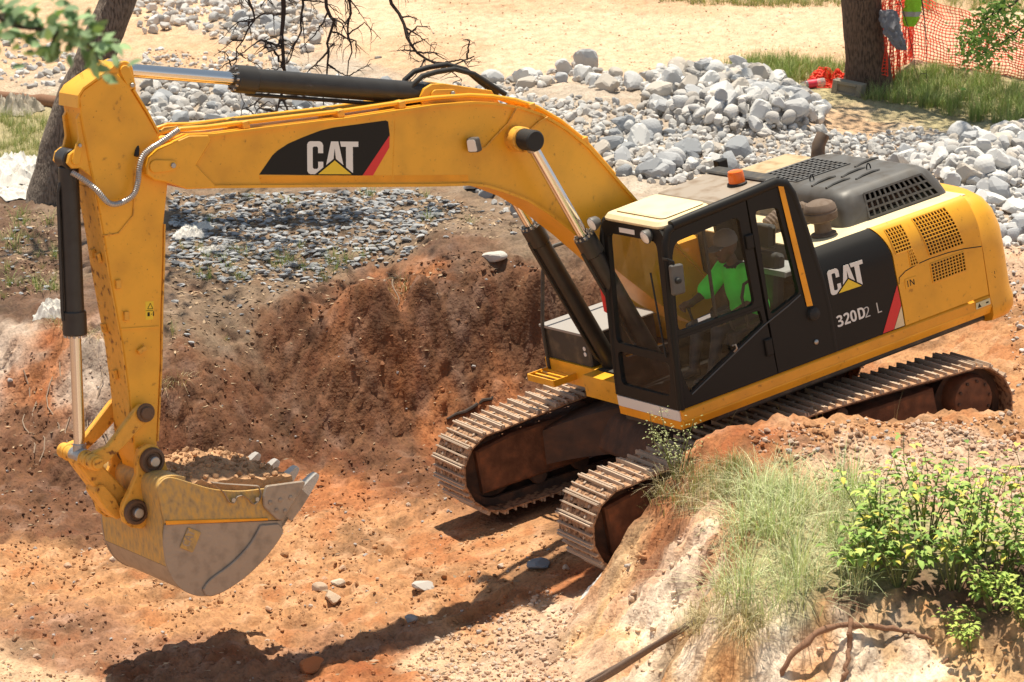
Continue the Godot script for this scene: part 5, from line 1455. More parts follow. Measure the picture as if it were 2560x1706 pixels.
# ---------------------------------------------------------------- stones, clods, litter
func rock_mesh(fseed: int, fine := 1, cuts := 13, flat := Vector3.ONE, colour := false) -> ArrayMesh:
	var r := RandomNumberGenerator.new(); r.seed = fseed
	var planes := []
	for k in cuts:
		var n := Vector3(r.randfn(), r.randfn(), r.randfn()).normalized()
		planes.push_back([n, r.randf_range(.46, .92)])
	var t := (1.0 + sqrt(5.0)) / 2.0
	var v := [Vector3(-1, t, 0), Vector3(1, t, 0), Vector3(-1, -t, 0), Vector3(1, -t, 0), Vector3(0, -1, t), Vector3(0, 1, t), Vector3(0, -1, -t), Vector3(0, 1, -t), Vector3(t, 0, -1), Vector3(t, 0, 1), Vector3(-t, 0, -1), Vector3(-t, 0, 1)]
	var f := [0, 11, 5, 0, 5, 1, 0, 1, 7, 0, 7, 10, 0, 10, 11, 1, 5, 9, 5, 11, 4, 11, 10, 2, 10, 7, 6, 7, 1, 8, 3, 9, 4, 3, 4, 2, 3, 2, 6, 3, 6, 8, 3, 8, 9, 4, 9, 5, 2, 4, 11, 6, 2, 10, 8, 6, 7, 9, 8, 1]
	var tris := []
	for i in range(0, 60, 3): tris.push_back([v[f[i]].normalized(), v[f[i + 1]].normalized(), v[f[i + 2]].normalized()])
	for k in fine:
		var nt := []
		for q in tris:
			var a: Vector3 = ((q[0] + q[1]) * .5).normalized(); var b: Vector3 = ((q[1] + q[2]) * .5).normalized(); var c: Vector3 = ((q[2] + q[0]) * .5).normalized()
			nt.append_array([[q[0], a, c], [a, q[1], b], [c, b, q[2]], [a, b, c]])
		tris = nt
	var shape := func(d: Vector3) -> Vector3:
		var best := 1.15
		for p in planes:
			var s: float = d.dot(p[0])
			if s > .05: best = minf(best, p[1] / s)
		return d * best * flat * .5
	var g := Geo.new()
	if colour: g.coloured = true
	for q in tris: g.tri(shape.call(q[0]), shape.call(q[1]), shape.call(q[2]))
	return g.mesh(7.0 if cuts < 11 else 24.0)

func outline_of(zone: String) -> PackedVector2Array:
	var out := PackedVector2Array()
	var l: Array = zones[zone]
	for i in range(0, l.size(), 2): out.push_back(Vector2(l[i], l[i + 1]))
	return out

func spots(zone: String, count: int) -> Array:
	var poly := outline_of(zone)
	var lo := poly[0]; var hi := poly[0]
	for p in poly: lo = lo.min(p); hi = hi.max(p)
	var out := []
	var tries := 0
	while out.size() < count and tries < count * 30:
		tries += 1
		var q := Vector2(rng.randf_range(lo.x, hi.x), rng.randf_range(lo.y, hi.y))
		if Geometry2D.is_point_in_polygon(q, poly): out.push_back(q)
	return out

func any_turn() -> Basis:
	return Basis(Quaternion(Vector3(rng.randfn(), rng.randfn(), rng.randfn()).normalized(), rng.randf() * TAU))

func clear_of_machine(q: Vector2) -> bool:
	var p := Vector3(q.x, .18 * q.x, q.y) * lower
	return absf(p.x) > 2.25 or absf(p.z) > 1.6 or (absf(p.z) < .8)

func build_stones() -> void:
	var big := []; var small := []; var clods := []
	for k in 9: big.push_back(rock_mesh(200 + k, 2, 8, Vector3(1, rng.randf_range(.65, .9), rng.randf_range(.7, 1.0))))
	for k in 5: small.push_back(rock_mesh(300 + k, 2, 7, Vector3(1, .7, .85)))
	for k in 5: clods.push_back(rock_mesh(400 + k, 1, 20, Vector3(1, .75, .9)))
	var grey_mats := []
	var stone_tex: Texture2D = mats.stone.albedo_texture
	var stone_bump: Texture2D = mats.stone.normal_texture
	for c in [Color(.52, .52, .52), Color(.64, .635, .62), Color(.42, .43, .445), Color(.31, .325, .345), Color(.53, .48, .42)]:
		grey_mats.push_back(textured(mat(c.linear_to_srgb(), .9), stone_tex, 3.0, stone_bump, .8))
	# the largest stones, each an object: zone, how many, least and greatest size, lift above the ground, label, group, darker stone
	var heaps := [
		["heap", 105, .14, .30, .16, "pale grey broken rock in the rubble heap near the tree with orange netting", "rocks of the big rubble heap"],
		["heap_right", 62, .14, .29, .10, "pale grey broken rock in the heap behind the engine hood", "rocks of the heap behind the machine"],
		["right_low", 26, .14, .30, .03, "grey rock spilled down the slope behind the counterweight", "rocks spilled behind the counterweight"],
		["rim", 22, .14, .30, .04, "white-grey rock on the rim of the low dirt mound", "rocks on the rim of the dirt mound"],
		["centre", 36, .14, .30, .03, "grey rock lying between the boom and the rubble heap", "rocks beyond the boom"],
		["left_band", 44, .13, .30, .06, "grey rock in the rubble strip under the hanging bare twigs", "rocks of the strip under the twigs"],
		["left_far", 14, .14, .26, .05, "light grey rock at the far end of the rubble strip", "rocks at the far end of the strip"],
		["slope_rocks", 9, .2, .34, .0, "blue-grey boulder lying below the boom cylinders", "boulders below the boom cylinders"]]
	for h in heaps:
		for q in spots(h[0], h[1]):
			var s: float = 1.15 * lerpf(h[2], h[3], pow(rng.randf(), 1.6))
			var y: float = height(q.x, q.y) + s * .16 + rng.randf() * h[4]
			var dark: bool = h[0] in ["slope_rocks", "centre", "left_band"]
			var m: Material = grey_mats[rng.randi_range(2, 3) if dark and rng.randf() < .55 else [0, 1, 1, 4, 2][rng.randi() % 5]]
			tag(obj(self, "rock", big[rng.randi() % big.size()], m, Transform3D(any_turn().scaled(Vector3.ONE * s), Vector3(q.x, y, q.y))), h[5], "rock", h[6])
	# smaller rubble that nobody could count
	var rubble := [["heap", 1100, .06, .22, .14], ["heap_right", 560, .06, .22, .08], ["right_low", 260, .04, .14, .02], ["rim", 140, .05, .14, .03], ["centre", 380, .04, .14, .02], ["left_band", 640, .06, .22, .05], ["left_far", 420, .05, .18, .05], ["left_mid", 200, .04, .13, 0], ["left_edge", 120, .05, .15, 0], ["gravel_light", 900, .02, .10, 0], ["slope_rocks", 60, .04, .12, 0], ["behind_right", 60, .03, .10, 0], ["spread", 2600, .03, .15, .0], ["heap", 1500, .02, .06, .05], ["heap_right", 700, .02, .06, .03], ["left_band", 700, .02, .06, .02]]
	var places := []; var tints := []
	for k in small.size(): places.push_back([]); tints.push_back([])
	for r in rubble:
		for q in spots(r[0], r[1]):
			var s: float = lerpf(r[2], r[3], pow(rng.randf(), 2.2))
			var k := rng.randi() % small.size()
			var b := rng.randf_range(.34, .70)
			places[k].push_back(Transform3D(any_turn().scaled(Vector3.ONE * s), Vector3(q.x, height(q.x, q.y) + s * .12 + rng.randf() * r[4], q.y)))
			tints[k].push_back(Color(b, b * .99, b * .97).lerp(Color(.50, .38, .27), rng.randf() * (.6 if s < .06 else .25)))
	for k in small.size(): tag(many(self, "rubble", small[k], mats.stone, places[k], tints[k]), "small pale grey broken stone strewn between the larger rocks", "rubble")
	# dark gravel on the bank top
	places = []; tints = []
	for r in [["gravel", 2300, .03, .11], ["litter", 300, .03, .09], ["shade_left", 60, .03, .1], ["slope_rocks", 80, .03, .08]]:
		for q in spots(r[0], r[1]):
			var s: float = lerpf(r[2], r[3], pow(rng.randf(), 1.8))
			var b := rng.randf_range(.16, .44)
			places.push_back(Transform3D(Basis(Vector3.UP, rng.randf() * TAU).rotated(Vector3.RIGHT, rng.randfn() * .35).scaled(Vector3(s, s * .5, s)), Vector3(q.x, height(q.x, q.y) + s * .1, q.y)))
			tints.push_back(Color(b * .98, b, b * 1.03))
	tag(many(self, "gravel", small[1], mats.stone, places, tints), "dark blue-grey gravel covering the top of the cut bank", "gravel")
	# earth clods and pebbles
	places = []; tints = []
	for k in clods.size(): places.push_back([]); tints.push_back([])
	for r in [["floor", 15000, .010, .055, .0], ["floor", 150, .05, .13, .25], ["floor_pale", 1500, .015, .08, .6], ["bank", 5000, .010, .05, 0], ["bank", 500, .03, .09, 0], ["bank", 70, .05, .11, .0], ["near_gravel", 4200, .012, .085, .45], ["clay_face", 500, .015, .09, .1], ["clay_cut", 260, .015, .07, .1], ["behind_right", 500, .015, .07, .3], ["sandfield", 1200, .012, .05, .0], ["left_mid", 500, .02, .07, .2], ["litter", 900, .012, .05, 0], ["shade_left", 400, .012, .06, 0]]:
		for q in spots(r[0], r[1]):
			if not clear_of_machine(q): continue
			if r[0] in ["floor", "bank"] and n_warp.get_noise_2d(q.x * 1.4 + 50.0, q.y * 1.4) < rng.randf_range(-.5, .3): continue
			var s: float = lerpf(r[2], r[3], pow(rng.randf(), 3.2))
			var k := rng.randi() % clods.size()
			var c := warped_soil(q.x, q.y)
			var f := rng.randf_range(.82, 1.16)
			c = Color(c.r * f, c.g * f, c.b * f)
			if rng.randf() < r[4]: c = c.lerp(Color(.62, .50, .40), rng.randf_range(.3, .9))
			elif rng.randf() < .05: c = c.lerp(Color(.42, .42, .42), .8)
			places[k].push_back(Transform3D(any_turn().scaled(Vector3(s, s * rng.randf_range(.6, 1.0), s)), Vector3(q.x, height(q.x, q.y) + s * .1, q.y)))
			tints[k].push_back(c)
	for k in clods.size(): tag(many(self, "earth_clods", clods[k], mats.stone, places[k], tints[k]), "loose earth clods and pebbles strewn over the excavated ground", "clods")
	# single stones one can point to
	var one := func(called: String, label: String, at: Vector2, s: Vector3, col: Color, k: int) -> void:
		tag(obj(self, called, big[k % big.size()], textured(mat(col.linear_to_srgb(), .92), stone_tex, 3.0, stone_bump, .8), Transform3D(Basis(Vector3.UP, k * 1.3).scaled(s), Vector3(at.x, height(at.x, at.y) + s.y * .25, at.y))), label, called.replace("_", " "))
	one.call("earth_clod", "orange-red rounded lump of clay on the pit floor", Vector2(-3.5, 2.93), Vector3(.25, .20, .22), Color(.48, .17, .06), 3)
	one.call("stone", "large pale tan stone in the small pile right of the bucket", Vector2(-3.40, 1.49), Vector3(.20, .16, .17), Color(.52, .39, .28), 1)
	one.call("stone", "smaller tan stone leaning on the small pile right of the bucket", Vector2(-3.52, 1.30), Vector3(.13, .10, .12), Color(.50, .37, .27), 5)
	one.call("stone", "flat cream stone at the back of the small pile", Vector2(-3.36, 1.22), Vector3(.12, .09, .13), Color(.58, .47, .36), 7)
	one.call("stone", "round dirty white stone on the floor before the near track", Vector2(-2.63, 1.44), Vector3(.19, .15, .17), Color(.50, .46, .42), 2)
	one.call("stone", "grey egg-shaped stone beside the arm's shadow", Vector2(-2.72, 2.12), Vector3(.12, .13, .11), Color(.30, .31, .33), 4)
	one.call("stone", "blue-grey stone close to the front of the near track", Vector2(-1.66, 1.30), Vector3(.20, .15, .16), Color(.24, .26, .29), 6)
	one.call("stone", "white-topped stone on the edge of the bank behind the cylinders", Vector2(-2.08, -4.24), Vector3(.26, .16, .20), Color(.58, .55, .50), 0)
	one.call("stone", "lone grey pebble out on the sandy field", Vector2(-3.61, -14.05), Vector3(.13, .08, .10), Color(.24, .22, .20), 8)
	# dry leaves and sticks
	var leaf := Geo.new()
	leaf.quad(Vector3(-.5, 0, 0), Vector3(0, .06, -.16), Vector3(.5, .02, 0), Vector3(0, .0, .16))
	var lm := leaf.mesh(0)
	places = []; tints = []
	for r in [["litter", 2600], ["shade_left", 400], ["bank", 700], ["grass_tree", 250], ["left_mid", 250], ["gravel", 700], ["floor", 500], ["grass_hang", 60]]:
		for q in spots(r[0], r[1]):
			var s := rng.randf_range(.03, .09)
			places.push_back(Transform3D(Basis(Vector3.UP, rng.randf() * TAU).rotated(Vector3.RIGHT, rng.randfn() * .3).scaled(Vector3(s, s, s * rng.randf_range(.3, 1.0))), Vector3(q.x, height(q.x, q.y) + .008, q.y)))
			var b := rng.randf_range(.5, 1.2)
			tints.push_back(Color(.42 * b, .30 * b, .19 * b))
	var flat_leaf := mat(Color.WHITE, .9); flat_leaf.vertex_color_use_as_albedo = true
	tag(many(self, "leaf_litter", lm, flat_leaf, places, tints), "dry brown leaves and chips scattered over the bank top", "leaf litter")
	# twigs and fine roots on the cut bank
	for q in [[-3.15, .73, -3.98, -3.23, .38, -3.62, .016], [-3.05, .74, -3.98, -3.02, .45, -3.72, .008], [-3.22, .70, -3.96, -3.36, .30, -3.6, .007]]:
		var g := Geo.new()
		var path := []
		for k in 9:
			var f := k / 8.0
			var x := lerpf(q[0], q[3], f); var z := lerpf(q[2], q[5], f)
			path.push_back(Vector3(x + .03 * sin(f * 7.0 + q[0] * 9.0), maxf(lerpf(q[1], q[4], f), height(x, z) + .01), z + .05 * sin(f * PI)))
		g.tube(path, [q[6], q[6], q[6] * .9, q[6] * .8, q[6] * .8, q[6] * .7, q[6] * .6, q[6] * .5, q[6] * .3], 6)
		tag(part(self, "root", g, mats.dry_wood, 40), "pale dead root dangling over the face of the cut bank", "root", "roots hanging from the bank edge")
	for k in 9:
		var g := Geo.new()
		var x := -6.6 + k * .14 + rng.randf() * .1; var z := -2.5 + rng.randf() * .3
		var path := []
		for j in 9: path.push_back(Vector3(x + .05 * sin(j * 1.1 + k) + j * .02, height(x, z + j * .10) + .02, z + j * .10))
		g.tube(path, .006, 5)
		tag(part(self, "thin_root", g, mats.dry_wood, 40), "thin pale root trailing down the clay bank by the bucket", "root", "thin roots on the clay bank")
	var bg := Geo.new()
	var bp := []
	for k in 8:
		var f := k / 7.0
		var x := lerpf(-2.52, -1.92, f); var z := lerpf(-3.0, -3.5, f)
		bp.push_back(Vector3(x, height(x, z) + .03 + .02 * sin(f * 6.0), z))
	bg.tube(bp, [.012, .016, .02, .02, .02, .018, .014, .008], 7)
	tag(part(self, "fallen_branch", bg, mats.twig, 40), "dark crooked branch lying at the foot of the bank", "branch")
# ---------------------------------------------------------------- plants
func tuft_mesh(fseed: int, blades: int, tall: float, spread_out: float, wide: float, green: Color, straw: Color, dry: float, droop := .5) -> ArrayMesh:
	var r := RandomNumberGenerator.new(); r.seed = fseed
	var g := Geo.new(); g.coloured = true
	for k in blades:
		var a := r.randf() * TAU
		var out := Vector3(cos(a), 0, sin(a))
		var side := Vector3(-out.z, 0, out.x) * wide * r.randf_range(.6, 1.2)
		var L := tall * r.randf_range(.45, 1.1)
		var lean := r.randf_range(.1, 1.0) * spread_out
		var c := green.lerp(straw, clampf(r.randfn() * .3 + dry, 0, 1)) 
		c = c * r.randf_range(.55, 1.3); c.a = 1.0
		g.tint = c
		var base := out * r.randf() * spread_out * .18
		var last := base; var lw := side
		for j in range(1, 5):
			var f := j / 4.0
			var p := base + out * lean * L * f * f + Vector3.UP * L * (f - droop * lean * f * f * .6)
			var w := side * (1.0 - f * .9)
			g.quad(last - lw, last + lw, p + w, p - w)
			last = p; lw = w
	return g.mesh(0)

func leaf_mesh(fold := .18, tip := .12) -> ArrayMesh:
	# an almond leaf along x, folded on its rib
	var g := Geo.new()
	var rib := [Vector3(0, 0, 0), Vector3(.35, .04, 0), Vector3(.7, .03, 0), Vector3(1.0, -tip, 0)]
	var w := [0.0, .24, .20, 0.0]
	for s in [-1.0, 1.0]:
		for k in 3:
			var a: Vector3 = rib[k]; var b: Vector3 = rib[k + 1]
			var ao := a + Vector3(0, w[k] * fold * 2.0, s * w[k]); var bo := b + Vector3(0, w[k + 1] * fold * 2.0, s * w[k + 1])
			if s > 0: g.quad(a, ao, bo, b)
			else: g.quad(b, bo, ao, a)
	return g.mesh(60)

func along(path: Array, f: float) -> Vector3:
	var t := f * (path.size() - 1)
	var i := mini(int(t), path.size() - 2)
	return path[i].lerp(path[i + 1], t - i)

func twig_spray(g: Geo, path: Array, r0: float, twigs: int, reach: float, rnd: RandomNumberGenerator, depth := 2, drop := .35) -> void:
	var fine := []; var rad := []
	for k in 17:
		var f := k / 16.0
		fine.push_back(along(path, f) + Vector3(rnd.randfn(), rnd.randfn(), rnd.randfn()) * reach * .02)
		rad.push_back(lerpf(r0, r0 * .25, f))
	g.tube(fine, rad, 6 if r0 > .01 else 4)
	if depth == 0: return
	for k in twigs:
		var f := rnd.randf_range(.2, 1.0)
		var at := along(fine, f)
		var d := Vector3(rnd.randfn(), -drop + rnd.randfn() * .5, rnd.randfn() * .8).normalized()
		var L := reach * rnd.randf_range(.4, 1.0)
		var mid := at + d * L * .5 + Vector3(rnd.randfn(), rnd.randfn(), rnd.randfn()) * L * .1
		twig_spray(g, [at, mid, at + (d + Vector3(0, -.25, 0)) * L], r0 * .45, 5, L * .55, rnd, depth - 1, drop)

func crown(parent: Node3D, called: String, centre: Vector3, size: Vector3, clumps: int, per: int, leaf: float, col: Color, rnd: RandomNumberGenerator) -> void:
	var places := []; var tints := []
	for k in clumps:
		var d := Vector3(rnd.randfn(), rnd.randfn(), rnd.randfn()).normalized() * pow(rnd.randf(), .4)
		var c := centre + d * size
		for j in per:
			var p := c + Vector3(rnd.randfn(), rnd.randfn() * .7, rnd.randfn()) * .22
			var s := leaf * rnd.randf_range(.6, 1.3)
			places.push_back(Transform3D(Basis(Quaternion(Vector3(rnd.randfn(), rnd.randfn(), rnd.randfn()).normalized(), rnd.randf() * TAU)).scaled(Vector3.ONE * s), p))
			var f := rnd.randf_range(.7, 1.3)
			tints.push_back(Color(col.r * f, col.g * f, col.b * f))
	many(parent, called, leaf_mesh(), mats.leaf, places, tints)

func trunk(g: Geo, path: Array, rad: Array, sides := 18) -> void:
	var n := noise(1.4, 3, FastNoiseLite.TYPE_SIMPLEX_SMOOTH, 71)
	var rings := []
	var steps := 36
	for k in steps + 1:
		var f := float(k) / steps
		var c := along(path, f)
		var t := f * (rad.size() - 1); var i := mini(int(t), rad.size() - 2)
		var r := lerpf(rad[i], rad[i + 1], t - i)
		var ring := PackedVector3Array()
		for s in sides:
			var a := -TAU * s / sides
			var d := Vector3(cos(a), 0, sin(a))
			var q := 1.0 + .16 * n.get_noise_3d(cos(a) * 1.5, c.y * .8, sin(a) * 1.5) + .07 * n.get_noise_3d(cos(a) * 6.0, c.y * 1.2, sin(a) * 6.0)
			ring.push_back(c + d * r * q)
		rings.push_back(ring)
	g.rings(rings); g.cap(rings[-1])

func build_trees() -> void:
	var rnd := RandomNumberGenerator.new(); rnd.seed = 77
	# the leaning tree by the boom
	var tree := thing("tree", "leaning grey-barked tree behind the raised stick with bare twigs hanging from it", "tree", Transform3D(Basis(), Vector3(-6.87, .7, -7.2)))
	var o := tree.position
	var g := Geo.new()
	trunk(g, [Vector3(0, -.1, 0), Vector3(.14, .70, 0), Vector3(.33, 1.33, 0), Vector3(.61, 1.9, 0), Vector3(.81, 2.37, 0), Vector3(1.15, 3.3, .1), Vector3(1.4, 4.2, .2)], [.34, .26, .23, .215, .205, .19, .17])
	part(tree, "trunk", g, mats.bark, 60)
	for l in [[Vector3(1.35, 4.0, .2), Vector3(2.4, 3.75, .6), Vector3(3.4, 3.5, .9), Vector3(4.3, 3.45, .95)], [Vector3(1.4, 4.2, .2), Vector3(1.9, 5.0, .6), Vector3(2.9, 5.6, 1.2)], [Vector3(1.3, 3.9, .15), Vector3(.4, 4.6, .8), Vector3(-.5, 5.0, 1.3)], [Vector3(1.4, 4.2, .2), Vector3(1.2, 5.2, -.4), Vector3(1.6, 6.2, -.6)]]:
		g = Geo.new()
		twig_spray(g, l, .10, 5, 1.0, rnd, 1, -.2)
		part(tree, "limb", g, mats.bark, 50)
	var hang := [[[-4.25, 4.25], [-4.25, 3.68], [-4.28, 3.13], [-4.30, 2.77], [-4.27, 2.35], [-4.34, 2.07], [-4.41, 1.81]], [[-4.0, 4.25], [-4.04, 3.68], [-4.07, 3.13], [-4.10, 2.81], [-4.24, 2.44]], [[-3.75, 4.23], [-3.77, 3.68], [-3.83, 3.13], [-3.76, 2.90], [-3.81, 2.63], [-3.82, 2.35], [-3.88, 2.02]], [[-3.55, 4.2], [-3.59, 3.68], [-3.58, 3.13], [-3.60, 2.86], [-3.57, 2.58], [-3.63, 2.30]], [[-3.3, 4.2], [-3.23, 3.68], [-3.17, 3.13], [-3.03, 2.88], [-2.93, 2.63], [-2.76, 2.47], [-2.51, 2.44], [-2.30, 2.53]], [[-4.6, 4.3], [-4.67, 3.68], [-4.64, 3.13], [-4.55, 2.95], [-4.76, 2.63], [-4.88, 2.30]]]
	var thick := [.038, .026, .028, .022, .026, .020]
	for k in hang.size():
		var path := []
		for q in hang[k]: path.push_back(Vector3(q[0], q[1], -6.3 + .04 * rnd.randfn()) - o)
		g = Geo.new()
		twig_spray(g, path, thick[k], [15, 8, 11, 9, 18, 11][k], [.62, .45, .5, .45, .46, .6][k], rnd, 2, .25 if k != 4 else .0)
		part(tree, "bare_branch", g, mats.twig, 40)
	crown(tree, "crown", Vector3(1.9, 5.2, 1.0), Vector3(2.6, 1.0, 2.2), 55, 20, .13, Color(.12, .20, .055), rnd)
	# tree with netting
	var rt := thing("tree", "upright dark-barked tree with orange netting and clothes tied to it", "tree", Transform3D(Basis(), Vector3(2.49, .95, -12.0)))
	o = rt.position
	g = Geo.new()
	trunk(g, [Vector3(.02, -.15, 0), Vector3(0, .25, 0), Vector3(-.04, .64, 0), Vector3(-.12, 1.2, 0), Vector3(-.18, 1.7, 0), Vector3(-.1, 2.6, .2), Vector3(.1, 3.6, .3)], [.36, .27, .25, .24, .25, .21, .17])
	part(rt, "trunk", g, mats.bark_dark, 60)
	for l in [[Vector3(.0, 3.0, .2), Vector3(.8, 3.3, .8), Vector3(1.7, 3.0, 1.4), Vector3(2.2, 2.2, 1.6)], [Vector3(.1, 3.5, .3), Vector3(-.6, 4.4, .2), Vector3(-1.3, 4.9, .4)], [Vector3(.1, 3.5, .3), Vector3(.9, 4.5, -.4), Vector3(1.9, 4.9, -.6)], [Vector3(.0, 2.9, .2), Vector3(.4, 2.7, .5), Vector3(.55, 1.75, .5)]]:
		g = Geo.new()
		twig_spray(g, l, .07, 4, .8, rnd, 1, -.1)
		part(rt, "limb", g, mats.bark, 50)
	for l in [[Vector3(.5, 1.69, .5), Vector3(.61, .95, .5), Vector3(.66, .26, .5)], [Vector3(.14, 2.8, .45), Vector3(.16, 1.69, .5), Vector3(.40, .95, .5), Vector3(.55, .31, .5)]]:
		g = Geo.new()
		twig_spray(g, l, .011, 5, .22, rnd, 1, .4)
		part(rt, "bare_branch", g, mats.twig, 40)
	crown(rt, "crown", Vector3(.6, 4.4, .2), Vector3(2.4, 1.0, 2.2), 120, 24, .12, Color(.11, .19, .05), rnd)
	# its leafy sprays that reach down into view
	var places := []; var tints := []
	for l in [[Vector3(2.2, 2.2, 1.6), Vector3(1.98, 1.29, 1.5), Vector3(1.64, 1.13, 1.5), Vector3(1.38, .93, 1.5), Vector3(1.0, .72, 1.5)], [Vector3(2.2, 2.2, 1.6), Vector3(1.51, 1.39, 1.5), Vector3(1.31, 1.32, 1.5), Vector3(1.12, 1.14, 1.5), Vector3(.95, .88, 1.5)]]:
		g = Geo.new()
		twig_spray(g, l, .018, 4, .2, rnd, 1, .1)
		part(rt, "leafy_branch", g, mats.twig, 40)
		for k in 560:
			var f := pow(rnd.randf(), .7)
			if f < .3: continue
			var p := along(l, f) + Vector3(rnd.randfn(), rnd.randfn(), rnd.randfn()) * .10
			places.push_back(Transform3D(Basis(Quaternion(Vector3(rnd.randfn() * .4, rnd.randfn(), rnd.randfn() * .4).normalized(), rnd.randf() * TAU)).rotated(Vector3.RIGHT, rnd.randfn() * .5).scaled(Vector3(1, 1, .7) * rnd.randf_range(.05, .10)), p))
			var b := rnd.randf_range(.7, 1.35)
			tints.push_back(Color(.22 * b, .36 * b, .08 * b))
	many(rt, "foliage", leaf_mesh(), mats.leaf, places, tints)
	# a tree close to the viewpoint, of which one twig shows
	var base_y := height(-5.6, 6.4)
	var nt := thing("tree", "broad-leaved branch hanging in at the corner above the leaning trunk", "tree", Transform3D(Basis(), Vector3(-5.6, base_y - .1, 15.0)))
	o = nt.position
	g = Geo.new()
	trunk(g, [Vector3(0, 0, 0), Vector3(-.1, 2.5, 0), Vector3(.05, 5.0, 0), Vector3(.0, 7.4, 0)], [.2, .16, .13, .08], 14)
	part(nt, "trunk", g, mats.bark, 60)
	g = Geo.new()
	var near_path := [Vector3(-5.55, 6.2, 15.0) - o, Vector3(-4.6, 6.85, 15.0) - o, Vector3(-3.9, 6.84, 15.0) - o, Vector3(-3.75, 6.77, 15) - o, Vector3(-3.60, 6.745, 15) - o, Vector3(-3.47, 6.71, 15) - o, Vector3(-3.42, 6.61, 15) - o]
	twig_spray(g, near_path, .014, 5, .16, rnd, 1, .2)
	part(nt, "leafy_branch", g, mats.twig, 40)
	places = []; tints = []
	for k in 170:
		var p := along(near_path, rnd.randf_range(.28, 1.0)) + Vector3(rnd.randfn() * .05, rnd.randfn() * .055, rnd.randfn() * .08)
		places.push_back(Transform3D(Basis(Quaternion(Vector3(rnd.randfn() * .5, rnd.randfn(), rnd.randfn() * .5).normalized(), rnd.randf() * TAU)).rotated(Vector3.RIGHT, .6 + rnd.randfn() * .5).scaled(Vector3(1, 1, 1.5) * rnd.randf_range(.055, .085)), p))
		var b := rnd.randf_range(.6, 1.4)
		tints.push_back(Color(.22 * b, .33 * b, .16 * b))
	many(nt, "foliage", leaf_mesh(.1, .05), mats.leaf, places, tints)

func grass(label: String, meshes: Array, list: Array, s0: float, s1: float) -> void:
	for m in meshes.size():
		var places := []
		for i in range(m, list.size(), meshes.size()):
			var q: Vector2 = list[i]
			places.push_back(Transform3D(Basis(Vector3.UP, rng.randf() * TAU).scaled(Vector3.ONE * rng.randf_range(s0, s1)), Vector3(q.x, height(q.x, q.y) - .01, q.y)))
		tag(many(self, "grass", meshes[m], mats.leaf, places), label, "grass")

func shrub(at: Vector2, tall: float, wide: float, stems: int, leaves: int, leaf: float, cols: Array, called: String, label: String, group := "") -> void:
	var rnd := RandomNumberGenerator.new(); rnd.seed = int(at.x * 1000.0) + 7
	var o := Vector3(at.x, height(at.x, at.y) - .02, at.y)
	var t := thing(called, label, called.replace("_", " "), Transform3D(Basis(), o), group)
	var g := Geo.new()
	var places := []; var tints := []
	for k in stems:
		var a := rnd.randf() * TAU
		var out := Vector3(cos(a), 0, sin(a)) * wide * sqrt(rnd.randf())
		var h := tall * rnd.randf_range(.6, 1.05)
		var path := [Vector3(out.x * .15, 0, out.z * .15), Vector3(out.x * .4, h * .4, out.z * .4), Vector3(out.x * .75, h * .75, out.z * .75) + Vector3(rnd.randfn(), 0, rnd.randfn()) * .03, Vector3(out.x, h, out.z)]
		g.tube([path[0], path[1], path[2], path[3]], [.007, .006, .004, .002], 5)
		for j in leaves / stems:
			var f := rnd.randf_range(.3, 1.0)
			var p := along(path, f)
			var b := rnd.randf() * TAU
			var d := Vector3(cos(b), rnd.randf_range(-.1, .6), sin(b)).normalized()
			p += d * rnd.randf_range(.01, .12) * (1.2 - f * .6)
			var s := leaf * rnd.randf_range(.55, 1.25)
			var x := (d + Vector3(0, -.35, 0)).normalized()
			var z := x.cross(Vector3.UP).normalized()
			places.push_back(Transform3D(Basis(x * s, z.cross(x) * s, z * s), p))
			var c: Color = cols[rnd.randi() % cols.size()]
			var m := rnd.randf_range(.75, 1.3)
			tints.push_back(Color(c.r * m, c.g * m, c.b * m))
	part(t, "stems", g, mat(lin(.14, .16, .05), .8), 40)
	many(t, "foliage", leaf_mesh(), mats.leaf, places, tints)

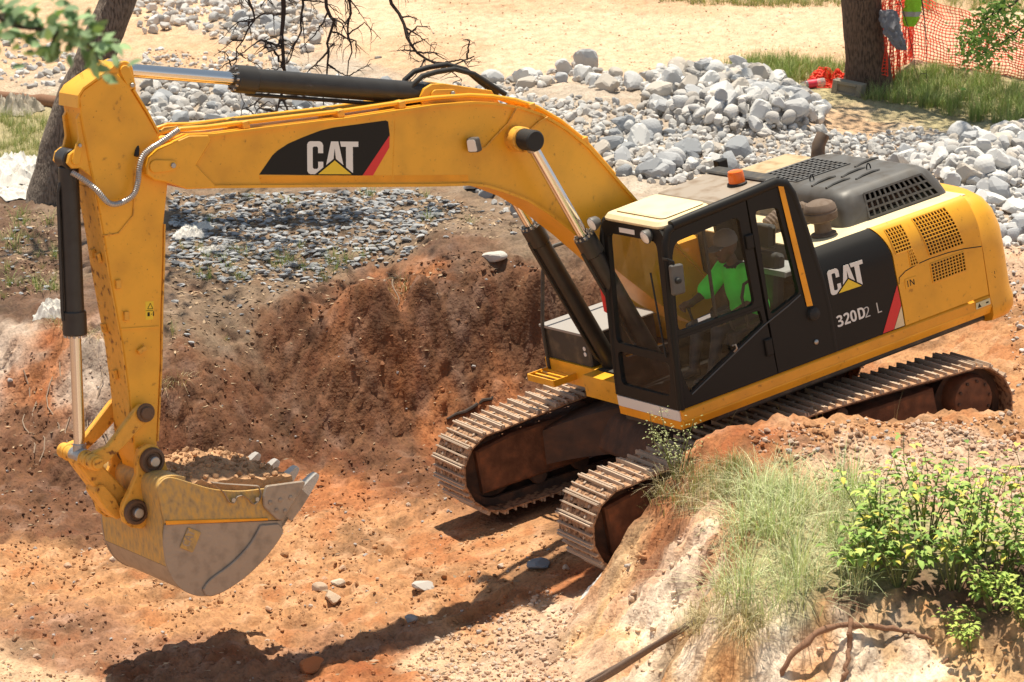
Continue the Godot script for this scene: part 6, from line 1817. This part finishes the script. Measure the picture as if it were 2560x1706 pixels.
func build_plants() -> void:
	var green := Color(.24, .31, .10); var straw := Color(.52, .43, .22); var pale := Color(.36, .42, .20)
	var short_a := tuft_mesh(1, 26, .22, .7, .0035, green, straw, .35)
	var short_b := tuft_mesh(2, 24, .16, .9, .0035, green, straw, .55)
	var lush := tuft_mesh(3, 34, .30, .7, .0045, Color(.26, .38, .10), straw, .2)
	var lush_b := tuft_mesh(4, 34, .22, .9, .0045, Color(.30, .40, .12), straw, .3)
	var long_a := tuft_mesh(5, 34, .48, 1.15, .0042, Color(.50, .58, .30), Color(.72, .66, .42), .4, 1.0)
	var long_b := tuft_mesh(6, 34, .38, 1.5, .0042, Color(.46, .54, .26), Color(.74, .68, .44), .5, 1.0)
	var dry := tuft_mesh(7, 40, .22, 1.2, .003, Color(.44, .38, .20), Color(.60, .50, .32), .6, 1.4)
	grass("green grass growing round the foot of the tree with netting", [lush, lush_b, short_a], spots("grass_tree", 800).filter(func(q): return q.distance_to(Vector2(2.0, -11.75)) > .55), .55, 1.0)
	grass("thin green grass behind the leaning tree", [short_a, short_b], spots("grass_left", 190), .5, .9)
	grass("pale grass at the far edge of the sandy field", [short_a, short_b], spots("grass_far", 120) + spots("grass_far2", 90), .7, 1.2)
	grass("sparse grass tufts between the dark gravel", [short_a, lush_b], spots("grass_litter", 26) + spots("litter", 14) + spots("shade_left", 30), .45, .9)
	grass("long pale green grass arching over the near bank", [long_a, long_b, long_a], spots("grass_main", 120), .35, 1.2)
	grass("dry yellowish grass on the crest beside the near track", [short_a, dry, short_b], spots("grass_edge", 110), .55, 1.1)
	grass("dead grass hanging over the clay edge", [dry], spots("grass_hang", 46) + [Vector2(-3.0, -4.1), Vector2(-3.1, -4.02), Vector2(-3.18, -4.0), Vector2(-3.25, -3.98), Vector2(-2.95, -4.05), Vector2(-6.15, -2.75), Vector2(-6.0, -2.7), Vector2(-5.9, -2.62), Vector2(-6.25, -2.8), Vector2(-5.8, -2.6), Vector2(-5.2, -2.2), Vector2(-5.05, -2.25)], .7, 1.2)
	grass("single thin grass blades sticking up before the track", [tuft_mesh(8, 4, .42, .35, .002, straw, straw, .8)], [Vector2(-.30, 2.02), Vector2(-.16, 1.98), Vector2(.05, 1.93), Vector2(.33, 1.8), Vector2(.62, 1.7), Vector2(1.3, 1.35)], .6, 1.0)
	var leafy := [Color(.24, .36, .075), Color(.31, .44, .10), Color(.17, .29, .055), Color(.27, .40, .085), Color(.37, .48, .11), Color(.43, .50, .12), Color(.56, .48, .08)]
	var at := [Vector2(.86, 4.2), Vector2(1.22, 4.1), Vector2(1.62, 4.15), Vector2(.98, 4.62), Vector2(1.36, 4.66), Vector2(1.74, 4.6), Vector2(2.1, 4.3), Vector2(.74, 4.5), Vector2(2.0, 4.75)]
	for k in 9: shrub(at[k], [.74, .86, .80, .62, .84, .74, .86, .42, .66][k], .36, 14, 190, .09, leafy, "bush", "leafy green bush on the near bank with drooping pointed leaves", "bushes on the near bank")
	shrub(Vector2(1.62, 4.95), .40, .26, 9, 210, .06, [Color(.32, .42, .08), Color(.40, .47, .10), Color(.26, .38, .07)], "seedling_plant", "light green seedling with small leaves on the overhanging clay edge", "seedlings on the clay edge")
	shrub(Vector2(1.42, 5.22), .30, .22, 7, 130, .06, [Color(.32, .42, .08), Color(.40, .47, .10)], "seedling_plant", "light green seedling with small leaves on the overhanging clay edge", "seedlings on the clay edge")
	shrub(Vector2(1.80, 5.2), .42, .25, 8, 190, .06, [Color(.30, .42, .08), Color(.40, .47, .10)], "seedling_plant", "light green seedling with small leaves on the overhanging clay edge", "seedlings on the clay edge")
	shrub(Vector2(-.56, 2.42), .52, .26, 9, 330, .026, [Color(.34, .36, .16), Color(.42, .42, .22), Color(.28, .32, .13)], "grey_weed", "wiry grey-green weed on the crest beside the near track")
	# exposed roots at the clay edge and the dead branch
	var bends := [[[.03, .20, 5.36, .012], [.07, .36, 5.36, .03], [.16, .46, 5.31, .034], [.33, .56, 5.20, .036], [.49, .575, 5.13, .032], [.72, .55, 5.08, .03], [.97, .52, 5.08, .026], [1.15, .46, 5.12, .012]],
		[[.57, .62, 5.06, .022], [.55, .57, 5.16, .026], [.545, .45, 5.22, .022], [.50, .30, 5.36, .024], [.44, .14, 5.42, .02]],
		[[1.26, .38, 5.26, .014], [1.14, .30, 5.36, .016], [1.02, .20, 5.42, .014], [.86, .12, 5.45, .01]]]
	var words := ["thick red-brown root running along the clay edge under the grass", "forked root hanging straight down over the clay face", "short root poking from the clay below the bushes"]
	for k in 3:
		var g := Geo.new()
		var path := []; var rad := []
		var cv := Curve3D.new()
		for q in bends[k]: cv.add_point(Vector3(q[0], q[1], q[2]))
		var n: int = bends[k].size()
		for j in 25:
			var f := j / 24.0
			path.push_back(cv.sample_baked(cv.get_baked_length() * f, true) + Vector3(rng.randfn(), rng.randfn(), rng.randfn()) * .004)
			var t := f * (n - 1); var i := mini(int(t), n - 2)
			rad.push_back(lerpf(bends[k][i][3], bends[k][i + 1][3], t - i) * rng.randf_range(.55, .95))
		g.tube(path, rad, 9)
		tag(part(self, "root", g, mats.root, 50), words[k], "root")
	var g := Geo.new()
	for s in 4:
		var path := []; var rad := []
		for j in 15:
			var f := j / 14.0
			var x := lerpf(-1.32, -.50, f); var z := lerpf(4.05, 4.36, f)
			var up := maxf(height(x, z) + .03, lerpf(-.33, .34, f))
			path.push_back(Vector3(x + .02 * sin(s * 2.0 + f * 5.0), up + .025 * cos(s * 1.7 + f * 3.0), z + .03 * s * .5)); rad.push_back(lerpf(.026, .012, absf(f - .4)) * rng.randf_range(.8, 1.1))
		g.tube(path, rad, 8)
	tag(part(self, "dead_branch", g, textured(mat(lin(.17, .115, .085), .9), mats.root.albedo_texture, 4.0, mats.root.normal_texture, .8), 50), "split dark dead branch leaning against the clay slope", "branch")
# ---------------------------------------------------------------- litter, netting, clothes
func sheet(called: String, label: String, category: String, at: Vector3, size: Vector2, lump: float, turn: float, m: Material, fseed: int, group := "") -> void:
	# a crumpled cloth lying on the ground
	var n := noise(1.0, 4, FastNoiseLite.TYPE_SIMPLEX_SMOOTH, fseed)
	var g := Geo.new()
	var rows := []
	var k := 30
	for j in k + 1:
		var r := PackedVector3Array()
		for i in k + 1:
			var u := float(i) / k - .5; var w := float(j) / k - .5
			var rag := 1.0 + .35 * n.get_noise_2d(atan2(w, u) * 1.3, 5.0)
			var p := Vector2(u * size.x, w * size.y).rotated(turn) * rag
			var x := at.x + p.x; var z := at.z + p.y
			var edge := clampf((.5 - maxf(absf(u), absf(w))) * 6.0, 0.0, 1.0)
			var y := height(x, z) + .012 + lump * edge * (.5 + .9 * absf(n.get_noise_2d(u * 4.0 + 3.0, w * 4.0)) + .4 * n.get_noise_2d(u * 11.0, w * 11.0))
			r.push_back(Vector3(x, y, z) - at)
		rows.push_back(r)
	g.rings(rows, false)
	var under := []
	for r in rows:
		var d := PackedVector3Array()
		for q in r: d.push_back(q - Vector3(0, .008, 0))
		d.reverse(); under.push_back(d)
	g.rings(under, false)
	tag(part(self, called, g, m, 70, Transform3D(Basis(), at)), label, category, group)

func net(g: Geo, f: Callable, nu: int, nv: int, r: float) -> void:
	# strands of a mesh over a surface f(u, v)
	for i in nu + 1:
		var path := []
		for j in nv * 2 + 1: path.push_back(f.call(float(i) / nu, float(j) / (nv * 2)))
		g.tube(path, r, 4, false)
	for j in nv + 1:
		var path := []
		for i in nu + 1: path.push_back(f.call(float(i) / nu, float(j) / nv))
		g.tube(path, r * 1.15, 4, false)

func build_things() -> void:
	var n := noise(1.1, 3, FastNoiseLite.TYPE_SIMPLEX_SMOOTH, 91)
	# safety netting
	var t := thing("safety_netting", "orange plastic safety netting strung from the tree out over the grass", "netting", Transform3D(Basis(), Vector3(3.3, 1.0, -13.6)))
	var o := t.position
	var g := Geo.new()
	net(g, func(u: float, v: float) -> Vector3:
		var x := lerpf(3.22, 5.3, u); var z := lerpf(-14.0, -11.9, u)
		var low := height(x, z) + .02
		var top := lerpf(1.92, 1.52, pow(u, .7)) + .05 * n.get_noise_1d(u * 3.0)
		return Vector3(x + .05 * n.get_noise_2d(u * 4.0, v * 2.0), lerpf(low, top, v), z + .16 * n.get_noise_2d(u * 5.0 + 4.0, v * 1.5)) - o, 56, 19, .0055)
	part(t, "net_panel", g, mats.net, 40)
	g = Geo.new()
	net(g, func(u: float, v: float) -> Vector3:
		var x := lerpf(2.62, 3.28, u); var z := lerpf(-11.78, -13.9, u) + .12 * sin(u * 26.0) * (1.0 - v * .3)
		var low := lerpf(1.25, height(3.1, -12.8) + .05, smoothstep(0.0, .35, u)) 
		return Vector3(x + .05 * sin(u * 30.0 + v * 3.0), lerpf(low, 2.25, v) + .03 * n.get_noise_2d(u * 9.0, v * 3.0), z) - o, 44, 24, .0046)
	part(t, "net_folds", g, mats.net, 40)
	g = Geo.new()
	for q in [[5.28, -11.92], [3.24, -14.0]]:
		var y: float = height(q[0], q[1])
		g.rod(Vector3(q[0], y - .2, q[1]) - o, Vector3(q[0], y + 1.2, q[1]) - o, .012, 8)
	part(t, "net_stakes", g, mats.steel, 40)
	# crumpled scrap of the same net
	t = thing("netting_scrap", "crumpled scrap of orange netting lying beside the concrete block", "netting", Transform3D(Basis(), Vector3(2.02, 1.03, -12.25)))
	g = Geo.new()
	var hg := height(2.02, -12.25) - 1.03
	for s in 3:
		net(g, func(u: float, v: float) -> Vector3:
			var a := u * TAU * .9 + s
			var rr := .10 + .13 * v + .07 * n.get_noise_2d(u * 6.0 + s * 5.0, v * 5.0)
			return Vector3(rr * cos(a) * 1.3, hg + .20 * (1.0 - v) * (.6 + .4 * sin(a * 3.0 + s)) + .02, rr * sin(a)), 16, 6, .006)
	part(t, "net_panel", g, mats.net, 40)
	# concrete block with a recess
	var cb := Vector3(2.22, 0, -11.66); cb.y = height(cb.x, cb.z)
	var bt := Transform3D(Basis(Vector3.UP, -.45).rotated(Vector3(0, 0, 1), -.12), cb + Vector3(0, .075, 0))
	t = thing("concrete_block", "dusty concrete block with a recess lying by the tree foot", "block", bt)
	g = Geo.new()
	g.box(Vector3(-.19, -.09, -.09), Vector3(.19, .09, .055), .008)
	g.box(Vector3(-.19, -.09, .056), Vector3(-.12, .09, .09), .006); g.box(Vector3(.12, -.09, .056), Vector3(.19, .09, .09), .006)
	g.box(Vector3(-.119, -.09, .056), Vector3(.119, -.045, .09), .006); g.box(Vector3(-.119, .045, .056), Vector3(.119, .09, .09), .006)
	part(t, "block_body", g, textured(mat(lin(.34, .29, .22), .95), mats.stone.albedo_texture, 3.0, mats.stone.normal_texture, .8), 0)
	# plastic bottle
	var bo := Vector3(1.80, 0, -12.02); bo.y = height(bo.x, bo.z) + .055
	t = thing("plastic_bottle", "clear plastic drink bottle with a red label lying in the grass", "bottle", Transform3D(Basis(Vector3(0, 0, 1), PI / 2 + .1).rotated(Vector3.UP, .25), bo))
	g = Geo.new()
	g.lathe(p2([.02, -.17, .048, -.165, .052, -.13, .048, -.06, .05, .05, .05, .08, .03, .135, .014, .16, .014, .17]), 20)
	var clear := mat(Color(.85, .9, .88, .35), .08); clear.transparency = BaseMaterial3D.TRANSPARENCY_ALPHA
	part(t, "bottle_body", g, clear, 40)
	g = Geo.new()
	g.lathe(p2([.0505, -.06, .0525, -.055, .0525, .05, .0505, .055]), 20, Transform3D(), false)
	part(t, "bottle_label", g, mat(lin(.75, .04, .08), .4), 40)
	g = Geo.new()
	g.lathe(p2([.017, .165, .017, .19, .012, .193]), 14)
	part(t, "bottle_cap", g, mats.white, 40)
	# clothes hung on the tree
	for c in [["jacket", "crumpled grey-blue jacket hanging on the tree trunk", Vector3(2.68, 1.86, -11.72), Vector3(.13, .27, .10), lin(.20, .20, .22), .35, [[0, .18, -.06, .10, .09], [.02, .05, .0, .105, .09], [.07, -.08, .05, .10, .08], [.13, -.20, .08, .085, .07], [.17, -.27, .09, .05, .05]]], ["safety_vest", "lime safety vest with a grey band hung on the netting", Vector3(3.06, 1.92, -12.42), Vector3(.1, .25, .05), lin(.38, .80, .05), .1, [[0, .26, 0, .05, .03], [.01, .16, .02, .09, .035], [.0, .0, .02, .10, .035], [-.02, -.12, .01, .09, .03], [-.03, -.19, .0, .05, .02]]]]:
		var list := []
		var body: Array = c[6]
		var cn := noise(2.5, 3, FastNoiseLite.TYPE_SIMPLEX_SMOOTH, 95)
		var cvs := []
		for j in 25:
			var f: float = j / 24.0 * (body.size() - 1)
			var i := mini(int(f), body.size() - 2)
			var a: Array = body[i]; var b: Array = body[i + 1]
			var w := f - i
			var ring := PackedVector3Array()
			for s in 28:
				var an := -TAU * s / 28
				var q := 1.0 + .45 * cn.get_noise_3d(cos(an) * 1.2, j * .12, sin(an) * 1.2) + .12 * sin(an * 7.0 + j * .4)
				ring.push_back(Vector3(lerpf(a[0], b[0], w) + cos(an) * lerpf(a[3], b[3], w) * q, lerpf(a[1], b[1], w), lerpf(a[2], b[2], w) + sin(an) * lerpf(a[4], b[4], w) * q))
			list.push_back(ring)
		list.reverse()
		g = Geo.new()
		g.rings(list); g.cap(list[0], true); g.cap(list[-1])
		var th := thing(c[0], c[1], c[0].replace("_", " "), Transform3D(Basis(), c[2]))
		part(th, "cloth", g, textured(mat(c[4], .9), mats.cloth.albedo_texture, 4.0), 60)
		if c[0] == "safety_vest":
			g = Geo.new()
			var belt := []
			for j in [9, 12]:
				var ring := PackedVector3Array()
				for q in list[j]: ring.push_back(Vector3(q.x * 1.06, q.y, (q.z - .02) * 1.12 + .02))
				belt.push_back(ring)
			g.rings(belt)
			part(th, "reflective_band", g, mat(lin(.45, .47, .48), .4), 60)
	# sheets and rags
	sheet("white_sheet", "large crumpled white plastic sheet behind the leaning tree", "plastic sheet", Vector3(-7.45, .81, -8.45), Vector2(.9, 1.0), .16, .3, mats.cloth, 11)
	sheet("white_sheet", "flat dirty white sheet at the foot of the leaning tree", "plastic sheet", Vector3(-7.4, .80, -7.5), Vector2(.9, .55), .07, -.1, mats.cloth, 12)
	sheet("sack", "folded beige sack beside the log", "sack", Vector3(-7.93, .87, -11.6), Vector2(.5, .5), .20, .6, textured(mat(lin(.50, .44, .35), .95), mats.cloth.albedo_texture, 3.0), 13)
	sheet("rag", "frayed white rag on the bank edge beside the bucket cylinder", "rag", Vector3(-6.28, .77, -2.98), Vector2(.42, .24), .07, .3, mats.cloth, 14)
	sheet("rag", "grey-white rag lying in the dark gravel beside the stick", "rag", Vector3(-5.22, .8, -5.8), Vector2(.34, .42), .06, .2, mats.cloth, 15)
	sheet("rag", "small torn white rag between gravel and bank edge", "rag", Vector3(-4.93, .85, -4.9), Vector2(.26, .16), .05, -.4, mats.cloth, 16)
	sheet("plastic_scrap", "white plastic scrap lying in front of the near track tip", "plastic scrap", Vector3(-1.22, -.27, 2.35), Vector2(.22, .12), .03, .5, mats.white, 17)
	# log
	g = Geo.new()
	var lp := []; var lr := []
	for k in 13:
		var f := k / 12.0
		var x := lerpf(-8.9, -7.25, f); var z := lerpf(-12.35, -11.75, f)
		lp.push_back(Vector3(x, height(x, z) + .07 + .02 * sin(f * 5.0), z)); lr.push_back(.075 + .012 * sin(f * 9.0))
	g.tube(lp, lr, 12)
	tag(part(self, "log", g, mats.root, 50), "reddish fallen log behind the leaning tree", "log")

# ---------------------------------------------------------------- operator
func body_mesh(bones: Array, lo: Vector3, hi: Vector3, cell: float, k: float, colour: Callable) -> ArrayMesh:
	# bones: [a, b, radius at a, radius at b]; smooth union of tapered capsules, meshed as surface nets
	var n := Vector3i(((hi - lo) / cell).ceil()) + Vector3i.ONE
	var field := PackedFloat32Array(); field.resize(n.x * n.y * n.z)
	field.fill(9.0)
	for b in bones:
		var ab: Vector3 = b[1] - b[0]
		var reach := Vector3.ONE * (maxf(b[2], b[3]) + k + cell * 2.0)
		var c0 := Vector3i(((b[0].min(b[1]) - reach - lo) / cell).floor()).clamp(Vector3i.ZERO, n - Vector3i.ONE)
		var c1 := Vector3i(((b[0].max(b[1]) + reach - lo) / cell).ceil()).clamp(Vector3i.ZERO, n - Vector3i.ONE)
		for z in range(c0.z, c1.z + 1):
			for y in range(c0.y, c1.y + 1):
				for x in range(c0.x, c1.x + 1):
					var p := lo + Vector3(x, y, z) * cell
					var t := clampf((p - b[0]).dot(ab) / maxf(ab.length_squared(), 1e-9), 0.0, 1.0)
					var d: float = p.distance_to(b[0] + ab * t) - lerpf(b[2], b[3], t)
					var at := (z * n.y + y) * n.x + x
					var best := field[at]
					var h := clampf(.5 + .5 * (best - d) / k, 0.0, 1.0)
					field[at] = lerpf(best, d, h) - k * h * (1.0 - h)
	var cells := {}
	var step := [Vector3i(0, 0, 0), Vector3i(1, 0, 0), Vector3i(0, 1, 0), Vector3i(1, 1, 0), Vector3i(0, 0, 1), Vector3i(1, 0, 1), Vector3i(0, 1, 1), Vector3i(1, 1, 1)]
	var edges := [[0, 1], [2, 3], [4, 5], [6, 7], [0, 2], [1, 3], [4, 6], [5, 7], [0, 4], [1, 5], [2, 6], [3, 7]]
	for z in n.z - 1:
		for y in n.y - 1:
			for x in n.x - 1:
				var val := []
				var inside := 0
				for s in step:
					var q: float = field[((z + s.z) * n.y + y + s.y) * n.x + x + s.x]
					val.push_back(q)
					if q < 0.0: inside += 1
				if inside == 0 or inside == 8: continue
				var sum := Vector3.ZERO; var count := 0
				for e in edges:
					if (val[e[0]] < 0.0) != (val[e[1]] < 0.0):
						sum += Vector3(step[e[0]]).lerp(Vector3(step[e[1]]), val[e[0]] / (val[e[0]] - val[e[1]])); count += 1
				cells[Vector3i(x, y, z)] = lo + (Vector3(x, y, z) + sum / count) * cell
	var g := Geo.new(); g.coloured = true
	var axes := [Vector3i(1, 0, 0), Vector3i(0, 1, 0), Vector3i(0, 0, 1)]
	for c in cells:
		for a in 3:
			var e: Vector3i = axes[a]; var u: Vector3i = axes[(a + 1) % 3]; var w: Vector3i = axes[(a + 2) % 3]
			var q: Vector3i = c + e
			var f0 := field[(c.z * n.y + c.y) * n.x + c.x]
			if q.x >= n.x or q.y >= n.y or q.z >= n.z: continue
			var f1 := field[(q.z * n.y + q.y) * n.x + q.x]
			if (f0 < 0.0) == (f1 < 0.0): continue
			if not (cells.has(c - u) and cells.has(c - w) and cells.has(c - u - w)): continue
			var p := [cells[c], cells[c - u], cells[c - u - w], cells[c - w]]
			g.tint = colour.call((p[0] + p[2]) * .5)
			if f0 < 0.0: g.quad(p[0], p[1], p[2], p[3])
			else: g.quad(p[3], p[2], p[1], p[0])
	return g.mesh(80)

func build_person() -> void:
	var hip := Vector3(-.02, 1.62, .85)
	var t := thing("person", "operator in a lime green shirt and grey cap seated at the cab levers", "person", upper * Transform3D(Basis(), Vector3(-.08, 1.56, .85)))
	var o := Vector3(-.08, 1.56, .85)
	var skin_m := mat(Color.WHITE, .6); skin_m.vertex_color_use_as_albedo = true
	var neck := Vector3(-.13, 2.11, .85); var head := Vector3(-.20, 2.26, .86)
	var shl := Vector3(-.12, 2.045, 1.02); var shr := Vector3(-.12, 2.045, .68)
	var ell := Vector3(-.17, 1.82, 1.10); var elr := Vector3(-.30, 1.86, .58)
	var hal := Vector3(-.42, 1.77, 1.10); var har := Vector3(-.46, 1.82, .60)
	var B := func(a: Vector3, b: Vector3, r0: float, r1: float) -> Array: return [a - o, b - o, r0, r1]
	var body := [B.call(hip + Vector3(0, 0, -.07), hip + Vector3(0, 0, .07), .12, .12), B.call(hip, Vector3(-.08, 1.85, .85), .125, .12), B.call(Vector3(-.08, 1.85, .85), Vector3(-.12, 2.0, .85), .12, .11), B.call(shl, shr, .06, .06), B.call(neck - Vector3(0, .05, 0), neck + Vector3(-.03, .06, 0), .05, .048),
		B.call(head + Vector3(.015, .03, 0), head + Vector3(.02, .045, 0), .088, .088), B.call(head + Vector3(-.03, -.02, 0), head + Vector3(-.045, -.075, .0), .062, .042), B.call(head + Vector3(-.085, .0, 0), head + Vector3(-.095, -.02, 0), .014, .016), B.call(head + Vector3(.01, -.01, .078), head + Vector3(.012, -.035, .076), .018, .014), B.call(head + Vector3(.01, -.01, -.078), head + Vector3(.012, -.035, -.076), .018, .014),
		B.call(shl, ell, .052, .043), B.call(ell, hal, .04, .028), B.call(shr, elr, .052, .043), B.call(elr, har, .04, .028),
		B.call(hip + Vector3(-.03, -.0, .10), Vector3(-.50, 1.64, 1.0), .085, .065), B.call(hip + Vector3(-.03, 0, -.10), Vector3(-.50, 1.64, .70), .085, .065), B.call(Vector3(-.50, 1.64, 1.0), Vector3(-.62, 1.30, .98), .06, .045), B.call(Vector3(-.50, 1.64, .70), Vector3(-.62, 1.30, .72), .06, .045), B.call(Vector3(-.60, 1.28, .98), Vector3(-.78, 1.27, .98), .04, .035), B.call(Vector3(-.60, 1.28, .72), Vector3(-.78, 1.27, .72), .04, .035)]
	for h in [[hal, 1.0], [har, -1.0]]:
		var p: Vector3 = h[0]
		body.push_back(B.call(p, p + Vector3(-.05, .005, 0), .028, .03))
		for f in 4:
			var zf := (f - 1.5) * .019
			var a := p + Vector3(-.06, .012, zf)
			body.push_back(B.call(a, a + Vector3(-.035, -.012, 0), .0095, .009)); body.push_back(B.call(a + Vector3(-.035, -.012, 0), a + Vector3(-.03, -.045 - .004 * f, 0), .009, .008))
		body.push_back(B.call(p + Vector3(-.02, .0, -.026 * h[1]), p + Vector3(-.055, .02, -.042 * h[1]), .011, .009))
	var m := body_mesh(body, Vector3(-.78, -.36, -.38), Vector3(.26, .92, .38), .0125, .022, func(p: Vector3) -> Color:
		if p.y < .2 and p.x + .12 < .33 and not (p.y > .13 and absf(p.z) > .18): return Color(.018, .02, .03)
		return Color(.085, .042, .025))
	var b := obj(t, "body", m, skin_m)
	# clothing over the body
	var shirt := [B.call(Vector3(-.04, 1.70, .80), Vector3(-.04, 1.70, .90), .142, .142), B.call(Vector3(-.04, 1.70, .85), Vector3(-.085, 1.88, .85), .148, .14), B.call(Vector3(-.085, 1.88, .85), Vector3(-.12, 2.0, .85), .14, .125), B.call(shl + Vector3(0, -.005, .005), shr + Vector3(0, -.005, -.005), .075, .075), B.call(shl, shl.lerp(ell, .85), .072, .078), B.call(shr, shr.lerp(elr, .85), .072, .082)]
	var sm := mat(Color.WHITE, .85); sm.vertex_color_use_as_albedo = true
	var folds := noise(7.0, 2, FastNoiseLite.TYPE_SIMPLEX_SMOOTH, 5)
	obj(b, "shirt", body_mesh(shirt, Vector3(-.42, -.06, -.42), Vector3(.24, .64, .42), .0135, .04, func(p: Vector3) -> Color:
		if p.y > .53 and absf(p.z) < .085: return Color(.02, .025, .02)
		var f := 1.0 + .12 * folds.get_noise_3dv(p)
		return Color(.07 * f, .86 * f, .09 * f)), sm)
	var g := Geo.new()
	var hc := head - o
	g.lathe(p2([.103, .0, .105, .03, .095, .075, .06, .11, .01, .122]), 22, Transform3D(Basis(Vector3(0, 0, 1), .12), hc + Vector3(.015, .045, 0)))
	g.prism(rounded(p2([-.19, -.06, -.07, -.085, -.07, .085, -.19, .06]), .04), -.004, .004, .002, Transform3D(Basis(Vector3(1, 0, 0), Vector3(0, 0, 1), Vector3(0, -1, 0)).rotated(Vector3(0, 0, 1), .18), hc + Vector3(.01, .05, 0)))
	part(b, "cap", g, mat(lin(.14, .14, .14), .9), 40)
	g = Geo.new()
	for s in [-1.0, 1.0]: g.lathe(p2([.002, -.007, .008, -.003, .008, .003, .002, .007]), 8, Transform3D(Basis(Vector3(0, 0, 1), PI / 2), hc + Vector3(-.074, .01, s * .032)))
	part(b, "eyes", g, mat(lin(.5, .48, .45), .3), 40)
	g = Geo.new()
	g.bar([hc + Vector3(-.083, -.058, -.022), hc + Vector3(-.088, -.058, 0), hc + Vector3(-.083, -.058, .022)], .008, .010, Vector3(-1, 0, 0))
	part(b, "mouth", g, mat(lin(.12, .04, .03), .5), 40)
func _ready() -> void:
	rng.seed = 4711
	# camera
	var cam := Camera3D.new()
	cam.name = "camera"
	cam.position = Vector3(-1.88766, 8.94857, 26.87469)
	cam.rotation_degrees = Vector3(-16, 0, 0)
	cam.fov = 12.1115
	cam.near = .5; cam.far = 600.0
	var lens := CameraAttributesPhysical.new()
	lens.frustum_focal_length = 113.116
	lens.frustum_near = .5; lens.frustum_far = 600.0
	lens.frustum_focus_distance = 28.5
	lens.exposure_aperture = 4.5
	cam.attributes = lens
	add_child(cam)
	cam.current = true
	# sky and exposure
	var sky_mat := ProceduralSkyMaterial.new()
	sky_mat.sky_top_color = Color(.47, .53, .60)
	sky_mat.sky_horizon_color = Color(.76, .78, .80)
	sky_mat.ground_horizon_color = Color(.70, .66, .58)
	sky_mat.ground_bottom_color = Color(.45, .36, .27)
	sky_mat.sky_curve = .15
	var sky := Sky.new()
	sky.sky_material = sky_mat
	var env := Environment.new()
	env.background_mode = Environment.BG_SKY
	env.sky = sky
	env.tonemap_mode = Environment.TONE_MAPPER_LINEAR
	env.tonemap_exposure = 1.45
	env.sdfgi_enabled = true; env.ssao_enabled = true; env.ssil_enabled = true
	var we := WorldEnvironment.new()
	we.name = "environment"
	we.environment = env
	add_child(we)
	# the sun, high and slightly behind the machine
	var sun := DirectionalLight3D.new()
	sun.name = "sun"
	sun.light_color = Color(1, .955, .875)
	sun.light_energy = 1.6
	sun.light_angular_distance = .8
	sun.shadow_enabled = true
	add_child(sun)
	sun.look_at_from_position(Vector3(-.03, 1.0, -.22) * 30.0, Vector3.ZERO, Vector3(0, 0, -1))
	make_materials()
	prepare_ground()
	build_ground()
	build_excavator()
	build_person()
	build_stones()
	build_trees()
	build_plants()
	build_things()
